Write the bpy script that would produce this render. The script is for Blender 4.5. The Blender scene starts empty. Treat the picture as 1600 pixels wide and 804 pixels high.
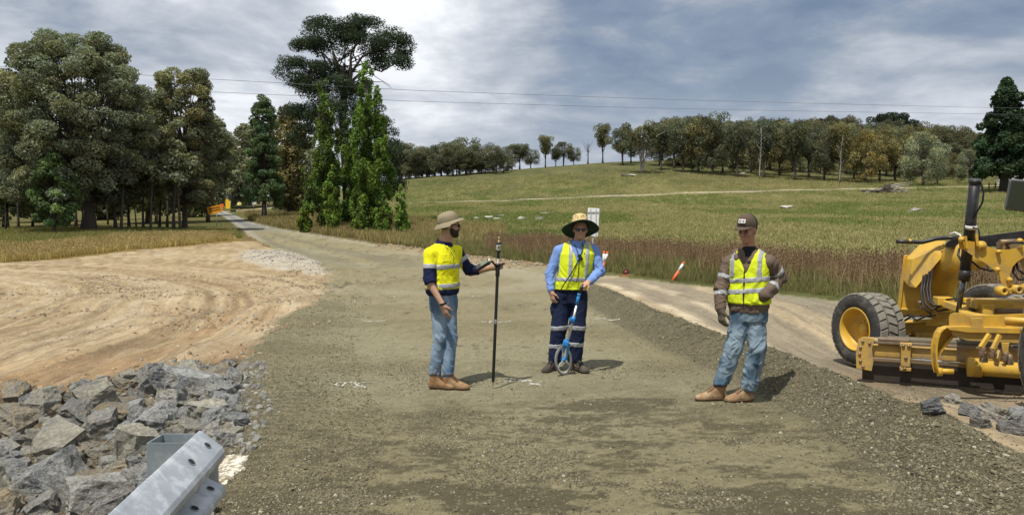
import bpy, bmesh, math, random
import numpy as np
from mathutils import Vector, Matrix
S = bpy.context.scene
COL = S.collection
R = math.radians
# ---------------------------------------------------------------- camera
FPX, CU, CV, PITCH, HCAM = 1164.0, 800.0, 402.0, R(2.17), 1.62
cam_d = bpy.data.cameras.new('camera'); cam = bpy.data.objects.new('camera', cam_d); COL.objects.link(cam)
cam.location = (0, 0, HCAM); cam.rotation_euler = (R(90) - PITCH, 0, 0)
cam_d.sensor_width = 36; cam_d.lens = 36 * FPX / 1600; cam_d.clip_start = .05; cam_d.clip_end = 6000
S.camera = cam
S.view_settings.view_transform = 'Standard'; S.view_settings.look = 'None'
S.view_settings.exposure = 0.2; S.view_settings.gamma = 1
S.render.engine = 'CYCLES'
try:
    S.cycles.max_bounces = 6; S.cycles.transparent_max_bounces = 8; S.cycles.use_denoising = True
except Exception: pass
# ---------------------------------------------------------------- sun
SUN_EL = R(66.0); SUN_AZ = math.atan2(-.52, -.85)          # bearing (from +Y towards +X) the light comes from
sd = Vector((math.sin(SUN_AZ) * math.cos(SUN_EL), math.cos(SUN_AZ) * math.cos(SUN_EL), math.sin(SUN_EL)))
sl = bpy.data.lights.new('sun', 'SUN'); sl.energy = 4.4; sl.angle = R(.6); sl.color = (1, .95, .87)
sun = bpy.data.objects.new('sun', sl); COL.objects.link(sun); sun.rotation_euler = (-sd).to_track_quat('-Z', 'Y').to_euler()
# ---------------------------------------------------------------- world: daylight sky with broken cloud
W = bpy.data.worlds.new('World'); S.world = W; W.use_nodes = True
wt = W.node_tree; wt.nodes.clear()
class NT:
    """tiny node helper"""
    def __init__(s, t): s.t = t
    def n(s, typ, **kw):
        x = s.t.nodes.new(typ)
        for k, v in kw.items():
            if k.startswith('i_'):
                key = k[2:]; key = int(key) if key.isdigit() else key.replace('_', ' ')
                s.set(x.inputs[key], v)
            else: setattr(x, k, v)
        return x
    def set(s, sock, v):
        if isinstance(v, bpy.types.NodeSocket): s.t.links.new(v, sock)
        elif isinstance(v, bpy.types.Node): s.t.links.new(v.outputs[0], sock)
        else: sock.default_value = v
    def m(s, op, a, b=0.0, c=0.0, clamp=False):
        x = s.t.nodes.new('ShaderNodeMath'); x.operation = op; x.use_clamp = clamp
        s.set(x.inputs[0], a); s.set(x.inputs[1], b); s.set(x.inputs[2], c); return x.outputs[0]
    def v(s, op, a, b=(0, 0, 0)):
        x = s.t.nodes.new('ShaderNodeVectorMath'); x.operation = op
        s.set(x.inputs[0], a)
        if op == 'SCALE': s.set(x.inputs[3], b)
        else: s.set(x.inputs[1], b)
        return x.outputs['Value' if op in ('DOT_PRODUCT', 'LENGTH') else 'Vector']
    def noise(s, vec, scale, detail=4, rough=.55, dist=0.0):
        x = s.t.nodes.new('ShaderNodeTexNoise'); s.set(x.inputs['Vector'], vec)
        x.inputs['Scale'].default_value = scale; x.inputs['Detail'].default_value = detail
        x.inputs['Roughness'].default_value = rough; x.inputs['Distortion'].default_value = dist; return x.outputs['Fac']
    def ramp(s, f, stops, interp='LINEAR'):
        x = s.t.nodes.new('ShaderNodeValToRGB'); s.set(x.inputs[0], f); cr = x.color_ramp; cr.interpolation = interp
        while len(cr.elements) > 1: cr.elements.remove(cr.elements[-1])
        for i, (p, c) in enumerate(stops):
            if not hasattr(c, '__len__'): c = (c, c, c)
            e = cr.elements[0] if i == 0 else cr.elements.new(p)
            e.position = p; e.color = (*c[:3], 1)
        return x.outputs[0]
    def mix(s, f, a, b, typ='MIX'):
        x = s.t.nodes.new('ShaderNodeMix'); x.data_type = 'RGBA'; x.blend_type = typ
        c4 = lambda c: (*c, 1) if isinstance(c, (tuple, list)) and len(c) == 3 else c
        s.set(x.inputs[0], f); s.set(x.inputs[6], c4(a)); s.set(x.inputs[7], c4(b)); return x.outputs[2]
    def ss(s, x_, a, b):
        x = s.t.nodes.new('ShaderNodeMapRange'); x.interpolation_type = 'SMOOTHSTEP'
        s.set(x.inputs[0], x_); x.inputs[1].default_value = a; x.inputs[2].default_value = b; return x.outputs[0]
def pxdir(u, v):
    a, b = (u - CU) / FPX, (CV - v) / FPX
    d = Vector((a, math.cos(PITCH) + b * math.sin(PITCH), b * math.cos(PITCH) - math.sin(PITCH))); return d.normalized()
w = NT(wt)
tc = w.n('ShaderNodeTexCoord').outputs['Generated']
sky = w.n('ShaderNodeTexSky', sky_type='NISHITA', sun_disc=False, sun_elevation=SUN_EL, sun_rotation=SUN_AZ % (2 * math.pi), air_density=1.2, dust_density=1.5)
sp = w.n('ShaderNodeSeparateXYZ', i_0=tc)
zz = w.m('MAXIMUM', sp.outputs[2], 0.0)
zc = w.m('ADD', zz, .16)
pl = w.n('ShaderNodeCombineXYZ', i_0=w.m('DIVIDE', sp.outputs[0], zc), i_1=w.m('DIVIDE', sp.outputs[1], zc), i_2=.35)
big = w.noise(pl, .8, 5, .52, .5)
med = w.noise(w.v('ADD', pl, (7.3, 2.1, 4.4)), 2.1, 7, .6, .4)
fin = w.noise(w.v('ADD', pl, (1.3, 9.1, .4)), 4.0, 6, .6, .2)
den = w.m('ADD', w.m('ADD', w.m('MULTIPLY', big, .55), w.m('MULTIPLY', med, .42)), w.m('MULTIPLY', fin, .18))
den = w.m('SUBTRACT', den, .075)
NB = (.5 * .16,) * 3
def lobe(u, v, lo, hi):                  # broad bank of cloud lying in one direction of the sky
    return w.ss(w.v('DOT_PRODUCT', w.v('NORMALIZE', w.v('ADD', tc, w.v('SUBTRACT', w.v('SCALE', w.n('ShaderNodeTexNoise', i_Vector=tc, i_Scale=6.0, i_Detail=4.0).outputs[1], .16), NB))), pxdir(u, v)), lo, hi)
dark = w.m('ADD', lobe(960, 10, .945, .995), w.m('MULTIPLY', lobe(1450, 20, .95, 1.0), .6))
dark = w.m('ADD', dark, w.m('MULTIPLY', lobe(300, 20, .975, 1.0), .4))
brt = w.m('ADD', w.m('MULTIPLY', lobe(705, 40, .984, .9995), 1.1), w.m('MULTIPLY', lobe(130, 120, .95, 1.0), .40))
brt = w.m('ADD', brt, w.m('MULTIPLY', lobe(620, 190, .95, 1.0), .25))
f = w.m('ADD', den, w.m('SUBTRACT', w.m('MULTIPLY', brt, .13), w.m('MULTIPLY', dark, .118)))
cl = w.ramp(f, [(.28, (.15, .205, .30)), (.36, (.22, .275, .37)), (.43, (.345, .39, .46)), (.49, (.47, .51, .575)), (.55, (.62, .655, .71)), (.63, (.88, .90, .94))])
cl = w.v('SCALE', cl, 10.0)
hz = w.m('SUBTRACT', 1.0, w.ss(zz, .0, .30))
cl2 = w.mix(w.m('MULTIPLY', hz, .45), cl, (5.0, 5.45, 6.1))
cover = w.ss(f, .30, .44)
skyc = w.mix(w.m('MULTIPLY_ADD', cover, .12, .86), sky, cl2)
gr = w.ss(sp.outputs[2], -.02, 0.0)
skyc = w.mix(gr, (1.2, 1.1, .8), skyc)
bg = w.n('ShaderNodeBackground', i_Color=skyc, i_Strength=.1)
w.n('ShaderNodeOutputWorld', i_Surface=bg)

# ---------------------------------------------------------------- numbers
def hash2(ix, iy, seed):
    h = (ix.astype(np.int64) * 374761393 + iy.astype(np.int64) * 668265263 + seed * 1442695041) & 0xFFFFFFFF
    h = ((h ^ (h >> 13)) * 1274126177) & 0xFFFFFFFF
    return ((h ^ (h >> 16)) & 0xFFFFFF) / float(0xFFFFFF)
def n2(x, y, seed=0):
    x = np.asarray(x, float); y = np.asarray(y, float)
    xi = np.floor(x); yi = np.floor(y); fx = x - xi; fy = y - yi
    fx = fx * fx * (3 - 2 * fx); fy = fy * fy * (3 - 2 * fy)
    a = hash2(xi, yi, seed); b = hash2(xi + 1, yi, seed); c = hash2(xi, yi + 1, seed); d = hash2(xi + 1, yi + 1, seed)
    return (a + (b - a) * fx) * (1 - fy) + (c + (d - c) * fx) * fy
def fbm(x, y, seed=0, oct=4, g=.5):
    s = 0; a = 1; t = 0
    for i in range(oct):
        s = s + a * n2(x * 2 ** i + 17.3 * i, y * 2 ** i - 9.1 * i, seed + i); t += a; a *= g
    return s / t
def n3(p, seed=0):
    i = np.floor(p); f = p - i; f = f * f * (3 - 2 * f); r = 0
    for dz in (0, 1):
        wz = f[:, 2] if dz else 1 - f[:, 2]
        sy = (i[:, 2] + dz) * 57 + i[:, 1]
        for dy in (0, 1):
            wy = f[:, 1] if dy else 1 - f[:, 1]
            for dx in (0, 1):
                wx = f[:, 0] if dx else 1 - f[:, 0]
                r = r + wx * wy * wz * hash2(i[:, 0] + dx, (i[:, 1] + dy) * 131 + (i[:, 2] + dz) * 7919, seed)
    return r
def sst(x, a, b):
    t = np.clip((x - a) / (b - a), 0, 1); return t * t * (3 - 2 * t)
# ---------------------------------------------------------------- object helpers
def tag(o, label=None, cat=None, group=None, kind=None):
    if label: o['label'] = label
    if cat: o['category'] = cat
    if group: o['group'] = group
    if kind: o['kind'] = kind
    return o
def mesh_np(name, V, F, mats=None, mi=None, smooth=False, col=None):
    """V (n,3), F (m,k) arrays with a constant k"""
    V = np.asarray(V, np.float32); F = np.asarray(F, np.int32)
    me = bpy.data.meshes.new(name); me.vertices.add(len(V)); me.vertices.foreach_set('co', V.ravel())
    k = F.shape[1]; me.loops.add(F.size); me.loops.foreach_set('vertex_index', F.ravel())
    me.polygons.add(len(F)); me.polygons.foreach_set('loop_start', np.arange(0, F.size, k, dtype=np.int32))
    try: me.polygons.foreach_set('loop_total', np.full(len(F), k, np.int32))
    except Exception: pass
    for m_ in (mats or []): me.materials.append(m_)
    if mi is not None: me.polygons.foreach_set('material_index', np.asarray(mi, np.int32))
    if smooth is not False: me.polygons.foreach_set('use_smooth', np.full(len(F), bool(smooth)) )
    me.update(calc_edges=True)
    if col is not None:
        c = np.ones((len(V), 4), np.float32); c[:, :3] = col
        a = me.color_attributes.new('Col', 'FLOAT_COLOR', 'POINT'); a.data.foreach_set('color', c.ravel())
    return me
def link(name, me, parent=None, loc=None):
    o = bpy.data.objects.new(name, me); COL.objects.link(o)
    if parent: o.parent = parent
    if loc is not None: o.location = loc
    return o
def empty(name, loc=(0, 0, 0), rz=0, label=None, cat=None, group=None):
    o = bpy.data.objects.new(name, None); COL.objects.link(o); o.location = loc; o.rotation_euler = (0, 0, rz)
    o.empty_display_size = .2
    return tag(o, label, cat, group)
def copy_tree(o, parent=None):
    c = o.copy(); COL.objects.link(c)
    if parent: c.parent = parent
    for ch in [x for x in COL.objects if x.parent == o]: copy_tree(ch, c)
    return c
class MB:
    """mesh builder"""
    def __init__(s): s.V = []; s.F = []; s.M = []; s.S = []
    def add(s, V, F, mi=0, sm=False):
        b = len(s.V); s.V += [tuple(v) for v in V]; s.F += [tuple(i + b for i in f) for f in F]
        s.M += [mi] * len(F); s.S += [sm] * len(F); return s
    def box(s, c, d, rot=None, mi=0, bev=0.0):
        hx, hy, hz_ = d[0] / 2, d[1] / 2, d[2] / 2
        if bev > 0:
            bm = bmesh.new(); bmesh.ops.create_cube(bm, size=1)
            for v in bm.verts: v.co = Vector((v.co.x * d[0], v.co.y * d[1], v.co.z * d[2]))
            bmesh.ops.bevel(bm, geom=bm.edges[:], offset=bev, segments=2, affect='EDGES', profile=.5)
            V = [v.co.copy() for v in bm.verts]; F = [[v.index for v in f.verts] for f in bm.faces]
            bm.verts.index_update(); bm.free()
        else:
            V = [Vector((x, y, z)) for x in (-hx, hx) for y in (-hy, hy) for z in (-hz_, hz_)]
            F = [(0, 1, 3, 2), (4, 6, 7, 5), (0, 4, 5, 1), (2, 3, 7, 6), (0, 2, 6, 4), (1, 5, 7, 3)]
        c = Vector(c)
        V = [(rot @ v if rot is not None else v) + c for v in V]
        return s.add(V, F, mi)
    def bar(s, a, b, w_, h_, up=(0, 0, 1), mi=0, bev=0.0):
        a, b = Vector(a), Vector(b); y = (b - a); L = y.length; y.normalize(); u = Vector(up)
        x = y.cross(u).normalized(); z = x.cross(y)
        M = Matrix((x, y, z)).transposed()
        return s.box((a + b) / 2, (w_, L, h_), M, mi, bev)
    def tube(s, pts, r, n=10, mi=0, cap=True, sm=True):
        pts = [Vector(p) for p in pts]; rs = r if hasattr(r, '__len__') else [r] * len(pts)
        V = []; F = []; N = len(pts); x = None
        for i, p in enumerate(pts):
            t = (pts[min(i + 1, N - 1)] - pts[max(i - 1, 0)]).normalized()
            if x is None:
                x = t.orthogonal().normalized()
            else:
                x = (x - t * x.dot(t))
                x = x.normalized() if x.length > 1e-6 else t.orthogonal().normalized()
            y = t.cross(x)
            for k in range(n):
                a = 2 * math.pi * k / n; V.append(p + (x * math.cos(a) + y * math.sin(a)) * rs[i])
        for i in range(N - 1):
            for k in range(n):
                F.append((i * n + k, i * n + (k + 1) % n, (i + 1) * n + (k + 1) % n, (i + 1) * n + k))
        b0 = len(s.V); s.add(V, F, mi, sm)
        if cap:
            s.F += [tuple(b0 + k for k in range(n))[::-1], tuple(b0 + (N - 1) * n + k for k in range(n))]
            s.M += [mi, mi]; s.S += [False, False]
        return s
    def lathe(s, prof, c=(0, 0, 0), rot=None, n=24, mi=0, sm=True, closed=False):
        """profile of (r, h) about local Z"""
        V = []; c = Vector(c)
        for (r_, h_) in prof:
            for k in range(n):
                a = 2 * math.pi * k / n; v = Vector((r_ * math.cos(a), r_ * math.sin(a), h_))
                V.append((rot @ v if rot is not None else v) + c)
        F = []; P = len(prof)
        for i in range(P if closed else P - 1):
            for k in range(n):
                j = (i + 1) % P
                F.append((i * n + k, i * n + (k + 1) % n, j * n + (k + 1) % n, j * n + k))
        return s.add(V, F, mi, sm)
    def prism(s, poly, axis_a, axis_b, axis_n, o, t, mi=0):
        """polygon (a,b) extruded by t along axis_n, centred"""
        A, B, N_, o = Vector(axis_a), Vector(axis_b), Vector(axis_n), Vector(o); n = len(poly)
        V = [o + A * a + B * b - N_ * t / 2 for a, b in poly] + [o + A * a + B * b + N_ * t / 2 for a, b in poly]
        F = [tuple(range(n))[::-1], tuple(range(n, 2 * n))] + [(i, (i + 1) % n, n + (i + 1) % n, n + i) for i in range(n)]
        return s.add(V, F, mi)
    def mesh(s, name, mats):
        me = bpy.data.meshes.new(name); me.from_pydata([tuple(v) for v in s.V], [], s.F)
        for m_ in (mats if isinstance(mats, (list, tuple)) else [mats]): me.materials.append(m_)
        me.polygons.foreach_set('material_index', s.M); me.polygons.foreach_set('use_smooth', s.S)
        bm = bmesh.new(); bm.from_mesh(me); bmesh.ops.recalc_face_normals(bm, faces=bm.faces); bm.to_mesh(me); bm.free()
        me.update(); return me
    def build(s, name, mats, parent=None, loc=None): return link(name, s.mesh(name, mats), parent, loc)
def frame(t, up=(0, 0, 1)):
    """rotation whose local Z is t"""
    z = Vector(t).normalized(); x = Vector(up).cross(z)
    if x.length < 1e-4: x = Vector((1, 0, 0))
    x.normalize(); y = z.cross(x); return Matrix((x, y, z)).transposed()
# ---------------------------------------------------------------- materials
def mat(name, col, rough=.8, var=.12, scale=8.0, bump=0.0, bscale=40.0, metal=0.0, spec=.4, dirt=None, dscale=3.0, damt=.5, attr=False, coat=0.0, island=0.0, obj=0.0, stretch=None, trans=0.0, sheen=0.0, bdist=.01):
    m_ = bpy.data.materials.new(name); m_.use_nodes = True; t = m_.node_tree; t.nodes.clear(); q = NT(t)
    co = q.n('ShaderNodeTexCoord').outputs['Object']
    if stretch: co = q.v('MULTIPLY', co, stretch)
    base = q.n('ShaderNodeVertexColor', layer_name='Col').outputs[0] if attr else (*col, 1)
    nz = q.noise(co, scale, 5, .6)
    k = q.m('MULTIPLY_ADD', q.m('SUBTRACT', nz, .5), var * 4, 1.0)
    if obj: k = q.m('MULTIPLY', k, q.m('MULTIPLY_ADD', q.m('SUBTRACT', q.n('ShaderNodeObjectInfo').outputs['Random'], .5), obj, 1.0))
    if island: k = q.m('MULTIPLY', k, q.m('MULTIPLY_ADD', q.m('SUBTRACT', q.n('ShaderNodeNewGeometry').outputs['Random Per Island'], .5), island, 1.0))
    kk = q.n('ShaderNodeCombineColor', i_0=k, i_1=k, i_2=k)
    c = q.mix(1.0, base, kk.outputs[0], 'MULTIPLY')
    if dirt: c = q.mix(q.m('MULTIPLY', q.ss(q.noise(co, dscale, 6, .65), .45, .65), damt), c, dirt)
    b = q.n('ShaderNodeBsdfPrincipled', i_Base_Color=c, i_Roughness=rough, i_Metallic=metal)
    b.inputs['Specular IOR Level'].default_value = spec
    if coat: b.inputs['Coat Weight'].default_value = coat; b.inputs['Coat Roughness'].default_value = .25
    if sheen: b.inputs['Sheen Weight'].default_value = sheen
    if bump:
        bn = q.n('ShaderNodeBump', i_Strength=bump, i_Distance=bdist, i_Height=q.noise(co, bscale, 5, .6)); q.set(b.inputs['Normal'], bn)
    sh = b.outputs[0]
    if trans:
        tr = q.n('ShaderNodeBsdfTranslucent', i_Color=q.mix(1.0, c, (1.3, 1.5, .6, 1), 'MULTIPLY'))
        ms = q.n('ShaderNodeMixShader', i_0=trans); q.set(ms.inputs[1], sh); q.set(ms.inputs[2], tr); sh = ms.outputs[0]
    q.n('ShaderNodeOutputMaterial', i_Surface=sh)
    return m_
# ---------------------------------------------------------------- terrain height
DT = np.array([0, 15, 22, 30, 40, 55, 75, 100, 130, 165, 210, 260, 340, 500, 3000.])
UT = np.array([-2200, 0, 150, 375, 480, 600, 800, 960, 1100, 1250, 1400, 1600, 3800.])
ZT = np.array([
 [0,0,0,0,.15,1.0,1.8,2.7,4,6,8.5,11,14,16,16],
 [0,0,0,0,.15,1.0,1.8,2.7,4,6,8.5,11,14,16,16],
 [0,0,0,.02,.25,1.2,2.0,2.8,4.2,6.2,8.8,11.5,14,17,17],
 [0,0,0,.05,.25,.85,1.75,3.1,4.6,6.6,9.2,12,15,18,18],
 [0,0,0,.05,.2,.62,1.75,3.2,5,7.5,10,13,16,20,20],
 [0,0,0,.05,.15,.6,2.0,3.6,5.3,7.6,14.6,20.2,22,24,24],
 [0,0,0,.07,.45,1.1,2.0,3.3,5.3,8.2,15.7,22.8,25,27,27],
 [0,0,0,.3,.7,1.2,2.1,3.5,5.5,9,17.5,26.5,29,32,32],
 [0,0,.02,.5,.9,1.45,2.3,3.7,5.8,9.6,17.8,24.6,36.5,58,58],
 [0,0,.05,.6,1.0,1.6,2.5,3.9,6.0,10.1,15.7,22.4,36,60,60],
 [0,0,.15,.7,1.1,1.75,2.7,4.1,6.3,10.2,14.8,21,34.6,58,58],
 [0,.05,.25,.8,1.2,1.85,2.8,4.3,6.6,10.8,15,20.5,33,55,55],
 [0,.05,.25,.8,1.2,1.85,2.8,4.3,6.6,10.8,15,20.5,33,55,55]])
_LU = np.linspace(-2200, 3800, 601); _LD = np.linspace(math.log(8), math.log(3000), 240)
_t = np.array([np.interp(_LD, np.log(np.maximum(DT, 1e-3)), r_) for r_ in ZT])
_t = np.array([np.interp(_LU, UT, _t[:, j]) for j in range(len(_LD))]).T
def _blur(a, s, ax):
    k = np.exp(-.5 * (np.arange(-3 * s, 3 * s + 1) / s) ** 2); k /= k.sum(); p = 3 * s
    a = np.moveaxis(a, ax, -1); e = np.pad(a, [(0, 0)] * (a.ndim - 1) + [(p, p)], mode='edge')
    r_ = np.apply_along_axis(lambda z: np.convolve(z, k, 'valid'), -1, e); return np.moveaxis(r_, -1, ax)
_t = _blur(_blur(_t, 6, 0), 4, 1)
def zbase(x, y):
    y_ = np.maximum(y, 1.0); a = CU + FPX * x / y_
    i = np.clip((a + 2200) / 10.0, 0, 599.999); j = np.clip((np.log(np.maximum(y_, 8)) - _LD[0]) / (_LD[1] - _LD[0]), 0, 238.999)
    i0 = i.astype(int); j0 = j.astype(int); fi = i - i0; fj = j - j0
    z = (_t[i0, j0] * (1 - fi) + _t[i0 + 1, j0] * fi) * (1 - fj) + (_t[i0, j0 + 1] * (1 - fi) + _t[i0 + 1, j0 + 1] * fi) * fj
    return z * sst(y, 9, 18)
def P(u, v, D):
    """point at depth D seen at photo pixel (u, v)"""
    a, b = (u - CU) / FPX, (CV - v) / FPX
    s = D / (math.cos(PITCH) + b * math.sin(PITCH))
    return Vector((s * a, D, HCAM + s * (b * math.cos(PITCH) - math.sin(PITCH))))
def ray_ground(u, v, zf):
    q_ = P(u, v, 1.0); sx, sz_ = q_.x, q_.z - HCAM
    lo, hi, n = 1.5, 900.0, 260
    for k in range(3):
        D = np.geomspace(lo, hi, n); h = HCAM + sz_ * D - zf(sx * D, D); i = np.flatnonzero(h <= 0)
        if not len(i): return P(u, v, 300)
        i = max(1, i[0]); lo, hi, n = D[i - 1], D[i], 24
    t = h[i - 1] / (h[i - 1] - h[i] + 1e-12)
    return P(u, v, D[i - 1] + (D[i] - D[i - 1]) * t)
def poly_d(x, y, pts):
    """distance to polyline and t along it"""
    best = np.full(np.shape(x), 1e9); tt = np.zeros(np.shape(x)); acc = 0
    for (ax, ay), (bx, by) in zip(pts[:-1], pts[1:]):
        dx, dy = bx - ax, by - ay; L = math.hypot(dx, dy)
        t = np.clip(((x - ax) * dx + (y - ay) * dy) / (L * L), 0, 1)
        d = np.hypot(x - ax - t * dx, y - ay - t * dy); m_ = d < best
        best = np.where(m_, d, best); tt = np.where(m_, acc + t * L, tt); acc += L
    return best, tt
def poly_sd(x, y, pts):
    """signed distance to closed polygon, negative inside"""
    d, _ = poly_d(x, y, list(pts) + [pts[0]]); ins = np.zeros(np.shape(x), bool); n = len(pts)
    for i in range(n):
        (ax, ay), (bx, by) = pts[i], pts[(i + 1) % n]
        c = ((ay > y) != (by > y)) & (x < (bx - ax) * (y - ay) / (by - ay + 1e-12) + ax); ins ^= c
    return np.where(ins, -d, d)
def G0(u, v):
    p = ray_ground(u, v, zbase); return (p.x, p.y)
# zones laid out in plan
ROAD = [G0(*p) for p in [(255, 804), (300, 740), (352, 660), (362, 620), (385, 570), (415, 520), (470, 485), (510, 455), (515, 432), (490, 415), (445, 396), (395, 372), (368, 352), (345, 337), (318, 325), (302, 320)]] + \
       [G0(*p) for p in [(330, 320), (352, 330), (385, 345), (430, 356), (480, 364), (560, 376), (650, 390), (740, 403), (830, 417), (905, 432), (935, 450), (1000, 492), (1100, 545), (1240, 600), (1400, 680), (1560, 790)]] + [(3.2, 3.2), (3.6, 1.0), (-1.2, 1.0)]
SIDE = [G0(*p) for p in [(800, 412), (900, 425), (1000, 436), (1100, 447), (1200, 457), (1300, 469), (1450, 486), (1700, 512), (2200, 560)]] + [(11.0, 5.0), (11, 1), (3.6, 1.0), (3.2, 3.2)] + \
       [G0(*p) for p in [(1560, 790), (1400, 680), (1240, 600), (1100, 545), (1000, 492), (935, 450), (905, 432)]]
PAD = [G0(*p) for p in [(-600, 400), (-200, 405), (0, 411), (100, 405), (200, 393), (300, 384), (365, 377), (400, 377), (445, 396), (540, 412), (640, 432), (640, 460), (560, 492), (480, 530), (410, 570)]] + [G0(390, 590), (-3.0, 7.0), (-6, 4), (-12, 3), (-30, 6)]
RIP = [(-3.15, 8.75), (-2.85, 7.7), (-2.35, 6.5), (-2.14, 5.4), (-1.98, 4.7), (-1.68, 3.9), (-1.35, 2.9), (-1.35, 1.2), (-7, 1.0), (-8, 5.5), (-5.6, 7.3), (-4.6, 7.85), (-3.9, 8.8), (-3.4, 9.15)]
WIND = [G0(*p) for p in [(905, 447), (950, 470), (1010, 503), (1100, 545), (1215, 588), (1330, 640), (1450, 702), (1600, 790)]] + [(3.3, 2.5)]
TRACK = [G0(*p) for p in [(560, 318.5), (645, 317), (760, 314), (900, 308.5), (1040, 303), (1200, 299), (1350, 296.5), (1530, 292), (1700, 289), (2000, 285)]]
ROADC = [G0(*p) for p in [(316, 320), (335, 330), (368, 345), (410, 365), (470, 384), (560, 405), (650, 440), (700, 520), (750, 700)]]
def gz(x, y):
    x = np.asarray(x, float); y = np.asarray(y, float)
    z = zbase(x, y)
    near = (y < 60) & (np.abs(x) < 60)
    out = z.copy()
    xn, yn = x[near], y[near]
    if xn.size:
        zn = z[near]
        dw, tw = poly_d(xn, yn, WIND)
        wj = .75 + .5 * fbm(xn * 1.3, yn * 1.3, 5)
        hw = .21 * (1 - sst(dw, .05, .62 * wj)) * sst(yn, 2.0, 4.5) * (1 - .6 * sst(yn, 16, 26))
        zn = zn + hw * (.65 + .5 * fbm(xn * 3, yn * 3, 8) + .45 * fbm(xn * 9, yn * 9, 9, 3))
        zn = zn - .40 * sst(xn, 3.1, 4.6) * sst(yn, 6.6, 9.2) * (1 - sst(yn, 11.5, 16))
        sr = poly_sd(xn, yn, RIP)
        zn = zn - .42 * sst(-sr, -.25, 1.5)
        sp_ = poly_sd(xn, yn, PAD)
        q = np.hypot(xn + 30, yn - 8)
        wq = q + .5 * fbm(xn * .25, yn * .25, 3)
        pad = sst(-sp_, -.1, .8)
        rut = (n2(wq * 1.1, xn * .04 + yn * .03, 11) - .5) * .10 + (n2(wq * 3.3, xn * .10 + yn * .08, 12) - .5) * .085 + (fbm(xn * .8, yn * .8, 14) - .5) * .09 + (fbm(xn * 3, yn * 3, 15, 4, .65) - .5) * .08
        zn = zn + pad * rut * (1 - .5 * sst(yn, 25, 45))
        # chalky spoil heap beside the bend
        (cx, cy) = CHALK
        ex = ((xn - cx) * CHA[0] + (yn - cy) * CHA[1]); ey = (-(xn - cx) * CHA[1] + (yn - cy) * CHA[0])
        hc = np.exp(-(ex / 9.5) ** 2 - (ey / 1.5) ** 2) * .34
        zn = zn + hc * (.7 + .9 * fbm(xn * 1.6, yn * 1.6, 21))
        rd = sst(-poly_sd(xn, yn, ROAD), 0, .5)
        zn = zn + rd * ((fbm(xn * .7, yn * .7, 31) - .5) * .05 + (fbm(xn * 5, yn * 5, 32, 4, .65) - .5) * .030) * sst(yn, .5, 3)
        # windrow of clods along the outer edge of the bend
        de, _ = poly_d(xn, yn, EDGE)
        zn = zn + .16 * np.exp(-(de / .45) ** 2) * (.4 + 1.2 * fbm(xn * 2.2, yn * 2.2, 41))
        out[near] = zn
    far = ~near
    out[far] = out[far] + (fbm(x[far] * .03, y[far] * .03, 51) - .5) * 1.0 * sst(y[far], 60, 120) * (1 - .0)
    return out
CHALK = G0(445, 411); _c2 = G0(505, 432); _c1 = G0(395, 392)
_cd = Vector((_c2[0] - _c1[0], _c2[1] - _c1[1])).normalized(); CHA = (_cd.x, _cd.y)
EDGE = [G0(*p) for p in [(600, 385), (650, 392), (740, 406), (800, 414), (850, 419)]]
def G(u, v):
    return ray_ground(u, v, gz)
def Z(x, y): return float(gz(np.array([float(x)]), np.array([float(y)]))[0])
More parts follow.
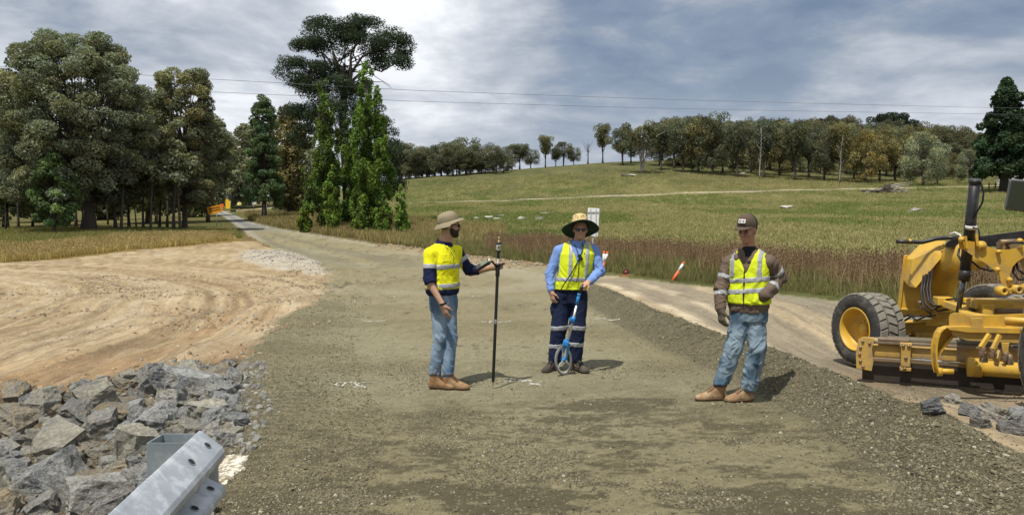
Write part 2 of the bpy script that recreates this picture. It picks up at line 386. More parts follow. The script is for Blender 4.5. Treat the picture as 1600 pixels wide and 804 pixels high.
# ---------------------------------------------------------------- ground material: colour sheet from the zones, grain from noise
def ground_mat(name, gscale, gamt, bump, bscale, bdist, spot=0.0, spotcol=(.3, .28, .22), flow=0.0):
    m_ = bpy.data.materials.new(name); m_.use_nodes = True; t = m_.node_tree; t.nodes.clear(); q = NT(t)
    co = q.n('ShaderNodeTexCoord').outputs['Object']
    base = q.n('ShaderNodeVertexColor', layer_name='Col').outputs[0]
    a = q.noise(co, gscale, 6, .7); b_ = q.noise(co, gscale * 5.3, 4, .7)
    k = q.m('ADD', q.m('MULTIPLY_ADD', q.m('SUBTRACT', a, .5), gamt * 3.2, 1.0), q.m('MULTIPLY', q.m('SUBTRACT', b_, .5), gamt * 3.0))
    c = q.mix(1.0, base, q.n('ShaderNodeCombineColor', i_0=k, i_1=k, i_2=k).outputs[0], 'MULTIPLY')
    if flow:                      # scrape and wheel lines that follow the way the machines drove
        fl = q.n('ShaderNodeAttribute', attribute_name='flow').outputs['Vector']
        f1 = q.noise(q.v('MULTIPLY', fl, (5.5, .35, 1)), 1.0, 5, .65, .25); f2 = q.noise(q.v('MULTIPLY', fl, (17, 1.6, 1)), 1.0, 4, .65, .3)
        fk = q.m('MULTIPLY_ADD', q.m('SUBTRACT', q.m('ADD', q.m('MULTIPLY', f1, .6), q.m('MULTIPLY', f2, .4)), .5), 3.2 * flow, 1.0)
        c = q.mix(1.0, c, q.n('ShaderNodeCombineColor', i_0=fk, i_1=q.m('POWER', fk, 1.08), i_2=q.m('POWER', fk, 1.2)).outputs[0], 'MULTIPLY')
    if spot:
        vo = q.n('ShaderNodeTexVoronoi', i_Vector=co, i_Scale=38.0)
        f_ = q.m('MULTIPLY', q.m('LESS_THAN', vo.outputs['Distance'], .33), q.m('GREATER_THAN', q.n('ShaderNodeSeparateColor', i_0=vo.outputs['Color']).outputs[0], 1 - spot))
        c = q.mix(q.m('MULTIPLY', f_, .75), c, spotcol)
    bs = q.n('ShaderNodeBsdfPrincipled', i_Base_Color=c, i_Roughness=.95); bs.inputs['Specular IOR Level'].default_value = .15
    h = q.m('ADD', q.noise(co, bscale, 6, .7), q.m('MULTIPLY', q.noise(co, bscale * 4, 3, .6), .35))
    if flow: h = q.m('ADD', q.m('MULTIPLY', h, .5), q.m('MULTIPLY', q.m('ADD', f1, q.m('MULTIPLY', f2, .5)), 1.1))
    bn = q.n('ShaderNodeBump', i_Strength=bump, i_Distance=bdist, i_Height=h); q.set(bs.inputs['Normal'], bn)
    q.n('ShaderNodeOutputMaterial', i_Surface=bs)
    return m_
M_ROAD = ground_mat('compacted_gravel', 17, .36, 1.0, 60, .016, .30, (.27, .25, .18))
M_LOOSE = ground_mat('loose_gravel', 16, .45, 1.0, 40, .03, .35, (.29, .27, .20))
M_DIRT = ground_mat('graded_dirt', 7, .20, 1.0, 14, .06, .12, (.45, .38, .27), flow=.52)
M_GRASS = ground_mat('pasture', 1.3, .46, 1.0, 3, .35)
M_TAR = ground_mat('old_bitumen', 2.5, .10, .4, 20, .01)
# grid: fans out from the viewpoint so that its cells are fine where one stands close
ucols = np.concatenate([np.arange(-2100, -60, 60), np.arange(-60, 1661, 3.2), np.arange(1700, 3700, 60)])
vs = np.concatenate([[2200, 1700, 1300, 1100, 950, 870], np.arange(830, 430, -2.1), np.arange(430, 380, -1.2)])
drows = list(FPX * 1.62 / (vs - 358.0))
while drows[-1] < 420: drows.append(drows[-1] * 1.0165)
drows += [480, 560, 700, 1000, 1600, 2600]
DR = np.array(drows)
AX = (ucols - CU) / FPX
X = DR[:, None] * AX[None, :]; Y = np.repeat(DR[:, None], len(AX), 1)
nR, nC = X.shape
Zg = gz(X, Y)
# ---- colours (true surface colours)
sdr = poly_sd(X, Y, ROAD); sds = poly_sd(X, Y, SIDE); sdp = poly_sd(X, Y, PAD); sdrip = poly_sd(X, Y, RIP)
dwd, _ = poly_d(X, Y, WIND); dtr, _ = poly_d(X, Y, TRACK)
def C3(c): return np.array(c)[None, None, :]
def blend(c, new, m_): return c * (1 - m_[..., None]) + new * m_[..., None]
wob = (fbm(X * .9, Y * .9, 61) - .5)
wobf = (fbm(X * 4, Y * 4, 62) - .5)
# pasture
gA = fbm(X * .06, Y * .035, 70, 5); gB = fbm(X * .5, Y * .22, 71, 4); gC = fbm(X * .02, Y * .012, 72, 3)
green = C3((.115, .135, .036)); dry = C3((.27, .225, .105)); drk = C3((.065, .080, .026)); yel = C3((.215, .20, .072))
gcol = np.repeat(np.repeat(green, nR, 0), nC, 1)
gcol = blend(gcol, yel, np.clip(sst(gA, .42, .62) * .75, 0, 1))
gcol = blend(gcol, dry, sst(gB, .52, .74) * .55)
gcol = blend(gcol, drk, sst(fbm(X * .18, Y * .07, 74, 4), .56, .72) * .6)
gcol = blend(gcol, C3((.26, .19, .095)), sst(fbm(X * .035, Y * .16, 75, 4), .5, .68) * .55 * sst(Y, 150, 180) * (1 - sst(Y, 185, 215)) )
gcol = blend(gcol, C3((.085, .088, .036)), .62 * sst(Y, 165, 215)); gcol = gcol * (.8 + .4 * fbm(X * .35, Y * .12, 77, 4, .65))[..., None]
# left paddock: golden dry seed heads along its front
uu = CU + FPX * X / Y
leftf = (uu < 420) & (Y > 30)
dpd = sdp
gcol = blend(gcol, C3((.30, .20, .068)), np.where(uu < 420, 1 - sst(dpd, 3.0 + 3 * wob, 9.5 + 5 * wob), 0) * .85)
gcol = blend(gcol, C3((.155, .125, .045)), np.where(uu < 420, sst(dpd, 7, 12), 0) * (.25 + .5 * sst(gB, .4, .6)))
# verge right of the road near poplars
dRoad = sdr
gcol = blend(gcol, C3((.20, .15, .07)), np.where(uu > 380, 1 - sst(dRoad, 1.0, 9.0), 0) * .6 * sst(Y, 24, 40))
# dead leaf litter and brown weed strip ground
gcol = blend(gcol, C3((.12, .085, .045)), np.where((uu > 700), 1 - sst(sds, 2.0, 6.0), 0) * sst(sds, .8, 1.8) * .6)
col = gcol
# side road and the strip where the grader works
sm = sst(-sds + wob * .5, -.25, .35)
sidec = np.repeat(np.repeat(C3((.255, .215, .150)), nR, 0), nC, 1)
# stripes run alongside the windrow
st = fbm(dwd * 2.2 + wob, X * .05 + Y * .05, 81, 4)
sidec = blend(sidec, C3((.42, .33, .20)), sst(st, .48, .70) * .7)
sidec = blend(sidec, C3((.19, .17, .125)), sst(dwd, 3.2, 5.2) * .65)
sidec = blend(sidec, C3((.60, .50, .34)), (np.exp(-((dwd - .95 - .3 * wob) / .17) ** 2) + .8 * np.exp(-((dwd - 1.9 - .5 * wob) / .16) ** 2)) * sst(fbm(X * .7, Y * .7, 83), .35, .55) * sst(Y, 8, 11) * (1 - sst(Y, 22, 30)) * .8)
sidec = blend(sidec, C3((.30, .21, .12)), sst(X, 3.4, 4.4) * sst(dwd, .5, .9) * (1 - sst(Y, 9.5, 12)) * (.3 + .5 * sst(wob, -.1, .1)))
sidec = blend(sidec, C3((.135, .118, .085)), sst(X, 3.9, 4.6) * sst(Y, 7.6, 8.6) * (1 - sst(Y, 10.6, 12.5)) * .5)
sidec = sidec * (.82 + .36 * fbm(X * 2.2, Y * 2.2, 84))[..., None]
col = blend(col, sidec, sm)
# graded pad
pm = sst(-sdp + wob * 1.2, -.25, .25)
q_ = np.hypot(X + 30, Y - 8) + .5 * fbm(X * .25, Y * .25, 3)
padc = np.repeat(np.repeat(C3((.355, .272, .152)), nR, 0), nC, 1)
padc = blend(padc, C3((.49, .39, .255)), sst(fbm(q_ * 1.7, X * .09 + Y * .09, 91, 6, .7), .46, .68) * .55)
padc = blend(padc, C3((.31, .215, .125)), sst(fbm(q_ * 3.1, X * .16 + Y * .16, 92, 4, .6), .54, .70) * .65)
padc = blend(padc, C3((.38, .235, .12)), sst(fbm(X * .35, Y * .35, 93), .5, .7) * .45 * (1 - sst(Y, 12, 20)))
padc = blend(padc, C3((.27, .165, .082)), (1 - sst(sdrip + wob, .1, 1.1)) * .6)
padc = blend(padc, C3((.35, .27, .15)), sst(Y, 24, 42) * .35)
for fq, al, sd_, amt in ((2.6, .10, 97, .75), (5.5, .22, 98, .6)):
    sk = fbm(q_ * fq, (X + Y) * al, sd_, 3, .55); padc = blend(padc, C3((.215, .150, .085)), sst(sk, .60, .70) * amt * (.35 + .65 * sst(fbm(X * .22, Y * .22, sd_ + 40), .4, .55))); padc = blend(padc, C3((.50, .415, .29)), sst(1 - sk, .62, .72) * amt * .6)
padc = blend(padc, C3((.25, .17, .10)), sst(fbm(X * 1.3, Y * 1.3, 96, 5, .7), .56, .70) * .5)
padc = padc * (.74 + .36 * fbm(X * 3, Y * 3, 94))[..., None]
ex = ((X - CHALK[0]) * CHA[0] + (Y - CHALK[1]) * CHA[1]); ey = (-(X - CHALK[0]) * CHA[1] + (Y - CHALK[1]) * CHA[0])
chm = np.exp(-(ex / 10.5) ** 2 - (ey / 1.7) ** 2)
padc = blend(padc, C3((.40, .36, .29)), sst(chm + wobf * .35 + wob * .3, .32, .55) * .9)
col = blend(col, padc, pm)
# main road
rm = sst(-sdr + wob * .7 + wobf * .18, -.12, .14)
rc = np.repeat(np.repeat(C3((.222, .194, .112)), nR, 0), nC, 1)
rc = blend(rc, C3((.26, .24, .155)), sst(fbm(X * .35 + .1 * Y, Y * .22, 101, 4), .45, .65) * .55)
rc = blend(rc, C3((.155, .135, .078)), sst(fbm(X * 1.1, Y * .8, 102, 5, .6), .50, .66) * .55)
dp = .6 * fbm(X * 1.5, Y * 2.8, 103, 6, .68) + .4 * fbm(X * 6, Y * 13, 109, 4, .7)
damp = sst(dp, .50, .58) * (1 - sst(Y, 5.8, 7.6))
for (u_, v_, rx_, ry_) in [(950, 634, .62, .30), (985, 625, .55, .12), (1220, 643, .36, .07), (1160, 690, .28, .22), (820, 780, .9, .35), (410, 790, .38, .50), (1150, 770, 1.1, .30), (1010, 640, .3, .1), (700, 770, .6, .2), (870, 655, .35, .15), (480, 760, .4, .2), (1330, 728, .35, .12)]:
    g_ = G0(u_, v_); dd = ((X - g_[0]) / rx_) ** 2 + ((Y - g_[1]) / ry_) ** 2
    damp = np.maximum(damp, sst(np.exp(-dd) + (dp - .5) * 3.4, .50, .68))
rc = blend(rc, C3((.082, .070, .040)), np.clip(damp, 0, 1) * .80)
rc = rc * (.78 + .44 * fbm(X * 7, Y * 12, 133, 4, .7))[..., None]
# tyre lines following the bend far off
dcc, tcc = poly_d(X, Y, ROADC[:7])
lane = fbm(np.sign(X - 0) * 0 + dcc * 1.3, tcc * .03, 104, 3)
rc = blend(rc, C3((.30, .27, .19)), sst(lane, .5, .7) * .6 * sst(Y, 14, 22))
rc = blend(rc, C3((.13, .118, .085)), sst(fbm(dcc * .9, tcc * .05, 105, 3), .52, .66) * .55 * sst(Y, 24, 40))
rc = blend(rc, C3((.145, .15, .15)), sst(Y, 62, 80) * .85)
rc = blend(rc, C3((.33, .31, .26)), sst(np.abs(sdr), 0, .01) * 0 + np.exp(-((sdr + .35) / .3) ** 2) * sst(Y, 50, 60) * .6)
# rolled-in coarse shoulder on the left, edge of the windrow
rc = blend(rc, C3((.150, .132, .080)), (1 - sst(dwd, .45, .80 + .3 * wob)) * .75)
# cleat prints of the machine tyres
for pl_ in ([G0(395, 700), G0(440, 640), G0(480, 600)], [G0(560, 440), G0(500, 462), G0(470, 480)]):
    dk, tk = poly_d(X, Y, pl_); rc = blend(rc, C3((.105, .092, .055)), (1 - sst(dk, .18, .26)) * sst(np.sin(tk * 2 * math.pi / .16 + np.abs(dk) * 14), .1, .8) * .85); rc = blend(rc, C3((.27, .25, .165)), (1 - sst(dk, .18, .26)) * sst(-np.sin(tk * 2 * math.pi / .16 + np.abs(dk) * 14), .2, .9) * .5)
rc = blend(rc, C3((.23, .215, .14)), np.exp(-((Y - 7.6 - .8 * fbm(X * .6, X * .2, 131)) / .5) ** 2) * .35 * (Y < 9))
rc = blend(rc, C3((.140, .122, .070)), np.where(X < 0, 1 - sst(-sdr, .35 + wob, 1.4 + wob), 0) * .45 * (1 - sst(Y, 14, 18)))
col = blend(col, rc, rm)
wm = (1 - sst(dwd + wobf * .25, .45, .62)) * sst(Y, 1.5, 3)
col = blend(col, C3((.150, .132, .080)) * (.7 + .6 * fbm(X * 5, Y * 5, 107))[..., None], wm * .9)
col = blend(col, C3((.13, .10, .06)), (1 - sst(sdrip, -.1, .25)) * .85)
col = blend(col, C3((.23, .165, .095)), np.exp(-(poly_d(X, Y, EDGE)[0] / .55) ** 2) * .8)
# pale farm track across the pasture
tm = (1 - sst(dtr + wobf * .5, .8, 1.5))
col = blend(col, C3((.50, .43, .31)), tm * .9)
# driveway by the far sign
dv, _ = poly_d(X, Y, [G0(352, 331), G0(380, 328), G0(410, 326), G0(450, 323)])
col = blend(col, C3((.45, .37, .25)), (1 - sst(dv, .9, 1.6)) * (Y > 80))
# ---- split into the pieces of the setting
fi, fj = np.meshgrid(np.arange(nR - 1), np.arange(nC - 1), indexing='ij')
idx = (fi * nC + fj)
def fc(a): return (a[:-1, :-1] + a[1:, :-1] + a[:-1, 1:] + a[1:, 1:]) / 4
zone = np.zeros(fi.shape, int)                                  # 0 pasture
zone[fc(dtr) < 1.2] = 5
zone[fc(sds - wob * .5) < 0] = 2
zone[fc(sdp - wob * 1.2) < 0] = 3
zone[fc(sdr - wob * .7) < 0] = 1
zone[(fc(sdr - wob * .7) < 0) & (fc(Y) > 66)] = 6
zone[(fc(dwd) < .58) & (fc(Y) > 1.5) & (fc(Y) < 30)] = 4
zone[fc(sdrip) < 0] = 7
thp = np.arctan2(Y - 8, X + 30) * np.maximum(q_, 5); dws, tws = poly_d(X, Y, WIND)
FL = np.stack([np.where(sdp < .5, q_, dws), np.where(sdp < .5, thp, tws), X * 0], -1).reshape(-1, 3).astype(np.float32)
VV = np.stack([X, Y, Zg], -1).reshape(-1, 3); CC = col.reshape(-1, 3)
for zid, nm, mt in [(0, 'pasture', M_GRASS), (1, 'gravel_road', M_ROAD), (2, 'side_road', M_DIRT), (3, 'graded_dirt', M_DIRT), (4, 'gravel_windrow', M_LOOSE), (5, 'farm_track', M_DIRT), (6, 'bitumen_road', M_TAR), (7, 'embankment', M_LOOSE)]:
    ids = idx[zone == zid].ravel()
    if not len(ids): continue
    F = np.stack([ids, ids + 1, ids + nC + 1, ids + nC], 1)
    un, inv = np.unique(F, return_inverse=True)
    me = mesh_np(nm, VV[un], inv.reshape(F.shape), [mt], smooth=True, col=CC[un])
    fa = me.attributes.new('flow', 'FLOAT_VECTOR', 'POINT'); fa.data.foreach_set('vector', FL[un].ravel())
    tag(link(nm, me), kind='structure')
# the road and ground carry on behind the viewpoint
vb = []; 
xb = np.linspace(-60, 60, 41); yb = np.concatenate([[-60, -30, -15, -8, -4, -2, -1, 0], [DR[0]]])
XB, YB = np.meshgrid(xb, yb); xe = DR[0] * AX
ZB = gz(XB, np.maximum(YB, DR[0])) - .012
F = [];
for i in range(len(yb) - 1):
    for j in range(len(xb) - 1): a = i * len(xb) + j; F.append((a, a + 1, a + len(xb) + 1, a + len(xb)))
cb = np.where((np.abs(XB.ravel()) < 4)[:, None], np.array([[.2, .18, .11]]), np.array([[.10, .11, .035]]))
tag(link('ground', mesh_np('ground', np.stack([XB, YB, ZB], -1).reshape(-1, 3), np.array(F), [M_ROAD], smooth=True, col=cb)), kind='structure')
# ---------------------------------------------------------------- foliage
def leaf_mat(name, trans=.28, rough=.75):
    m_ = bpy.data.materials.new(name); m_.use_nodes = True; t = m_.node_tree; t.nodes.clear(); q = NT(t)
    base = q.n('ShaderNodeVertexColor', layer_name='Col').outputs[0]
    oi = q.n('ShaderNodeObjectInfo')
    c = q.mix(1.0, base, oi.outputs['Color'], 'MULTIPLY')
    k = q.m('MULTIPLY_ADD', q.m('SUBTRACT', q.n('ShaderNodeNewGeometry').outputs['Random Per Island'], .5), .5, 1.0)
    c = q.mix(1.0, c, q.n('ShaderNodeCombineColor', i_0=k, i_1=k, i_2=k).outputs[0], 'MULTIPLY')
    b = q.n('ShaderNodeBsdfPrincipled', i_Base_Color=c, i_Roughness=rough); b.inputs['Specular IOR Level'].default_value = .25
    tr = q.n('ShaderNodeBsdfTranslucent', i_Color=q.mix(1.0, c, (1.2, 1.35, .7), 'MULTIPLY'))
    ms = q.n('ShaderNodeMixShader', i_0=trans); q.set(ms.inputs[1], b); q.set(ms.inputs[2], tr)
    q.n('ShaderNodeOutputMaterial', i_Surface=ms); return m_
M_LEAF = leaf_mat('foliage', .34); M_BLADE = leaf_mat('grass_blade', .2)
M_BARK = mat('bark', (.075, .06, .048), .95, .25, 3, .8, 12, stretch=(1, 1, .25), bdist=.05)
M_BARKP = mat('pale_bark', (.25, .22, .18), .9, .2, 2, .5, 10, bdist=.04)
M_DEAD = mat('dead_wood', (.30, .27, .23), .95, .2, 3, .5, 12, bdist=.03)
def leaf_cloud(cl, n, size, seed, shell=.5, up=.3, aspect=.55, var=.35, cvar=.3, out=.6):
    """cl rows: cx cy cz rx ry rz.  many small leaf faces round each clump"""
    g = np.random.default_rng(seed); cl = np.asarray(cl, float)
    wgt = (cl[:, 3] * cl[:, 5] + cl[:, 3] * cl[:, 4]); wgt /= wgt.sum()
    k = g.choice(len(cl), n, p=wgt)
    d = g.normal(size=(n, 3)); d[:, 2] += up * .8; d /= np.linalg.norm(d, axis=1)[:, None]
    rr = shell + (1 - shell) * g.random(n) ** .6
    rr *= 1 + .18 * (n3(d * 2.3 + k[:, None] * 3.7, 5) - .5) * 2
    p = cl[k, :3] + d * cl[k, 3:6] * rr[:, None]
    nn = d * out + g.normal(size=(n, 3)) * .62; nn[:, 2] += up; nn /= np.linalg.norm(nn, axis=1)[:, None]
    a = np.cross(nn, g.normal(size=(n, 3))); a /= np.linalg.norm(a, axis=1)[:, None]; b = np.cross(nn, a)
    s = size * (.6 + .8 * g.random(n))[:, None]
    V = np.stack([p - a * s, p - b * s * aspect, p + a * s, p + b * s * aspect], 1).reshape(-1, 3)
    F = np.arange(4 * n).reshape(-1, 4)
    cb = 1 + cvar * 1.3 * (g.random(len(cl)) - .5) * 2
    lb = (1 + var * (g.random(n) - .5) * 2) * cb[k]
    tint = (g.random(len(cl)) - .5)[k]
    c = np.stack([lb * (1 + .18 * tint), lb, lb * (1 - .25 * tint)], 1)
    return V, F, np.repeat(c, 4, 0)
def dome_clumps(n, w, h0, h1, r0, r1, seed, prof=None, inner=.35, flat=.75):
    g = np.random.default_rng(seed); out = []
    for i in range(n):
        t = (i + .5) / n; z = h0 + (h1 - h0) * t
        rad = w * (prof(t) if prof else math.sqrt(max(0, 1 - (2 * t - .9) ** 2 * .9)))
        f = inner + (1 - inner) * math.sqrt(g.random()); a = i * 2.399 + g.normal() * .5
        r_ = r0 + (r1 - r0) * g.random()
        out.append((rad * f * math.cos(a), rad * f * math.sin(a), z + g.normal() * .02 * (h1 - h0), r_, r_, r_ * flat))
    return out
def limbs(mb, cl, z0, z1, r0, seed, every=2, n=5, lean=.35, mi=0, wob=.06):
    """branches from the bole to the clumps"""
    g = random.Random(seed)
    for i, c in enumerate(cl):
        if i % every: continue
        zt = min(z0 + (z1 - z0) * g.random() ** 1.3, c[2] - .02)
        a = Vector((0, 0, zt)); b = Vector(c[:3]); L = (b - a).length
        m1 = a.lerp(b, .4) + Vector((g.uniform(-wob, wob) * L, g.uniform(-wob, wob) * L, -lean * .25 * L)); m2 = a.lerp(b, .75) + Vector((g.uniform(-wob, wob) * L, g.uniform(-wob, wob) * L, -.04 * L))
        rr = r0 * (.35 + .25 * g.random())
        mb.tube([a, m1, m2, b], [rr, rr * .7, rr * .45, rr * .18], n, mi, cap=False)
def trunk_tube(mb, h, r, seed, lean=(0, 0), n=8, mi=0, x=0, y=0, top=.35, flare=1.5):
    g = random.Random(seed); pts = []; rs = []
    for i in range(8):
        t = i / 7; pts.append((x + lean[0] * t ** 1.3 * h + g.uniform(-.012, .012) * h * t, y + lean[1] * t ** 1.3 * h + g.uniform(-.012, .012) * h * t, -.03 * h + t * h * 1.03))
        rs.append(r * ((1 - t) * (1 - top) + top) * (flare if i == 0 else 1.12 if i == 1 else 1))
    mb.tube(pts, rs, n, mi, cap=True)
TREEG = {}
def tree(name, base, trunk_me, crown_me, scale=(1, 1, 1), rz=0, label=None, group=None, tint=(1, 1, 1), cat='tree'):
    e = empty(name, base, rz, label, cat, group); e.scale = scale
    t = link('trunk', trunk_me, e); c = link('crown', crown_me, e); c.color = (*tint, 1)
    return e
def crown_mesh(cl, n, size, seed, col, **kw):
    V, F, c = leaf_cloud(cl, n, size, seed, **kw); return mesh_np('crown', V, F, [M_LEAF], col=c * np.array(col)[None, :])
def at(u, D, dz=0):
    x = (u - CU) / FPX * D / math.cos(PITCH) * 1.0; return Vector((x, D, Z(x, D) + dz))
def size_for(u, D, vtop, wpx):
    b = at(u, D); return (P(u, vtop, D).z - b.z), wpx / FPX * D
GUM = (.205, .208, .132); GUMG = (.16, .19, .11); OLV = (.22, .19, .10); POP = (.128, .185, .048)
# unit prototypes: height 1, crown half-width about .5
protos = []
def gum_proto(seed, n=46, h0=.34, stems=1, r=(.10, .17), leaves=8500, size=.0155, prof=None, w=.40, dead=0):
    cl = dome_clumps(n, w, h0, .93, r[0], r[1], seed, prof, .3, .62)
    mb = MB(); g = random.Random(seed)
    for s in range(stems):
        lx = (g.uniform(-.18, .18) if stems > 1 else g.uniform(-.05, .05))
        trunk_tube(mb, .72, .022 if stems > 1 else .028, seed + s, (lx, g.uniform(-.1, .1)), 6)
    limbs(mb, cl, .2, .6, .03, seed, 3, 4)
    return mb.mesh('trunk', M_BARK), crown_mesh(cl, leaves, size, seed, GUM, cvar=.35)
for i in range(7):
    w_ = [.42, .36, .46, .33, .40, .30, .44][i]
    protos.append(gum_proto(300 + i, [42, 50, 38, 46, 55, 34, 40][i], [.30, .22, .36, .42, .15, .45, .12][i], [1, 2, 3, 1, 2, 1, 3][i], w=w_,
                  prof=[None, lambda t: .65 + .45 * math.sin(t * 3.0), None, lambda t: .55 + .6 * t, lambda t: .8 + .25 * math.sin(t * 6), lambda t: .4 + .75 * t - .3 * t * t, None][i]))
# --- far tree line and forest on the hill (u, D, vtop, width px, proto, tint)
FT = []
g = random.Random(5)
for (u, vt, wd) in [(628, 222, 46), (650, 232, 40), (668, 228, 44), (690, 224, 46), (708, 222, 42), (728, 213, 50), (752, 222, 44), (775, 227, 30)]:
    FT.append((u, 232 + g.uniform(0, 14), vt, wd * 1.15, g.randrange(7), (.72, .72, .72), 'L'))
for (u, vt, wd) in [(640, 236, 50), (680, 234, 56), (718, 230, 56), (748, 232, 50), (700, 238, 60), (660, 240, 60), (735, 238, 50)]:
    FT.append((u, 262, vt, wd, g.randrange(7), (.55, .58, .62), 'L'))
for (u, vt, wd) in [(800, 226, 26), (812, 224, 30), (829, 232, 26), (868, 232, 18), (880, 220, 26), (896, 229, 20)]:
    FT.append((u, 262, vt, wd * 1.25, g.randrange(7), (.6, .62, .6), 'C'))
for i in range(16): FT.append((622 + i * 11.5 + g.uniform(-4, 4), 236 + g.uniform(0, 12), 243 + g.uniform(-6, 6), 26 + g.uniform(-4, 6), 6, g.choice([(.6, .62, .6), (.7, .68, .6)]), 'V'))
FT += [(852, 258, 211, 34, 5, (.8, .75, .6), 'S1'), (941, 252, 193, 38, 5, (.75, .72, .6), 'S2')]
for (u, vt, wd, D) in [(972, 196, 38, 236), (985, 200, 34, 246)]: FT.append((u, D, vt, wd * 1.2, g.randrange(7), (.65, .66, .62), 'F'))
row = [(1032, 190, 44, 214), (1052, 186, 42, 222), (1066, 184, 48, 208), (1090, 182, 56, 206), (1112, 180, 54, 204), (1128, 190, 46, 210), (1150, 192, 46, 200), (1172, 188, 50, 214), (1192, 187, 48, 202), (1216, 186, 50, 212), (1240, 184, 54, 198), (1262, 188, 50, 208), (1286, 190, 48, 200), (1310, 192, 48, 196), (1332, 198, 46, 206), (1350, 202, 48, 194), (1372, 196, 52, 200), (1396, 196, 50, 204)]
for i, (u, vt, wd, D) in enumerate(row):
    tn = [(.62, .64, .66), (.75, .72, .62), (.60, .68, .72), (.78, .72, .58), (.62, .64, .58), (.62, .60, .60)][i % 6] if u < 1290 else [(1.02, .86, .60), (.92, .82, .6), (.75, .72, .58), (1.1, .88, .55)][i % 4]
    FT.append((u, D, vt + g.uniform(-3, 4), wd * 1.15, g.randrange(7), tn, 'F'))
for i in range(26):
    u = 1035 + i * 18 + g.uniform(-6, 6)
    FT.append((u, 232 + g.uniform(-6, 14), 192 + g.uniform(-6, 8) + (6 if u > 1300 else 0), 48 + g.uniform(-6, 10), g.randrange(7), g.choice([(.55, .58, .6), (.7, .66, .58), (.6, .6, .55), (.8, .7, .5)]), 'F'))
for i in range(30):
    u = 1040 + i * 20 + g.uniform(-8, 8)
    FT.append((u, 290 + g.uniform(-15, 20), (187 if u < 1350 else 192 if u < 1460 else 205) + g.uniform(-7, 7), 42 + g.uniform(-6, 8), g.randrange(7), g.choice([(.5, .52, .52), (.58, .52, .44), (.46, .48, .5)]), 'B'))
for (u, vt, wd, D, tn) in [(1440, 204, 62, 178, (1.15, 1.2, 1.25)), (1462, 226, 30, 185, (1.0, 1.05, 1.1)), (1512, 232, 38, 186, (.85, .92, .95)), (1488, 222, 36, 230, (.6, .62, .6)), (1502, 215, 40, 260, (.55, .52, .48)), (1530, 214, 40, 250, (.5, .5, .5)), (1420, 238, 24, 192, (.9, .85, .7)), (1545, 212, 40, 240, (.5, .5, .48))]:
    FT.append((u, D, vt, wd * 1.1, 6 if D < 190 else g.randrange(7), tn, 'N'))
# low scrub between the trunks
for i in range(22):
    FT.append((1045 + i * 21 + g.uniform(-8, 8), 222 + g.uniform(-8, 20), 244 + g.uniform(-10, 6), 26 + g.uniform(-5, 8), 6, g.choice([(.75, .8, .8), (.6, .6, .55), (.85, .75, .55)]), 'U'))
LBL = {'V': ('low bushy sapling from the left under the tree line left of the bare crest', 'saplings under the left tree line'),
       'L': ('gum from the left in the tree line left of the bare crest', 'gum trees in the line left of the hill crest'),
       'C': ('small dark tree from the left on the bare hill crest', 'small trees on the bare crest'),
       'F': ('slender gum from the left along the front of the hillside forest', 'gum trees at the front of the hillside forest'),
       'B': ('crown from the left along the skyline behind the hillside forest', 'gum trees along the forest skyline'),
       'N': ('gum from the left between the forest and the massive conifer', 'grey trees at the right of the forest'),
       'U': ('bushy sapling from the left among the forest trunks', 'saplings under the forest edge')}
ORD = ['first', 'second', 'third', 'fourth', 'fifth', 'sixth', 'seventh', 'eighth', 'ninth', 'tenth', 'eleventh', 'twelfth', 'thirteenth', 'fourteenth', 'fifteenth', 'sixteenth', 'seventeenth', 'eighteenth', 'nineteenth', 'twentieth'] + ['twenty-' + x for x in ['first', 'second', 'third', 'fourth', 'fifth', 'sixth', 'seventh', 'eighth', 'ninth']] + ['thirtieth'] + ['thirty-' + x for x in ['first', 'second', 'third', 'fourth', 'fifth', 'sixth', 'seventh', 'eighth', 'ninth']] + ['fortieth'] + ['forty-' + x for x in ['first', 'second', 'third', 'fourth', 'fifth', 'sixth', 'seventh', 'eighth', 'ninth']] + ['fiftieth']
FT.sort(key=lambda r_: r_[0]); cnt = {}
for (u, D, vt, wd, pi, tn, k) in FT:
    h, w_ = size_for(u, D, vt, wd); b = at(u, D)
    if h < 1: continue
    lb, gp = LBL.get(k, (None, None)); cnt[k] = cnt.get(k, 0) + 1
    if lb: lb = ('ochre ' if tn[0] > 1.05 and tn[2] < .8 else 'pale grey ' if tn[2] > .9 else '') + ORD[cnt[k] - 1] + ' ' + lb
    if k == 'S1': lb = 'small flat topped gum tree standing above the low bushes on the bare crest'
    if k == 'S2': lb = 'tall lone gum with bare lower trunk on the crest beside a dead tree'
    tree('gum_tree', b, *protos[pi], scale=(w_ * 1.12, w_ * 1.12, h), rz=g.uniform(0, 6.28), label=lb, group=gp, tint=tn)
# dark pines behind the forest skyline
def flat_pine(u, D, vt, wd, lb):
    h, w_ = size_for(u, D, vt, wd); gg = random.Random(int(u)); cl = []
    for i in range(26):
        a = gg.uniform(0, 6.28); r_ = math.sqrt(gg.random()) * .46; cl.append((r_ * math.cos(a), r_ * math.sin(a), .80 + .12 * (1 - r_ * 2) + gg.uniform(-.08, .04), .13, .13, .07))
    mb = MB(); trunk_tube(mb, .85, .03, int(u)); limbs(mb, cl, .4, .7, .03, int(u), 2, 4)
    tree('pine_tree', at(u, D), mb.mesh('trunk', M_BARK), crown_mesh(cl, 4200, .022, int(u), (.028, .040, .024)), (w_, w_, h), 0, lb)
flat_pine(1388, 300, 174, 66, 'broad black green pine rising over the forest skyline at right')
flat_pine(1292, 310, 180, 44, 'smaller dark pine crown poking above the forest left of the broad pine')
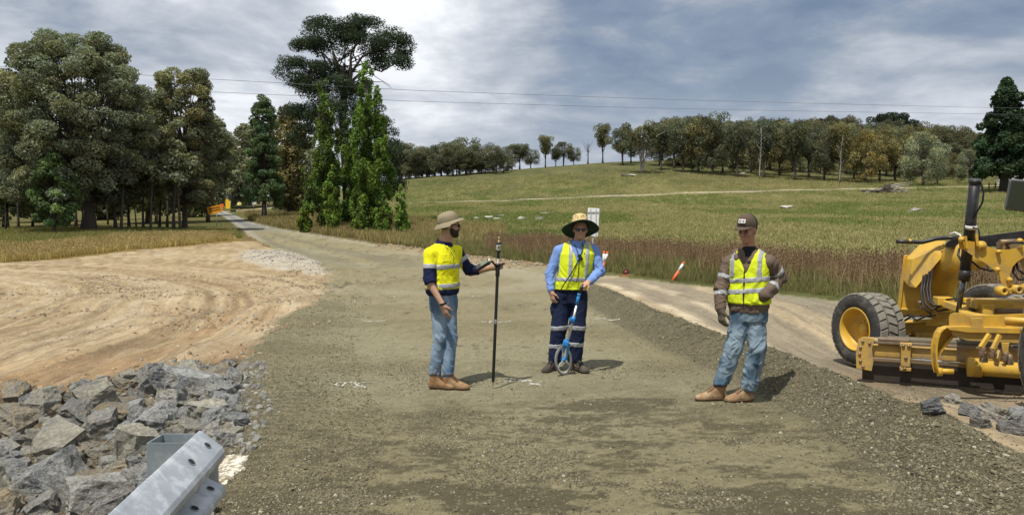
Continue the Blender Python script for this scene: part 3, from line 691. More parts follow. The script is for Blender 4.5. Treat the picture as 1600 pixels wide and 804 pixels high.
# dead trees
def dead_tree(u, D, vt, wd, seed, lb, m_=None, n=14, r=.03):
    h, w_ = size_for(u, D, vt, wd); gg = random.Random(seed); mb = MB(); trunk_tube(mb, 1.0 * h, r * h, seed, (.04, 0), 6, top=.2)
    for i in range(n):
        z = h * (.35 + .6 * i / n); a = gg.uniform(0, 6.28); L = w_ * .55 * gg.uniform(.5, 1)
        d = Vector((math.cos(a), math.sin(a), gg.uniform(.3, 1.1))); p0 = Vector((0, 0, z)); p1 = p0 + d * L * .5; p2 = p1 + Vector((d.x + gg.uniform(-.4, .4), d.y, d.z + .2)) * L * .5
        mb.tube([p0, p1, p2], [r * h * .4, r * h * .25, r * h * .08], 4, cap=False)
    o = mb.build('dead_tree', m_ or M_DEAD, loc=at(u, D)); tag(o, lb, 'tree')
dead_tree(918, 254, 224, 26, 3, 'leafless dead tree on the bare hill crest left of the tall lone gum', M_BARK, 12, .035)
dead_tree(1185, 196, 200, 26, 4, 'bare pale dead tree standing inside the forest edge above the capped man', None, 12, .012)
dead_tree(1310, 190, 214, 22, 9, 'bleached leafless tree in front of the brown gums of the forest', None, 12, .012)
# white-limbed gum at the forest's left end
h, w_ = size_for(1002, 205, 192, 62)
cl = dome_clumps(26, .40 * w_, .50 * h, .95 * h, .09 * w_, .14 * w_, 12, lambda t: .75 + .3 * t, .3, .7)
mb = MB()
for (lx, ly, s) in [(-.16, .0, 1), (.10, .05, 2), (.26, -.03, 3), (-.05, .1, 4)]: trunk_tube(mb, .82 * h, .018 * h, s, (lx, ly), 6, 0)
limbs(mb, cl, .3 * h, .7 * h, .022 * h, 3, 1, 4)
mb.tube([(0, 0, .2 * h), (.22 * w_, 0, .5 * h), (.38 * w_, 0, .75 * h), (.60 * w_, 0, .84 * h)], [.014 * h, .012 * h, .009 * h, .003 * h], 5)
tree('gum_tree', at(1002, 205), mb.mesh('trunk', M_BARKP), crown_mesh(cl, 6500, .016 * h, 8, GUM), label='open gum tree with pale forked limbs at the left end of the forest', tint=(.75, .75, .68))
# --- near left group
def near_gum(u, D, vt, wd, seed, n, leaves, size, h0, cr, label, tint, col=GUM, prof=None, stems=((0, 0, .42),), bark=None, every=2, up=.35, off=0, shell=.55, group=None, lim=.22, name='gum_tree', flat=.72):
    h, w_ = size_for(u, D, vt, wd)
    cl = dome_clumps(n, w_ / 2 - cr * .7, h0 * h, h - cr * .6, cr * .75, cr * 1.25, seed, prof, .5, flat)
    if off: cl = [(c[0] + off, *c[1:]) for c in cl]
    mb = MB()
    for i, (lx, ly, r_) in enumerate(stems): trunk_tube(mb, .6 * h, r_, seed + i, (lx, ly), 9, 0, top=.4)
    limbs(mb, cl, .16 * h, .5 * h, lim, seed, every, 5)
    me = mb.mesh('trunk', bark or M_BARK)
    return tree(name, at(u, D), me, crown_mesh(cl, leaves, size, seed, col, up=up, shell=shell, cvar=.32), label=label, tint=tint, group=group)
DOME = lambda t: (.80 + .22 * math.sin(min(t, .5) * 3.1)) if t < .5 else math.sqrt(max(0, 1 - ((t - .45) / .58) ** 2)) * 1.02
near_gum(140, 60, 54, 240, 11, 360, 170000, .092, .18, .84, 'huge dome crowned gum tree with a thick dark trunk at the left of the photo', (.92, .96, .98), prof=DOME, stems=((0, 0, .50), (.12, .03, .26), (-.14, .05, .24)), off=-.9)
near_gum(290, 66, 106, 132, 12, 150, 62000, .088, .18, .66, 'tall open gum tree with pale forked stems right of the huge domed gum', (.98, .95, .85), prof=lambda t: .95 - .35 * t, stems=((-.03, 0, .20), (.04, .05, .17), (.10, -.03, .14)))
near_gum(10, 72, 120, 150, 13, 150, 50000, .12, .10, .9, 'bushy gum tree cut by the left edge behind the huge domed gum', (.82, .86, .82), prof=DOME, stems=((0, 0, .25), (.1, 0, .2)))
near_gum(326, 86, 172, 92, 14, 110, 34000, .12, .34, .8, 'grey green gum tree leaning over the far road beyond the orange sign', (.88, .9, .88), stems=((0, 0, .2), (-.08, 0, .15)))
near_gum(232, 82, 150, 120, 15, 70, 15000, .22, .12, 1.4, 'dark gum tree filling the gap behind the two big gums', (.66, .68, .62), stems=((0, 0, .22), (.1, 0, .18)))
near_gum(86, 56, 236, 74, 16, 46, 12000, .10, .12, .48, 'small bright green gum sapling in front of the huge domed gum', (.95, 1.15, .8), col=GUMG, stems=((0, 0, .11),), every=1, lim=.05)
near_gum(-60, 66, 140, 150, 17, 60, 9000, .24, .10, 1.3, 'spreading gum tree just past the left edge of the photo', (.85, .88, .8), prof=DOME)
near_gum(60, 88, 175, 120, 18, 60, 10000, .24, .08, 1.4, 'dark gum tree glimpsed low behind the domed gum at left', (.62, .66, .62))
near_gum(160, 95, 190, 110, 19, 50, 9000, .26, .06, 1.4, 'shaded gum tree behind the thick dark trunk', (.60, .64, .6))
near_gum(300, 105, 210, 90, 20, 50, 9000, .24, .05, 1.4, 'low leafy gum tree behind the forked pale stems', (.7, .74, .68))
# slim trunks of the young stand
g = random.Random(8)
_sl = [182, 190, 203, 214, 225, 236, 250, 262, 272, 30, 52, 10, 120, 170, 245, 283]; SORD = [sorted(_sl).index(x) for x in _sl]
for i, (u, D, vb_) in enumerate([(182, 62, 0), (190, 60, 0), (203, 66, 0), (214, 70, 0), (225, 64, 0), (236, 61, 0), (250, 68, 0), (262, 72, 0), (272, 63, 0), (30, 66, 0), (52, 74, 0), (10, 62, 0), (120, 72, 0), (170, 78, 0), (245, 80, 0), (283, 62, 0)]):
    b = at(u, D); hh = 6.5 + g.uniform(-1, 1.5); mb = MB(); trunk_tube(mb, hh, g.uniform(.06, .15), i, (g.uniform(-.10, .10), 0), 7)
    cl = [(g.uniform(-1.1, 1.1), g.uniform(-1, 1), hh * g.uniform(.62, 1.0), .8, .8, .6) for _ in range(9)]
    limbs(mb, cl, .4 * hh, .8 * hh, .06, i, 1, 4)
    tree('gum_tree', b, mb.mesh('trunk', M_BARK), crown_mesh(cl, 1500, .18, i + 60, GUM), label=ORD[SORD[i]] + ' slim bare gum trunk from the left in the young stand beneath the big gums', group='slim young gums under the big gums', tint=(.8, .82, .75))
# trees along the far road and behind the poplars
near_gum(414, 92, 152, 66, 30, 120, 36000, .10, .13, .62, 'dense green she oak beside the far road, left of the poplars', (1.25, 1.5, 1.15), col=(.085, .105, .062), prof=lambda t: .95 - .62 * t ** 1.4 + .12 * math.sin(t * 17), stems=((0, 0, .3),), up=.15, name='she_oak')
near_gum(455, 104, 168, 80, 31, 60, 12000, .22, .08, 1.3, 'olive brown gum tree between the she oak and the poplars', (.80, .82, .70), col=OLV)
near_gum(388, 145, 192, 100, 32, 60, 14000, .24, .10, 1.6, 'grey green gum tree behind the she oak above the far road', (.85, .88, .85))
near_gum(378, 142, 262, 50, 33, 34, 6000, .2, .02, .9, 'low grey bush at the far road edge behind the warning signs', (1.15, 1.2, 1.2))
near_gum(448, 112, 262, 56, 34, 36, 7000, .2, .02, .9, 'low grey green bush under the olive gum right of the she oak', (1.2, 1.25, 1.25))
near_gum(345, 165, 212, 90, 35, 50, 7000, .32, .05, 2.0, 'distant dark gum tree closing the view up the far road', (.7, .72, .7))
near_gum(270, 150, 230, 120, 36, 50, 7000, .32, .05, 2.0, 'distant gum tree far behind the slim trunks', (.62, .66, .62))
near_gum(470, 150, 215, 100, 37, 50, 7000, .32, .05, 2.0, 'distant gum tree seen between she oak and poplars', (.7, .7, .66))
near_gum(100, 150, 236, 160, 38, 50, 7000, .32, .03, 2.0, 'distant low gum tree far behind the small sapling', (.55, .6, .56))
near_gum(-20, 140, 225, 160, 39, 50, 7000, .32, .03, 2.0, 'distant dark gum tree far back at the left edge', (.55, .6, .56))
# poplars
def poplar(u, D, vt, wd, seed, n, leaves, size, label, tint, prof=None, h0=.05, cr=.45, stem=.18, dead_top=0):
    h, w_ = size_for(u, D, vt, wd); gg = random.Random(seed)
    prof = prof or (lambda t: (.40 + 1.55 * t - 1.15 * t * t if t < .6 else 0.91 - (t - .6) * 1.35))
    cl = []
    for i in range(n):
        t = (i + .5) / n; sp = i % 4; th = [1.0, .80, .86, .70][sp]; sx = [0, -.14, .13, .19][sp] * w_; sy = [0, .1, -.15, .2][sp] * w_
        a = gg.uniform(0, 6.28); r_ = w_ / 2 * max(.05, prof(t)) * .78 * gg.random() ** .6
        s = cr * (1.0 - .5 * t) * gg.uniform(.65, 1.25); cl.append((sx * min(1, .3 + t) * (1.1 - .35 * t) + r_ * math.cos(a), sy + r_ * math.sin(a), h * (h0 + (th - h0) * t) - s * .5 + gg.uniform(-.3, .3), s * .85, s * .85, s * 1.5))
    mb = MB()
    for k in range(3): trunk_tube(mb, h * .9, stem * (.9 if k == 0 else .55), seed + k, (gg.uniform(-.02, .02), gg.uniform(-.02, .02)), 7, x=(k - 1) * .12)
    for i in range(dead_top):
        a = gg.uniform(0, 6.28); zz_ = h * gg.uniform(.5, .8); mb.tube([(0, 0, zz_), (.35 * math.cos(a), .3 * math.sin(a), zz_ + .9), (.45 * math.cos(a), .4 * math.sin(a), zz_ + 2.4)], [.05, .04, .012], 4, cap=False)
    return tree('poplar', at(u, D), mb.mesh('trunk', M_BARK), crown_mesh(cl, leaves, size, seed, POP, up=.4, shell=.25, cvar=.35, aspect=.7), label=label, tint=tint)
poplar(574, 66, 98, 84, 41, 230, 60000, .092, 'tallest and brightest green poplar of the roadside clump', (.95, 1.05, .8), cr=.62, stem=.3)
poplar(508, 69, 126, 62, 42, 150, 28000, .09, 'thinning poplar with grey dead twigs left of the brightest poplar', (.80, .82, .72), cr=.55, stem=.22, dead_top=26, h0=.12)
poplar(545, 74, 180, 50, 43, 60, 9000, .13, 'dark poplar squeezed between the two tall poplars', (.6, .7, .6), cr=.5)
poplar(480, 68, 248, 24, 44, 40, 4200, .10, 'narrow young poplar at the left end of the poplar clump', (.95, 1.0, .8), cr=.33, stem=.07)
poplar(517, 64, 256, 30, 45, 50, 6000, .10, 'young yellow green poplar in front of the thinning poplar', (1.15, 1.2, .75), cr=.36, stem=.07)
poplar(627, 60, 288, 34, 46, 40, 4200, .09, 'low bright green sucker bush at the right end of the poplars', (1.25, 1.35, .95), cr=.30, stem=.04, prof=lambda t: 1 - .7 * t)
poplar(600, 60, 304, 40, 47, 40, 4200, .09, 'low sucker growth at the foot of the brightest poplar', (1.15, 1.2, .85), cr=.28, stem=.04, prof=lambda t: 1 - .6 * t)
poplar(560, 63, 318, 36, 48, 36, 3200, .09, 'knee high poplar suckers under the tall poplars', (1.2, 1.15, .8), cr=.28, stem=.03, prof=lambda t: 1 - .6 * t)
poplar(472, 66, 318, 24, 49, 24, 2200, .09, 'tuft of poplar suckers by the road left of the poplars', (1.25, 1.2, .7), cr=.24, stem=.03, prof=lambda t: 1 - .6 * t)
# the big umbrella pine behind the poplars
D0 = 80; hb = at(545, D0); cl = []
def pp(u, v, dy=0): q_ = P(u, v, D0 + dy); return q_ - hb
gg = random.Random(3)
for (u, v, rx, rz, k) in [(500, 48, 30, 18, 7), (535, 40, 34, 15, 8), (575, 46, 34, 17, 8), (612, 64, 26, 17, 7), (626, 88, 18, 18, 6), (475, 75, 24, 15, 6), (458, 102, 18, 15, 5), (470, 122, 24, 11, 5), (600, 92, 24, 12, 5), (515, 72, 28, 12, 6), (556, 62, 30, 10, 6), (500, 100, 26, 10, 5), (466, 128, 16, 8, 3), (585, 72, 18, 10, 3),
                          (520, 118, 36, 9, 7), (490, 140, 26, 10, 6), (545, 140, 28, 12, 7), (520, 160, 40, 12, 8), (560, 180, 44, 16, 8), (500, 190, 30, 22, 8), (602, 200, 18, 16, 5), (608, 230, 18, 20, 6), (598, 265, 20, 20, 6), (545, 225, 52, 30, 10), (540, 280, 50, 28, 10), (602, 295, 20, 14, 4), (466, 180, 22, 18, 6), (470, 215, 18, 18, 5)]:
    for j in range(k):
        uu_ = u + gg.uniform(-rx, rx) * .8; vv_ = v + gg.uniform(-rz, rz) * .8; q_ = pp(uu_, vv_, gg.uniform(-1, 1) * rx * .09)
        s = gg.uniform(.75, 1.15) * 1.12; cl.append((*q_, s * 1.15, s * 1.15, s * .66))
mb = MB()
mb.tube([pp(545, 335), pp(540, 250), pp(535, 180), pp(538, 140), pp(528, 105), pp(520, 80)], [.55, .48, .42, .36, .2, .12], 10)
for path, r_ in [([(538, 150), (548, 118), (548, 85), (560, 60)], .26), ([(540, 160), (528, 130), (510, 100), (498, 70)], .26), ([(545, 120), (565, 90), (590, 75), (612, 66)], .16),
                 ([(540, 135), (575, 105), (596, 112), (625, 95)], .17), ([(535, 140), (505, 118), (480, 110), (460, 100)], .17), ([(560, 88), (572, 110), (590, 122), (610, 134)], .07),
                 ([(520, 100), (506, 84), (482, 80)], .10), ([(580, 100), (585, 85), (578, 60)], .10), ([(596, 112), (604, 100), (600, 84)], .08), ([(545, 150), (580, 128), (598, 128), (612, 138)], .06)]:
    mb.tube([pp(u, v, gg.uniform(-1.5, 1.5)) for u, v in path], [r_ * (1 - .75 * i / (len(path) - 1)) for i in range(len(path))], 6, cap=False)
for c in cl[::3]:
    if c[2] > pp(545, 150).z:
        a = pp(gg.uniform(520, 560), gg.uniform(85, 130)); mb.tube([a, a.lerp(Vector(c[:3]), .5) + Vector((0, 0, -.3)), Vector(c[:3])], [.08, .05, .02], 4, cap=False)
tree('pine_tree', hb, mb.mesh('trunk', M_BARK), crown_mesh(cl, 95000, .12, 77, (.040, .058, .032), aspect=.34, shell=.3, up=.2, cvar=.25), label='giant dark umbrella pine towering behind the poplars')
# big dark conifer at the right edge
D1 = 150; h, w_ = size_for(1566, D1, 120, 108); cl = []
for i in range(190):
    t = (i + .5) / 190; a = i * 2.4; rad = w_ / 2 * (1 - t) ** .62 * (.85 + .22 * math.sin(t * 25)) * gg.uniform(.55, 1.02)
    s = 1.5 * (1 - .55 * t); cl.append((rad * math.cos(a), rad * math.sin(a), h * (.145 + .835 * t) , s, s, s * .75))
mb = MB(); trunk_tube(mb, h * .9, .75, 5, n=9); trunk_tube(mb, h * .4, .5, 6, (.1, 0), x=3.2, n=8); limbs(mb, cl, .1 * h, .8 * h, .25, 7, 4, 5)
tree('cypress_tree', at(1566, D1), mb.mesh('trunk', M_BARK), crown_mesh(cl, 30000, .30, 78, (.038, .066, .032), up=.3, cvar=.5), label='massive dark green conifer at the right edge above the farm building')
# fallen limbs and a small log beneath
# ---------------------------------------------------------------- scattered stuff (instances on points)
def proto_coll(name, meshes):
    c = bpy.data.collections.new(name)
    for i, me in enumerate(meshes):
        o = bpy.data.objects.new('%s_%02d' % (name, i), me); c.objects.link(o)
    return c
def scatter(name, pts, coll, scl, rot, label, cat, group=None, stretch=None):
    me = bpy.data.meshes.new(name); n = len(pts); me.vertices.add(n); me.vertices.foreach_set('co', np.asarray(pts, np.float32).ravel())
    a = me.attributes.new('rot', 'FLOAT_VECTOR', 'POINT'); a.data.foreach_set('vector', np.asarray(rot, np.float32).ravel())
    s3 = np.repeat(np.asarray(scl, np.float32)[:, None], 3, 1) if np.ndim(scl) == 1 else np.asarray(scl, np.float32)
    a = me.attributes.new('scl', 'FLOAT_VECTOR', 'POINT'); a.data.foreach_set('vector', s3.ravel())
    o = link(name, me); tag(o, label, cat, group, 'stuff')
    ng = bpy.data.node_groups.new(name, 'GeometryNodeTree')
    ng.interface.new_socket('Geometry', in_out='INPUT', socket_type='NodeSocketGeometry'); ng.interface.new_socket('Geometry', in_out='OUTPUT', socket_type='NodeSocketGeometry')
    N_, L_ = ng.nodes, ng.links
    gi = N_.new('NodeGroupInput'); go = N_.new('NodeGroupOutput'); ip = N_.new('GeometryNodeInstanceOnPoints'); ci = N_.new('GeometryNodeCollectionInfo')
    ci.inputs['Collection'].default_value = coll; ci.inputs['Separate Children'].default_value = True; ci.inputs['Reset Children'].default_value = True
    ip.inputs['Pick Instance'].default_value = True
    ar = N_.new('GeometryNodeInputNamedAttribute'); ar.data_type = 'FLOAT_VECTOR'; ar.inputs[0].default_value = 'rot'
    as_ = N_.new('GeometryNodeInputNamedAttribute'); as_.data_type = 'FLOAT_VECTOR'; as_.inputs[0].default_value = 'scl'
    e2r = N_.new('FunctionNodeEulerToRotation')
    L_.new(gi.outputs[0], ip.inputs['Points']); L_.new(ci.outputs[0], ip.inputs['Instance'])
    L_.new(ar.outputs['Attribute'], e2r.inputs[0]); L_.new(e2r.outputs[0], ip.inputs['Rotation']); L_.new(as_.outputs['Attribute'], ip.inputs['Scale'])
    L_.new(ip.outputs[0], go.inputs[0])
    md = o.modifiers.new('scatter', 'NODES'); md.node_group = ng; return o
def tuft(seed, n, h, spread, wd, c0, c1, lean=.35, heads=None):
    g = np.random.default_rng(seed); V = []; F = []; C = []
    for i in range(n):
        a = g.random() * 6.283; r_ = spread * math.sqrt(g.random()); x, y = r_ * math.cos(a), r_ * math.sin(a)
        hh = h * (.55 + .6 * g.random()); la = g.random() * 6.283; l = lean * hh * g.random(); dx, dy = l * math.cos(la), l * math.sin(la)
        px, py = -math.sin(la) * wd, math.cos(la) * wd; b = len(V)
        px, py = wd * math.cos(a * 3), wd * math.sin(a * 3)
        V += [(x - px, y - py, -.03), (x + px, y + py, -.03), (x + dx * .45 + px * .7, y + dy * .45 + py * .7, hh * .55), (x + dx * .45 - px * .7, y + dy * .45 - py * .7, hh * .55), (x + dx, y + dy, hh), (x + dx + px * .2, y + dy + py * .2, hh)]
        F += [(b, b + 1, b + 2, b + 3), (b + 3, b + 2, b + 5, b + 4)]; k = g.random(); c = np.array(c0) * (1 - k) + np.array(c1) * k; C += [c * .9] * 2 + [c] * 2 + [c * 1.1] * 2
        if heads and g.random() < heads[0]:
            hs = heads[1]; hc = np.array(heads[2]) * (.7 + .6 * g.random())
            for q in range(heads[3] if len(heads) > 3 else 3):
                zz_ = hh * (1 - .13 * q); ox, oy = dx * (1 - .1 * q) + x, dy * (1 - .1 * q) + y; s = hs * (.7 + .5 * g.random()); ang = g.random() * 3.14; ca, sa = math.cos(ang) * s, math.sin(ang) * s; b = len(V)
                V += [(ox - ca, oy - sa, zz_), (ox, oy, zz_ - s * 1.3), (ox + ca, oy + sa, zz_), (ox, oy, zz_ + s * 1.3)]; F += [(b, b + 1, b + 2, b + 3)]; C += [hc] * 4
    return mesh_np('tuft', V, F, [M_BLADE], col=np.array(C))
rng = np.random.default_rng(7)
def pts_on(x, y, dz=0): return np.stack([x, y, gz(x, y) + dz], 1)
def rots(n, tilt=.15): r_ = rng.normal(size=(n, 3)) * tilt; r_[:, 2] = rng.random(n) * 6.283; return r_
# brown dock and reed strip behind the side road
bw = [G0(*p) for p in [(640, 386), (720, 396), (800, 409), (860, 417), (930, 427), (1000, 435), (1100, 446), (1200, 456), (1300, 468), (1450, 485), (1700, 512), (2100, 552)]]
xs = rng.uniform(-12, 30, 300000); ys = rng.uniform(10, 62, 300000)
d_, t_ = poly_d(xs, ys, bw); sd_ = np.minimum(poly_sd(xs, ys, SIDE), poly_sd(xs, ys, ROAD)); u_ = CU + FPX * xs / ys
dens = fbm(xs * .5, ys * .5, 201, 3)
m_ = (sd_ > .7) & (d_ < 4.6 * (.75 + .6 * dens)) & (sd_ > .9 + 1.1 * fbm(xs * .4, ys * .4, 203)) & (u_ > 760)
brown = np.flatnonzero(m_ & (dens > .36))[:5600]
dock = proto_coll('dock_stalk', [tuft(i, 13, .80, .24, .007, (.25, .17, .10), (.42, .31, .18), .35, (.6, .018, (.15, .085, .05), 4)) for i in range(5)])
scatter('dock_weeds', pts_on(xs[brown], ys[brown]), dock, rng.uniform(.45, 1.0, len(brown)) * (.7 + .7 * dens[brown]), rots(len(brown), .08), 'strip of tall dead reddish brown dock weeds behind the side road', 'weeds')
straw = proto_coll('straw_tuft', [tuft(20 + i, 16, .55, .22, .009, (.27, .20, .11), (.17, .15, .06), .4) for i in range(4)])
k_ = np.flatnonzero((sd_ > .55) & (d_ < 6.0) & (u_ > 600))[:12000]
sc = rng.uniform(.5, 1.2, len(k_)) * (.55 + .5 * sst(sd_[k_], .6, 1.8))
scatter('verge_grass', pts_on(xs[k_], ys[k_]), proto_coll('verge_tuft', [tuft(30 + i, 16, .50, .22, .010, (.10, .12, .03), (.24, .20, .09), .4) for i in range(5)]), sc, rots(len(k_)), 'mixed green and straw coloured grass along the foot of the brown weeds', 'grass')
# golden grass in front of the left trees
xs2 = rng.uniform(-60, -8, 160000); ys2 = rng.uniform(32, 66, 160000); u2 = CU + FPX * xs2 / ys2; sp2 = poly_sd(xs2, ys2, PAD); sr2 = poly_sd(xs2, ys2, ROAD)
k2 = np.flatnonzero((sp2 > .1 + 1.5 * fbm(xs2 * .4, ys2 * .4, 204)) & (sp2 < 9) & (sr2 > .8) & (u2 < 366) & (u2 > -80) & (rng.random(160000) < np.clip(1.25 - sp2 / 9, .2, 1)))[:16000]
scatter('golden_grass', pts_on(xs2[k2], ys2[k2]), proto_coll('gold_tuft', [tuft(40 + i, 15, .38, .26, .016, (.52, .39, .15), (.34, .28, .09), .35, (.5, .025, (.42, .31, .14), 2)) for i in range(5)]), rng.uniform(.3, 1.1, len(k2)) * (.5 + .9 * fbm(xs2[k2] * .5, ys2[k2] * .5, 209)) * (1 - .6 * sst(u2[k2], 330, 400)), rots(len(k2)), 'tall golden dry grass between the graded dirt and the gum trees', 'grass')
k3 = np.flatnonzero((sp2 > 4) & (u2 < 400) & (u2 > -80) & (sr2 > .8))[:16000]
GT = proto_coll('paddock_tuft', [tuft(50 + i, 14, .30, .25, .016, (.15, .165, .045), (.31, .26, .09), .4) for i in range(5)])
scatter('paddock_grass', pts_on(xs2[k3], ys2[k3]), GT, rng.uniform(.5, 1.2, len(k3)), rots(len(k3)), 'green and yellow grass under the gum trees at left', 'grass')
# roadside grass by the poplars
xs4 = rng.uniform(-40, 2, 200000); ys4 = rng.uniform(42, 110, 200000); u4 = CU + FPX * xs4 / ys4; sr4 = poly_sd(xs4, ys4, ROAD)
k4 = np.flatnonzero((sr4 > .6) & (sr4 < 16) & ((u4 > 455) | (ys4 > 70)) & (u4 > 385) & (u4 < 790))[:16000]
scatter('roadside_grass', pts_on(xs4[k4], ys4[k4]), proto_coll('road_tuft', [tuft(60 + i, 15, .62, .30, .022, (.17, .16, .05), (.34, .26, .12), .35) for i in range(5)]), rng.uniform(.3, 1.1, len(k4)) * (.5 + .9 * fbm(xs4[k4] * .4, ys4[k4] * .4, 210)), rots(len(k4)), 'long mixed grass along the road beneath the poplars', 'grass')
# pasture tussocks
n_ = 130000; dd_ = np.exp(rng.uniform(math.log(17), math.log(215), n_)); uu_ = rng.uniform(600, 1760, n_); xx_ = (uu_ - CU) / FPX * dd_
ok = (poly_sd(xx_, dd_, SIDE) > 2.0) & (poly_sd(xx_, dd_, ROAD) > 3) & (poly_d(xx_, dd_, TRACK)[0] > 2.0) & (fbm(xx_ * .25, dd_ * .12, 207) > .22)
k5 = np.flatnonzero(ok)[:90000]
dryp = np.clip(sst(fbm(xx_[k5] * .10, dd_[k5] * .06, 70, 4), .40, .62) + .6 * (fbm(xx_[k5] * .5, dd_[k5] * .25, 74, 3) - .5) + .35 * sst(dd_[k5], 150, 175), .08, .95)
isd = rng.random(len(k5)) < dryp
for nm, sel, lab, cs in [('green_pasture_grass', k5[~isd], 'fresh green pasture grass on the slope behind the workers', [((.12, .165, .036), (.17, .205, .058)), ((.15, .18, .048), (.20, .215, .07))]), ('straw_pasture_grass', k5[isd], 'straw coloured dry grass mixed through the sloping pasture', [((.33, .29, .125), (.26, .235, .10)), ((.27, .25, .10), (.35, .30, .15))])]:
    scatter(nm, pts_on(xx_[sel], dd_[sel]), proto_coll(nm + '_tuft', [tuft(70 + i, 13, .115, .34, .014, cs[i % 2][0], cs[i % 2][1], .6) for i in range(5)]), rng.uniform(.4, 1.35, len(sel)) * (.8 + dd_[sel] * .008), rots(len(sel)), lab, 'grass')
# ---------------------------------------------------------------- stones
def rock_mesh(name, seed, sub=1, rough=.28, mats=None, planes=9, jit=.03):
    """angular broken stone: ball cut by random planes"""
    g = random.Random(seed); bm = bmesh.new(); bmesh.ops.create_icosphere(bm, subdivisions=sub, radius=1)
    for i in range(planes):
        d = Vector((g.gauss(0, 1), g.gauss(0, 1), g.gauss(0, 1))).normalized(); o_ = d * g.uniform(.45, .78)
        geom = bm.verts[:] + bm.edges[:] + bm.faces[:]
        r_ = bmesh.ops.bisect_plane(bm, geom=geom, plane_co=o_, plane_no=d, clear_outer=True)
        ed = [e for e in r_['geom_cut'] if isinstance(e, bmesh.types.BMEdge)]
        if ed:
            try: bmesh.ops.contextual_create(bm, geom=ed)
            except Exception: pass
    bmesh.ops.remove_doubles(bm, verts=bm.verts[:], dist=.06)
    if jit > 0:
        bmesh.ops.triangulate(bm, faces=bm.faces[:])
    for v in bm.verts: v.co += Vector((g.gauss(0, jit), g.gauss(0, jit), g.gauss(0, jit)))
    bmesh.ops.recalc_face_normals(bm, faces=bm.faces)
    me = bpy.data.meshes.new(name); bm.to_mesh(me); bm.free()
    for m__ in (mats or []): me.materials.append(m__)
    return me
M_CHIP = mat('crushed_stone', (.135, .119, .073), .95, .25, 30, obj=.9)
M_CHIPL = mat('pale_stone', (.30, .28, .21), .95, .2, 30, obj=.6)
chips = proto_coll('stone_chip', [rock_mesh('chip', 500 + i, 1, mats=[M_CHIP if i < 19 else M_CHIPL], planes=7, jit=.05) for i in range(20)])
n_ = 260000; dd_ = 3.6 * np.exp(rng.random(n_) ** 1.15 * math.log(18 / 3.6)); uu_ = rng.uniform(200, 1700, n_); xx_ = (uu_ - CU) / FPX * dd_
sr_ = poly_sd(xx_, dd_, ROAD); dw_ = poly_d(xx_, dd_, WIND)[0]; ss_ = poly_sd(xx_, dd_, SIDE)
cl_ = fbm(xx_ * 1.1, dd_ * 1.6, 211, 4)
pr = np.where(dw_ < .55, .9, np.where(sr_ < 0, .06 + .9 * sst(cl_, .50, .66) * (1 - sst(dd_, 7.5, 10)) + np.where((xx_ < -.9) & (sr_ > -1.3), .5, 0) + .12 * (1 - sst(dw_, .6, 1.2)), .03 + .25 * sst(cl_, .55, .7)))
k6 = np.flatnonzero((rng.random(n_) < pr) & ((sr_ < 0) | (ss_ < 0) | (dw_ < .65)))[:110000]
big_ = rng.random(len(k6)) ** 5
sz = (.0035 + .0050 * rng.random(len(k6)) + .010 * big_ ** 2) * np.where(dw_[k6] < .6, 1.3, 1.0)
s3 = sz[:, None] * rng.uniform(.6, 1.2, (len(k6), 3))
scatter('gravel_stones', pts_on(xx_[k6], dd_[k6], .001), chips, s3, rots(len(k6), 1.0), 'loose crushed stones strewn over the road and its ridge', 'gravel')
# clods on the graded dirt and along the edge of the bend
M_CLOD = mat('dirt_clod', (.26, .185, .105), .95, .25, 20, obj=.7)
clods = proto_coll('clod', [rock_mesh('clod', 540 + i, 1, mats=[M_CLOD if i < 4 else M_CHIPL], planes=6, jit=.08) for i in range(6)])
n_ = 60000; xx_ = rng.uniform(-14, -2, n_); dd_ = rng.uniform(7.5, 26, n_); sp_ = poly_sd(xx_, dd_, PAD); cl_ = fbm(xx_ * .8, dd_ * .8, 215, 4)
k7 = np.flatnonzero((sp_ < -.1) & (rng.random(n_) < .06 + .9 * sst(cl_, .56, .70) + .5 * (poly_sd(xx_, dd_, RIP) < .7)))[:9000]
sz = .008 + .035 * rng.random(len(k7)) ** 4
scatter('dirt_clods', pts_on(xx_[k7], dd_[k7]), clods, sz[:, None] * rng.uniform(.6, 1.2, (len(k7), 3)), rots(len(k7), 1.0), 'small clods of earth on the graded tan dirt', 'clods')
t = rng.random(2600); ed = np.array(EDGE); ii = (t * (len(ed) - 1)).astype(int); ff = t * (len(ed) - 1) - ii
pe = ed[ii] * (1 - ff[:, None]) + ed[ii + 1] * ff[:, None] + rng.normal(size=(2600, 2)) * .38
sz = .015 + .06 * rng.random(2600) ** 3
scatter('edge_clods', pts_on(pe[:, 0], pe[:, 1]), clods, sz[:, None] * rng.uniform(.6, 1.2, (2600, 3)), rots(2600, 1.0), 'ridge of clods and stones along the far edge of the road bend', 'clods')
n_ = 6500; ea_, eb_ = rng.normal(0, 5.5, n_), rng.normal(0, .9, n_); pe = np.stack([CHALK[0] + ea_ * CHA[0] - eb_ * CHA[1], CHALK[1] + ea_ * CHA[1] + eb_ * CHA[0]], 1)
exx = ((pe[:, 0] - CHALK[0]) * CHA[0] + (pe[:, 1] - CHALK[1]) * CHA[1]); eyy = (-(pe[:, 0] - CHALK[0]) * CHA[1] + (pe[:, 1] - CHALK[1]) * CHA[0])
kk_ = (np.exp(-(exx / 10) ** 2 - (eyy / 1.6) ** 2) + .35 * (fbm(pe[:, 0], pe[:, 1], 221) - .5) > .42) & (poly_sd(pe[:, 0], pe[:, 1], ROAD) > -.1); pe = pe[kk_]; sz = .010 + .04 * rng.random(len(pe)) ** 4
M_CHALK = mat('chalky_rubble', (.37, .345, .29), .95, .25, 20, obj=.8)
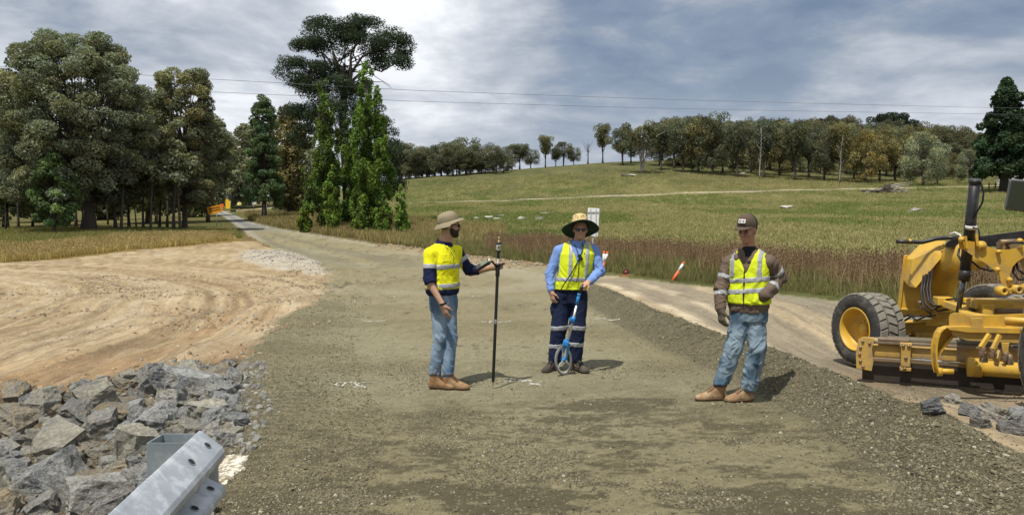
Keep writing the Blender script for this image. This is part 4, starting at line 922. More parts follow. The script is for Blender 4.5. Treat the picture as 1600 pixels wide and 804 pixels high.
scatter('pale_rubble', pts_on(pe[:, 0], pe[:, 1]), proto_coll('rubble', [rock_mesh('rubble', 560 + i, 1, mats=[M_CHALK], planes=6, jit=.06) for i in range(4)]), sz[:, None] * rng.uniform(.6, 1.2, (len(pe), 3)), rots(len(pe), 1.0), 'pale chalky rubble on the low heap inside the road bend', 'rubble')
# ---------------------------------------------------------------- riprap: every rock a thing
def rock_mat(name, a, b, c, vein=.35):
    m_ = bpy.data.materials.new(name); m_.use_nodes = True; t = m_.node_tree; t.nodes.clear(); q = NT(t)
    co = q.n('ShaderNodeTexCoord').outputs['Object']; rnd = q.n('ShaderNodeObjectInfo').outputs['Random']
    co = q.v('ADD', co, q.n('ShaderNodeCombineXYZ', i_0=q.m('MULTIPLY', rnd, 37.0), i_1=q.m('MULTIPLY', rnd, 11.0)).outputs[0])
    n1 = q.noise(co, 2.2, 6, .65, .6); n2_ = q.noise(co, 9, 6, .75)
    col_ = q.mix(q.ss(n1, .42, .62), a, b); col_ = q.mix(q.m('MULTIPLY', q.ss(q.noise(co, 1.4, 4, .6), .50, .66), .8), col_, c)
    k = q.m('MULTIPLY_ADD', q.m('SUBTRACT', n2_, .5), 2.2, 1.0); col_ = q.mix(1.0, col_, q.n('ShaderNodeCombineColor', i_0=k, i_1=k, i_2=k).outputs[0], 'MULTIPLY')
    vn = q.noise(co, 3.1, 5, .7, 1.4); f_ = q.m('MULTIPLY', q.ss(q.m('ABSOLUTE', q.m('SUBTRACT', vn, .5)), .022, .0), vein * 1.6); col_ = q.mix(f_, col_, (.55, .54, .50))
    kr = q.m('MULTIPLY_ADD', q.m('SUBTRACT', rnd, .5), .5, 1.0); col_ = q.mix(1.0, col_, q.n('ShaderNodeCombineColor', i_0=kr, i_1=kr, i_2=kr).outputs[0], 'MULTIPLY')
    b_ = q.n('ShaderNodeBsdfPrincipled', i_Base_Color=col_, i_Roughness=.85); b_.inputs['Specular IOR Level'].default_value = .3
    h = q.m('ADD', q.noise(co, 6, 8, .72, .3), q.m('MULTIPLY', n1, .8)); q.set(b_.inputs['Normal'], q.n('ShaderNodeBump', i_Strength=.9, i_Distance=.05, i_Height=h))
    q.n('ShaderNodeOutputMaterial', i_Surface=b_); return m_
RM = {'blue grey': rock_mat('blue_grey_rock', (.15, .158, .16), (.27, .272, .26), (.22, .205, .165), .5), 'grey': rock_mat('grey_rock', (.18, .178, .16), (.31, .30, .27), (.25, .215, .15), .45),
      'tan': rock_mat('tan_rock', (.25, .235, .185), (.34, .32, .25), (.20, .20, .185), .2), 'rusty': rock_mat('rusty_rock', (.25, .21, .14), (.22, .205, .17), (.30, .23, .13), .2)}
RK = {k: [] for k in RM}
def fine_rock(seed, m__):
    """broken block with chipped faces"""
    g = random.Random(seed); bm = bmesh.new(); bmesh.ops.create_cube(bm, size=1.5)
    for v in bm.verts: v.co += Vector((g.uniform(-.22, .22), g.uniform(-.22, .22), g.uniform(-.22, .22)))
    for i in range(8):
        d = Vector((g.gauss(0, 1), g.gauss(0, 1), g.gauss(0, 1))).normalized()
        r_ = bmesh.ops.bisect_plane(bm, geom=bm.verts[:] + bm.edges[:] + bm.faces[:], plane_co=d * g.uniform(.55, .86), plane_no=d, clear_outer=True)
        ed = [e for e in r_['geom_cut'] if isinstance(e, bmesh.types.BMEdge)]
        if ed: bmesh.ops.contextual_create(bm, geom=ed)
    bmesh.ops.remove_doubles(bm, verts=bm.verts[:], dist=.04); bmesh.ops.triangulate(bm, faces=bm.faces[:])
    for k in range(3):
        bmesh.ops.subdivide_edges(bm, edges=[e for e in bm.edges if e.calc_length() > (.5, .28, .16)[k]], cuts=1, use_grid_fill=False); bmesh.ops.triangulate(bm, faces=bm.faces[:])
    V = np.array([v.co[:] for v in bm.verts]); nn = np.array([v.normal[:] for v in bm.verts])
    bm.normal_update(); nn = np.array([v.normal[:] for v in bm.verts])
    st = np.array([1, 1, 3.2]); st = np.roll(st, seed % 3)
    d = (n3(V * 2.1 * st + seed, 3) - .5) * .17 + (np.abs(n3(V * 5 + seed * 2.3, 4) - .5)) * -.12 + (n3(V * 11, 6) - .5) * .05
    V2 = V + nn * d[:, None]
    for v, c in zip(bm.verts, V2): v.co = c
    me = bpy.data.meshes.new('rock'); bm.to_mesh(me); bm.free(); me.materials.append(m__); return me
for ci, (k, m__) in enumerate(RM.items()):
    for i in range(7): RK[k].append(fine_rock(700 + ci * 20 + i, m__))
M_FS = rock_mat('field_stone', (.38, .36, .31), (.46, .44, .38), (.32, .29, .22), .1); RK['field'] = [fine_rock(790 + i, M_FS) for i in range(4)]
gk = random.Random(12); placed = []
def put_rock(x, y, s, kind, lab, dz=.0, sc=None, grp='broken rocks of the riprap pile at left', rot=None, cat='rock'):
    me = gk.choice(RK[kind]); o = link('rock', me); sx, sy, sz_ = sc or (gk.uniform(.85, 1.25), gk.uniform(.8, 1.05), gk.uniform(.68, .98))
    o.scale = (s * sx / 1.6, s * sy / 1.6, s * sz_ / 1.6); o.rotation_euler = rot or (gk.uniform(-.5, .5), gk.uniform(-.5, .5), gk.uniform(0, 6.28))
    o.location = (x, y, Z(x, y) + dz); tag(o, lab, cat, grp); placed.append((x, y, s)); return o
# the ones one can point at: (u, v of the middle, width px, kind, label)
HR = [(85, 738, 120, 'blue grey', 'big blue grey boulder with a dark overhang, left of the guardrail'),
      (155, 772, 110, 'grey', 'squarish grey rock at the bottom edge, left of the guardrail beam'),
      (300, 598, 105, 'blue grey', 'long flat topped blue grey slab at the top right of the pile'),
      (240, 592, 75, 'blue grey', 'upright blue grey rock left of the long flat slab'),
      (345, 612, 55, 'blue grey', 'light grey split block at the right corner of the pile'),
      (85, 690, 95, 'tan', 'large tan grey rock sloping left, behind the dark overhanging boulder'),
      (150, 665, 70, 'grey', 'pointed pale grey rock in the middle of the pile'),
      (215, 690, 85, 'tan', 'large yellowish rock just left of the guardrail post'),
      (325, 640, 75, 'tan', 'flat buff faced rock near the right side of the pile'),
      (70, 625, 65, 'tan', 'greenish tan wedge shaped rock on the upper left rim'),
      (150, 615, 85, 'tan', 'broad buff slab lying flat on the upper rim'),
      (30, 655, 75, 'rusty', 'brownish block near the left edge of the photo'),
      (250, 655, 80, 'blue grey', 'white veined dark grey rock above the guardrail post'),
      (15, 700, 60, 'grey', 'dark rock cut by the left edge of the photo'),
      (178, 640, 60, 'rusty', 'brown shadowed block below the broad buff slab'),
      (300, 670, 60, 'tan', 'small yellow brown rock directly behind the guardrail beam end'),
      (50, 628, 55, 'blue grey', 'small blue grey rock with pale veins on the upper left rim'),
      (185, 735, 60, 'rusty', 'orange stained rock between the big boulder and the post'),
      (205, 640, 50, 'blue grey', 'dark bluish rock in the centre of the pile'),
      (352, 683, 46, 'blue grey', 'grey rock at the pile edge right behind the guardrail end'),
      (120, 640, 50, 'grey', 'whitish rock under the broad buff slab'),
      (275, 625, 70, 'grey', 'grey rock lying below the long flat topped slab'),
      (20, 610, 50, 'rusty', 'tan rock at the far left of the upper rim'),
      (225, 775, 60, 'blue grey', 'dark grey rock half hidden by the guardrail beam'),
      (110, 712, 50, 'rusty', 'small ochre rock wedged right of the big overhanging boulder')]
for (u, v, wpx, kind, lab) in HR:
    p = G(u, v + wpx * .18); s = wpx / FPX * p.y; put_rock(p.x, p.y, s * .80, kind, lab, s * .10)
ROWN = ['grey', 'blue grey', 'tan', 'rusty']
def in_rip(x, y, m=-.05): return float(poly_sd(np.array([x]), np.array([y]), RIP)[0]) < m
tries = 0; rl = []
while len(rl) < 262 and tries < 9000:
    tries += 1; D_ = 3.4 + 5.8 * gk.random() ** .8; u = gk.uniform(-60, 400); x = (u - CU) / FPX * D_
    if not in_rip(x, D_, -.02): continue
    if D_ < 5.35 and u > 322: continue
    s = gk.choice([.11, .14, .17, .20, .24, .29, .34]) * gk.uniform(.85, 1.15)
    if any(math.hypot(x - a, D_ - b) < (s + c) * .37 for a, b, c in placed): continue
    if abs(x + 1.37) < .22 and abs(D_ - 3.1) < .25: continue
    kd = gk.choices(ROWN, [.30, .26, .28, .16])[0]; placed.append((x, D_, s)); rl.append((x, D_, s, kd))
SZ = lambda s: 'tiny' if s < .14 else 'small' if s < .19 else 'medium' if s < .27 else 'large'
import collections
cc = collections.Counter(); rl.sort(key=lambda r_: -r_[1])
for (x, y, s, kd) in rl:
    u = CU + FPX * x / y; row = 'rim' if y > 7.2 else 'upper slope' if y > 6 else 'middle' if y > 4.9 else 'foot'
    side = 'far left' if u < 70 else 'left' if u < 160 else 'right' if u < 280 else 'far right'
    key = (SZ(s), kd, row, side); cc[key] += 1
    lab = '%s%s %s rock at the %s side of the riprap pile %s' % (('' if cc[key] == 1 else ['', '', 'second ', 'third ', 'fourth ', 'fifth ', 'sixth ', 'seventh ', 'eighth ', 'ninth '][min(9, cc[key])]), SZ(s), kd, side, row)
    placed.append((x, y, s)); put_rock(x, y, s, kd, lab, s * gk.uniform(-.14, .12))
# filler chips between the rocks
n_ = 9000; xx_ = rng.uniform(-7, -1.3, n_); dd_ = rng.uniform(2, 9, n_); sp_ = poly_sd(xx_, dd_, RIP); k8 = np.flatnonzero((sp_ < .25) & ~((dd_ < 5.3) & (CU + FPX * xx_ / dd_ > 326)))
M_RC = mat('rock_chips', (.19, .185, .16), .95, .25, 20, obj=.8)
sz = .012 + .05 * rng.random(len(k8)) ** 3
scatter('rock_chips', pts_on(xx_[k8], dd_[k8]), proto_coll('rockchip', [rock_mesh('rockchip', 580 + i, 1, mats=[M_RC], planes=6, jit=.06) for i in range(4)]), sz[:, None] * rng.uniform(.6, 1.2, (len(k8), 3)), rots(len(k8), 1.0), 'small stone chips filling the gaps of the riprap pile', 'rubble')
# rocks in front of the grader
for (u, v, wpx, kind, lab) in [(1458, 634, 48, 'blue grey', 'flat grey rock half buried left of the small rocks before the grader'), (1492, 624, 34, 'grey', 'small pale rock standing highest in front of the grader blade'), (1520, 642, 44, 'blue grey', 'blue grey rock in the middle of the small rocks before the grader'),
                               (1552, 646, 52, 'grey', 'wide whitish rock below the grader blade'), (1586, 650, 48, 'blue grey', 'blue grey rock cut by the right edge beside the rear tyre'), (1575, 668, 40, 'blue grey', 'small dark rock lowest at the right edge'), (1535, 660, 36, 'grey', 'low grey rock below the wide whitish one'), (1598, 672, 40, 'grey', 'rock sliver at the right edge beneath the others')]:
    p = G(u, v + wpx * .15); s = wpx / FPX * p.y; put_rock(p.x, p.y, s * .74, 'field' if 'pale' in lab or 'whitish' in lab and 'below the wide' not in lab else kind, lab, s * .12, sc=(1.1, .95, .72), grp='small rocks in front of the grader', rot=(gk.uniform(-.35, .35), gk.uniform(-.35, .35), gk.uniform(-1.4, 1.4)))
# pale stones lying in the pasture
fs = [(1228, 326, 18, 'rounded white field stone right of the capped man, left of the forest pile'), (1432, 330, 16, 'white field stone in the pasture above the grader nose'), (1420, 332, 9, 'small pale stone touching the white stone above the grader'), (763, 341, 13, 'pale boulder nearest the right of the bushy hat man, left one'), (776, 343, 10, 'small stone beside the pale boulder behind the prism pole'), (816, 343, 14, 'pale flat boulder midway between prism pole and wide hat'), (843, 343, 12, 'pale boulder just left of the wide brimmed hat'), (783, 338, 9, 'upper stone in the cluster behind the prism pole'), (851, 334, 16, 'thin pale slab of stone above the wide hat boulder'), (745, 342, 9, 'leftmost stone of the cluster near the bushy hat'),
      (983, 275, 20, 'pale fallen log like stone strip high on the hill slope'), (1076, 312, 7, 'tiny white stone just below the farm track'), (1160, 272, 8, 'tiny pale stone by the forest edge')]
for (u, v, wpx, lab) in fs:
    p = G(u, v); s = wpx / FPX * p.y; put_rock(p.x, p.y, s, 'field', lab.replace(' like', ''), s * .05, sc=(1.2, .8, .6 if 'strip' not in lab and 'slab' not in lab else .2), grp='pale stones lying in the pasture', rot=(0, 0, gk.uniform(-.4, .4)), cat='stone')
# ---------------------------------------------------------------- figures: smooth fields turned into surfaces
def nets(f, lo, h):
    """surface of f = 0 as quads"""
    nx, ny, nz = f.shape; s = f < 0
    c = np.zeros((nx - 1, ny - 1, nz - 1), np.int8)
    for i in (0, 1):
        for j in (0, 1):
            for k in (0, 1): c += s[i:nx - 1 + i, j:ny - 1 + j, k:nz - 1 + k]
    act = (c > 0) & (c < 8); ids = np.full(act.shape, -1, np.int64); I, J, K = np.nonzero(act); ids[I, J, K] = np.arange(len(I))
    sm = np.zeros((len(I), 3)); ct = np.zeros(len(I))
    cor = [(a, b, d) for a in (0, 1) for b in (0, 1) for d in (0, 1)]
    for a in cor:
        for ax in range(3):
            if a[ax]: continue
            b = list(a); b[ax] = 1
            fa = f[I + a[0], J + a[1], K + a[2]]; fb = f[I + b[0], J + b[1], K + b[2]]; m = (fa < 0) != (fb < 0)
            t = fa / np.where(m, fa - fb, 1); p = np.repeat(np.array(a, float)[None], len(I), 0); p[:, ax] += t
            sm[m] += p[m]; ct[m] += 1
    V = (sm / ct[:, None] + np.stack([I, J, K], 1)) * h + np.array(lo)
    Q = []
    for ax in range(3):
        o1, o2 = [(1, 2), (2, 0), (0, 1)][ax]
        sh = [nx, ny, nz]; sl0 = [slice(0, n) for n in sh]; sl1 = list(sl0); sl0[ax] = slice(0, sh[ax] - 1); sl1[ax] = slice(1, sh[ax])
        a0 = s[tuple(sl0)]; a1 = s[tuple(sl1)]; m = a0 != a1; e = np.argwhere(m)
        e = e[(e[:, o1] > 0) & (e[:, o2] > 0) & (e[:, o1] < sh[o1] - 1) & (e[:, o2] < sh[o2] - 1)]
        fl = a0[e[:, 0], e[:, 1], e[:, 2]]
        def cell(d1, d2):
            q = e.copy(); q[:, o1] -= d1; q[:, o2] -= d2; return ids[q[:, 0], q[:, 1], q[:, 2]]
        q = np.stack([cell(1, 1), cell(0, 1), cell(0, 0), cell(1, 0)], 1); q[~fl] = q[~fl][:, ::-1]; Q.append(q)
    Q = np.concatenate(Q); return V, Q[(Q >= 0).all(1)]
def vnorm(V, Q):
    n = np.cross(V[Q[:, 2]] - V[Q[:, 0]], V[Q[:, 3]] - V[Q[:, 1]]); o = np.zeros_like(V)
    for k in range(3):
        for j in range(4): o[:, k] += np.bincount(Q[:, j], n[:, k], len(V))
    return o / (np.linalg.norm(o, axis=1)[:, None] + 1e-12)
class Fld:
    def __init__(s, lo, hi, h, f=None):
        s.lo = np.array(lo, float); s.h = h; s.n = np.ceil((np.array(hi) - s.lo) / h).astype(int) + 1; s.hi = s.lo + s.n * h
        s.ax = [s.lo[i] + h * np.arange(s.n[i]) for i in range(3)]; s.f = np.full(tuple(s.n), 1.0, np.float32) if f is None else f
    def copy(s): return Fld(s.lo, s.lo + (s.n - 1) * s.h + 1e-6, s.h, s.f.copy()) if False else s._c()
    def _c(s):
        o = object.__new__(Fld); o.lo, o.hi, o.h, o.n, o.ax, o.f = s.lo, s.hi, s.h, s.n, s.ax, s.f.copy(); return o
    def grid(s, lo=None, hi=None):
        i0 = [0, 0, 0] if lo is None else [int(max(0, math.floor((lo[i] - s.lo[i]) / s.h))) for i in range(3)]
        i1 = list(s.n) if hi is None else [int(min(s.n[i], math.ceil((hi[i] - s.lo[i]) / s.h) + 1)) for i in range(3)]
        if any(i1[i] <= i0[i] for i in range(3)): return None, None
        sl = tuple(slice(i0[i], i1[i]) for i in range(3))
        return sl, (s.ax[0][sl[0]][:, None, None], s.ax[1][sl[1]][None, :, None], s.ax[2][sl[2]][None, None, :])
    def op(s, fn, lo, hi, k=.01, mode='u'):
        sl, g_ = s.grid(lo, hi)
        if sl is None: return s
        d = fn(*g_).astype(np.float32); a = s.f[sl]
        if mode == 'u':
            hh = np.maximum(k - np.abs(a - d), 0) / k; s.f[sl] = np.minimum(a, d) - hh * hh * k * .25
        elif mode == 's':
            d = -d; hh = np.maximum(k - np.abs(a - d), 0) / k; s.f[sl] = np.maximum(a, d) + hh * hh * k * .25
        return s
    def cap(s, a, b, ra, rb=None, k=.012, flat=None, mode='u'):
        a = np.array(a, float); b = np.array(b, float); rb = ra if rb is None else rb; ab = b - a; L2 = max(float(ab @ ab), 1e-9); m = max(ra, rb) + k + .012
        n = None if flat is None else (np.array(flat[0], float) / np.linalg.norm(flat[0]), flat[1])
        def fn(x, y, z):
            X, Y, Z_ = x - a[0], y - a[1], z - a[2]; t = np.clip((X * ab[0] + Y * ab[1] + Z_ * ab[2]) / L2, 0, 1)
            dx, dy, dz = X - t * ab[0], Y - t * ab[1], Z_ - t * ab[2]; q = dx * dx + dy * dy + dz * dz
            if n is not None:
                c = dx * n[0][0] + dy * n[0][1] + dz * n[0][2]; q = q + c * c * (n[1] ** 2 - 1)
            return np.sqrt(q) - (ra + (rb - ra) * t)
        return s.op(fn, np.minimum(a, b) - m, np.maximum(a, b) + m, k, mode)
    def ell(s, c, r, M=None, k=.012, mode='u'):
        c = np.array(c, float); M = np.eye(3) if M is None else np.array(M); m = max(r) + k + .01
        def fn(x, y, z):
            X, Y, Z_ = x - c[0], y - c[1], z - c[2]
            u = [(X * M[i][0] + Y * M[i][1] + Z_ * M[i][2]) / r[i] for i in range(3)]; k0 = np.sqrt(u[0] ** 2 + u[1] ** 2 + u[2] ** 2)
            k1 = np.sqrt(sum((u[i] / r[i]) ** 2 for i in range(3))); return k0 * (k0 - 1) / np.maximum(k1, 1e-6)
        return s.op(fn, c - m, c + m, k, mode)
    def loft(s, secs, yaw=0, k=.02, p=2.3, mode='u', cap_=.0):
        """secs rows: z, cx, cy, rx, ry; rx lies along the yaw direction"""
        S_ = np.array(secs, float); S_ = S_[np.argsort(S_[:, 0])]; mr = S_[:, 3:5].max() + k + .02; ca, sa = math.cos(yaw), math.sin(yaw)
        def fn(x, y, z):
            zz_ = z.ravel(); cx, cy, rx, ry = [np.interp(zz_, S_[:, 0], S_[:, i])[None, None, :] for i in (1, 2, 3, 4)]
            X, Y = x - cx, y - cy; a = (X * ca + Y * sa) / rx; b = (-X * sa + Y * ca) / ry
            d = ((np.abs(a) ** p + np.abs(b) ** p) ** (1 / p) - 1) * np.minimum(rx, ry)
            return np.maximum(d, np.maximum(S_[0, 0] - z, z - S_[-1, 0]))
        lo = (S_[:, 1].min() - mr, S_[:, 2].min() - mr, S_[0, 0] - .03); hi = (S_[:, 1].max() + mr, S_[:, 2].max() + mr, S_[-1, 0] + .03)
        return s.op(fn, lo, hi, k, mode)
    def clip(s, fn):
        sl, g_ = s.grid(); s.f = np.maximum(s.f, fn(*g_).astype(np.float32)); return s
    def off(s, d): s.f = s.f - np.float32(d); return s
    def surf(s, name, mats, parent=None, col=None, disp=None, label=None, smooth=True, relax=1):
        V, Q = nets(s.f, s.lo, s.h)
        if not len(V): print('EMPTY', name); return None
        for _ in range(relax):
            acc = np.zeros_like(V); ct = np.zeros(len(V))
            for a_, b_ in ((0, 1), (1, 2), (2, 3), (3, 0)):
                for k in range(3): acc[:, k] += np.bincount(Q[:, a_], V[Q[:, b_], k], len(V)) + np.bincount(Q[:, b_], V[Q[:, a_], k], len(V))
                ct += np.bincount(Q[:, a_], minlength=len(V)) + np.bincount(Q[:, b_], minlength=len(V))
            V = V * .5 + acc / np.maximum(ct, 1)[:, None] * .5
        if disp is not None: V = V + vnorm(V, Q) * disp(V)[:, None]
        c = col(V) if callable(col) else col if col is not None else None
        me = mesh_np(name, V, Q, mats, smooth=smooth, col=c)
        o = link(name, me, parent); 
        if label: o['label'] = label
        return o
def ridge(p, seed=0): return (1 - np.abs(2 * n3(p, seed) - 1)) ** 1.7
def cloth(amp, fz=22, fx=9, seed=0, hot=(), hamp=2.0):
    """crease relief; hot = list of (x,y,z,r) where folds bunch up"""
    def d(V):
        w_ = n3(V * 5, seed + 9) - .5; w2 = n3(V * 5 + 7.7, seed + 19) - .5; q = V + w_[:, None] * np.array([.10, .06, .16]); q = q + np.stack([0 * w2, 0 * w2, (V[:, 0] * .9 * np.sign(w2) + w2 * .12)], 1)
        r_ = (ridge(q * np.array([fx, fx, fz]), seed) - .5) * .9 + (ridge(q * np.array([fx * 2.1, fx * 2.1, fz * 1.7]), seed + 3) - .5) * .55 + (n3(V * 8, seed + 5) - .5) * .7 + (n3(V * 34, seed + 6) - .5) * .22
        a = np.full(len(V), amp)
        for (x, y, z, r2) in hot: a = a + amp * hamp * np.exp(-((V - np.array([x, y, z])) ** 2).sum(1) / r2 ** 2)
        return r_ * a
    return d
M_SKIN = mat('skin', (1, 1, 1), .55, .06, 30, .15, 120, attr=True, spec=.4, bdist=.003)
M_CLOTH = mat('woven_cloth', (1, 1, 1), .92, .07, 18, .3, 220, attr=True, spec=.15, bdist=.003)
M_DENIM = mat('denim', (1, 1, 1), .92, .14, 14, .3, 160, attr=True, spec=.15, bdist=.004)
M_REFL = mat('reflective_tape', (.30, .31, .325), .45, .05, 20, .15, 60, spec=.7, bdist=.003)
M_HIVIS = mat('hivis_yellow', (.58, .68, .02), .85, .07, 10, .35, 60, spec=.2, bdist=.006, dirt=(.40, .42, .05), dscale=7, damt=.35)
M_BLK = mat('black_plastic', (.012, .012, .014), .45, .1, 20)
M_LENS = mat('dark_lens', (.008, .008, .01), .08, 0, 5, spec=.8)
M_BOOT = mat('tan_leather', (.235, .125, .05), .8, .24, 14, .4, 60, dirt=(.30, .22, .13), dscale=11, damt=.7, bdist=.004)
M_BOOTB = mat('worn_dark_leather', (.05, .042, .032), .8, .2, 14, .4, 60, dirt=(.15, .12, .08), dscale=9, damt=.5, bdist=.004)
M_SOLE = mat('rubber_sole', (.12, .075, .04), .9, .1, 20, .3, 60); M_SOLEB = mat('dark_sole', (.05, .045, .04), .9, .1, 20)
def U(v): v = np.array(v, float); return v / np.linalg.norm(v)
def headframe(yaw, pitch, roll=0):
    """rows: forward, left, up"""
    f = np.array([math.cos(yaw) * math.cos(pitch), math.sin(yaw) * math.cos(pitch), math.sin(pitch)]); l = np.array([-math.sin(yaw), math.cos(yaw), 0]); u = np.cross(f, l)
    if roll: l, u = l * math.cos(roll) + u * math.sin(roll), u * math.cos(roll) - l * math.sin(roll)
    return np.array([f, l, u])
def add_head(F, c, M, jaw=1.0, k=.98):
    c = np.array(c, float)
    def g_(f, l, u): return c + (M[0] * f + M[1] * l + M[2] * u) * k
    F.ell(g_(-.014, 0, .028), (.094 * k, .075 * k, .088 * k), M, .02); F.ell(g_(.022, 0, -.042), (.064 * k, .055 * jaw * k, .072 * k), M, .03)
    F.ell(g_(.062, 0, -.092), (.026 * k, .028 * jaw * k, .021 * k), M, .02)
    F.cap(g_(.078, -.034, .030), g_(.078, .034, .030), .012, k=.02); F.cap(g_(.084, 0, .016), g_(.110, 0, -.022), .008, .0125, k=.008); F.cap(g_(.098, -.012, -.028), g_(.098, .012, -.028), .0075, k=.008)
    for s_ in (-1, 1):
        F.ell(g_(.060, .040 * s_, -.018), (.026, .022, .024), M, .02); F.ell(g_(.100, .031 * s_, .006), (.020, .015, .010), M, .01, 's')
        F.ell(g_(-.006, .077 * s_, -.004), (.018, .009, .032), M, .006); F.ell(g_(.002, .086 * s_, -.002), (.009, .006, .018), M, .004, 's')
    F.cap(g_(.086, -.020, -.052), g_(.086, .020, -.052), .0065, k=.006); F.cap(g_(.084, -.017, -.063), g_(.084, .017, -.063), .0075, k=.006)
    F.cap(g_(.094, -.020, -.0575), g_(.094, .020, -.0575), .002, k=.003, mode='s')
    return g_
def add_hand(F, w, d, n, side, curl=(25, 30, 20), thumb=(.55, .5), size=1.0, spread=.10, r=.0088):
    """w wrist, d towards the fingers, n out of the palm, side = +1 when the thumb is on n x d"""
    w = np.array(w, float); d = U(d); n = np.array(n, float); n = U(n - d * (n @ d)); t = np.cross(n, d) * side; s_ = size
    F.cap(w, w + d * .02 * s_, .026, .028, k=.02, flat=(n, 1.35))
    for o_ in (-.024, -.008, .008, .024): F.cap(w + d * .02 * s_ + t * o_ * .7, w + d * .088 * s_ + t * o_, .015 * s_, .0125 * s_, k=.016)
    ln = [.068, .078, .074, .060]
    for i, o_ in enumerate((.028, .0095, -.0095, -.028)):
        p = w + d * (.090 - abs(i - 1.3) * .004) * s_ + t * o_ * s_; a = math.radians(curl[0] + i * 4); dd = d * math.cos(a) + n * math.sin(a) + t * o_ * spread * 20 * .25
        for j, fr in enumerate((.45, .32, .23)):
            q = p + U(dd) * ln[i] * fr * s_ * 1.08; F.cap(p, q, r * (1 - .07 * j), r * (.94 - .07 * j), k=.003); p = q
            a += math.radians(curl[min(j + 1, 2)]); dd = d * math.cos(a) + n * math.sin(a)
    b = w + d * .030 * s_ + t * .030 * s_; m_ = b + (d * .55 + t * thumb[0] + n * .35) * .045 * s_; F.cap(w + d * .02 + t * .015, b, .017, .0145, k=.012); F.cap(b, m_, .0145, .0105, k=.008)
    e = m_ + U(d * .8 + n * thumb[1] + t * .12) * .038 * s_; F.cap(m_, e, .0105, .0085, k=.004)
    return t
def tube_part(name, pts, r, m_, parent, n=8, cap=True):
    mb = MB(); mb.tube(pts, r, n, cap=cap); return mb.build(name, m_, parent)
def boot(parent, heel, yaw, ankle, m_up, m_sole, L=.295, laces=None, hgt=.15, cuff=None, seed=0, sole_h=.026):
    """heel on the ground, heading yaw"""
    f = np.array([math.cos(yaw), math.sin(yaw), 0]); l = np.array([-math.sin(yaw), math.cos(yaw), 0]); z = np.array([0, 0, 1.0]); h_ = np.array([heel[0], heel[1], heel[2] if len(heel) > 2 else 0])
    def g_(a, b, c): return h_ + f * a + l * b + z * c
    lo = np.minimum(g_(0, 0, 0), g_(L, 0, 0)); hi = np.maximum(g_(0, 0, 0), g_(L, 0, 0)); an = np.array(ankle, float)
    lo = np.minimum(lo, an) - .09; hi = np.maximum(hi, an) + .09; lo[2] = h_[2] - .012; hi[2] = max(an[2], h_[2] + hgt) + .03
    F = Fld(lo, hi, .006); M = np.array([f, l, z])
    F.ell(g_(L - .060, .003, .030), (.060, .046, .034), M, .02); F.cap(g_(L - .085, 0, .034), g_(.10, 0, .045), .040, .037, .02); F.cap(g_(.040, 0, .036), g_(.09, 0, .040), .035, .036, .02)
    F.cap(g_(L - .115, 0, .052), g_(.085, 0, .105), .030, .042, .03); F.cap(g_(.055, 0, .06), an, .043, .050, .02)
    F.clip(lambda x, y, zz_: (h_[2] + .004) - zz_ + 0 * x + 0 * y); F.clip(lambda x, y, zz_: zz_ - (h_[2] + hgt) + 0 * x + 0 * y)
    up = F._c(); up.surf('boot_upper', [m_up], parent, disp=cloth(.0022, 26, 22, seed), relax=1)
    S_ = F._c().off(.0085); S_.clip(lambda x, y, zz_: zz_ - (h_[2] + sole_h) + 0 * x + 0 * y); S_.surf('sole', [m_sole], parent, relax=1)
    C_ = Fld(lo, hi, .006); C_.cap(an + z * -.035, an + z * .0, .058, .060, .01); C_.clip(lambda x, y, zz_: np.abs(zz_ - (h_[2] + hgt - .012)) - .014 + 0 * x + 0 * y)
    if cuff is not None: C_.surf('boot_collar', [cuff], parent)
    if laces is not None:
        mb = MB()
        for i in range(6):
            t = i / 5; a_ = L - .112 - t * .085; zt = .092 + t * .062; w_ = .030
            mb.tube([g_(a_, -w_, zt - .012), g_(a_ - .006, 0, zt + .010), g_(a_ - .012, w_, zt - .010)], .0042, 5); mb.tube([g_(a_, w_, zt - .012), g_(a_ - .006, 0, zt + .011), g_(a_ - .012, -w_, zt - .010)], .0042, 5)
        mb.build('laces', laces, parent)
def spec_glasses(parent, g_, M):
    for s_ in (-1, 1):
        F = Fld(g_(.09, .031 * s_, .006) - .045, g_(.09, .031 * s_, .006) + .045, .004); F.ell(g_(.094, .032 * s_, .004), (.012, .029, .020), M, .004); F.surf('lens', [M_LENS], parent)
    mb = MB()
    mb.tube([Vector(g_(.104, -.008, .012)), Vector(g_(.107, 0, .014)), Vector(g_(.104, .008, .012))], .003, 6)
    for s_ in (-1, 1): mb.tube([Vector(g_(.094, .058 * s_, .012)), Vector(g_(.05, .076 * s_, .012)), Vector(g_(-.01, .082 * s_, .010))], .003, 6)
    mb.build('glasses_frame', M_BLK, parent)
def jean_col(seed, base=(.115, .175, .27), fade=(.34, .40, .46), lo=.42, hi=.72, kz=(.45, .85)):
    def c(V):
        n = n3(V * np.array([7, 7, 4]), seed) * .6 + n3(V * np.array([22, 22, 11]), seed + 1) * .4
        w_ = np.exp(-((V[:, 2] - .62) / .25) ** 2) * .28
        t = sst(n + w_, lo, hi)[:, None]; return np.array(base) * (1 - t) + np.array(fade) * t
    return c
def segd(V, a, b):
    a = np.array(a, float); b = np.array(b, float); ab = b - a; t = np.clip(((V - a) @ ab) / (ab @ ab), 0, 1); return np.linalg.norm(V - a - t[:, None] * ab, axis=1)
def flatcol(c, var=.1, seed=0, f=9):
    def k(V): return np.array(c)[None] * (1 + (n3(V * f, seed) - .5) * 2 * var)[:, None]
    return k
def skin_col(base, ruddy=None, zsplit=None, hair=None):
    def k(V):
        c = np.array(base)[None] * (1 + (n3(V * 14, 3) - .5) * .18)[:, None]; return c
    return k
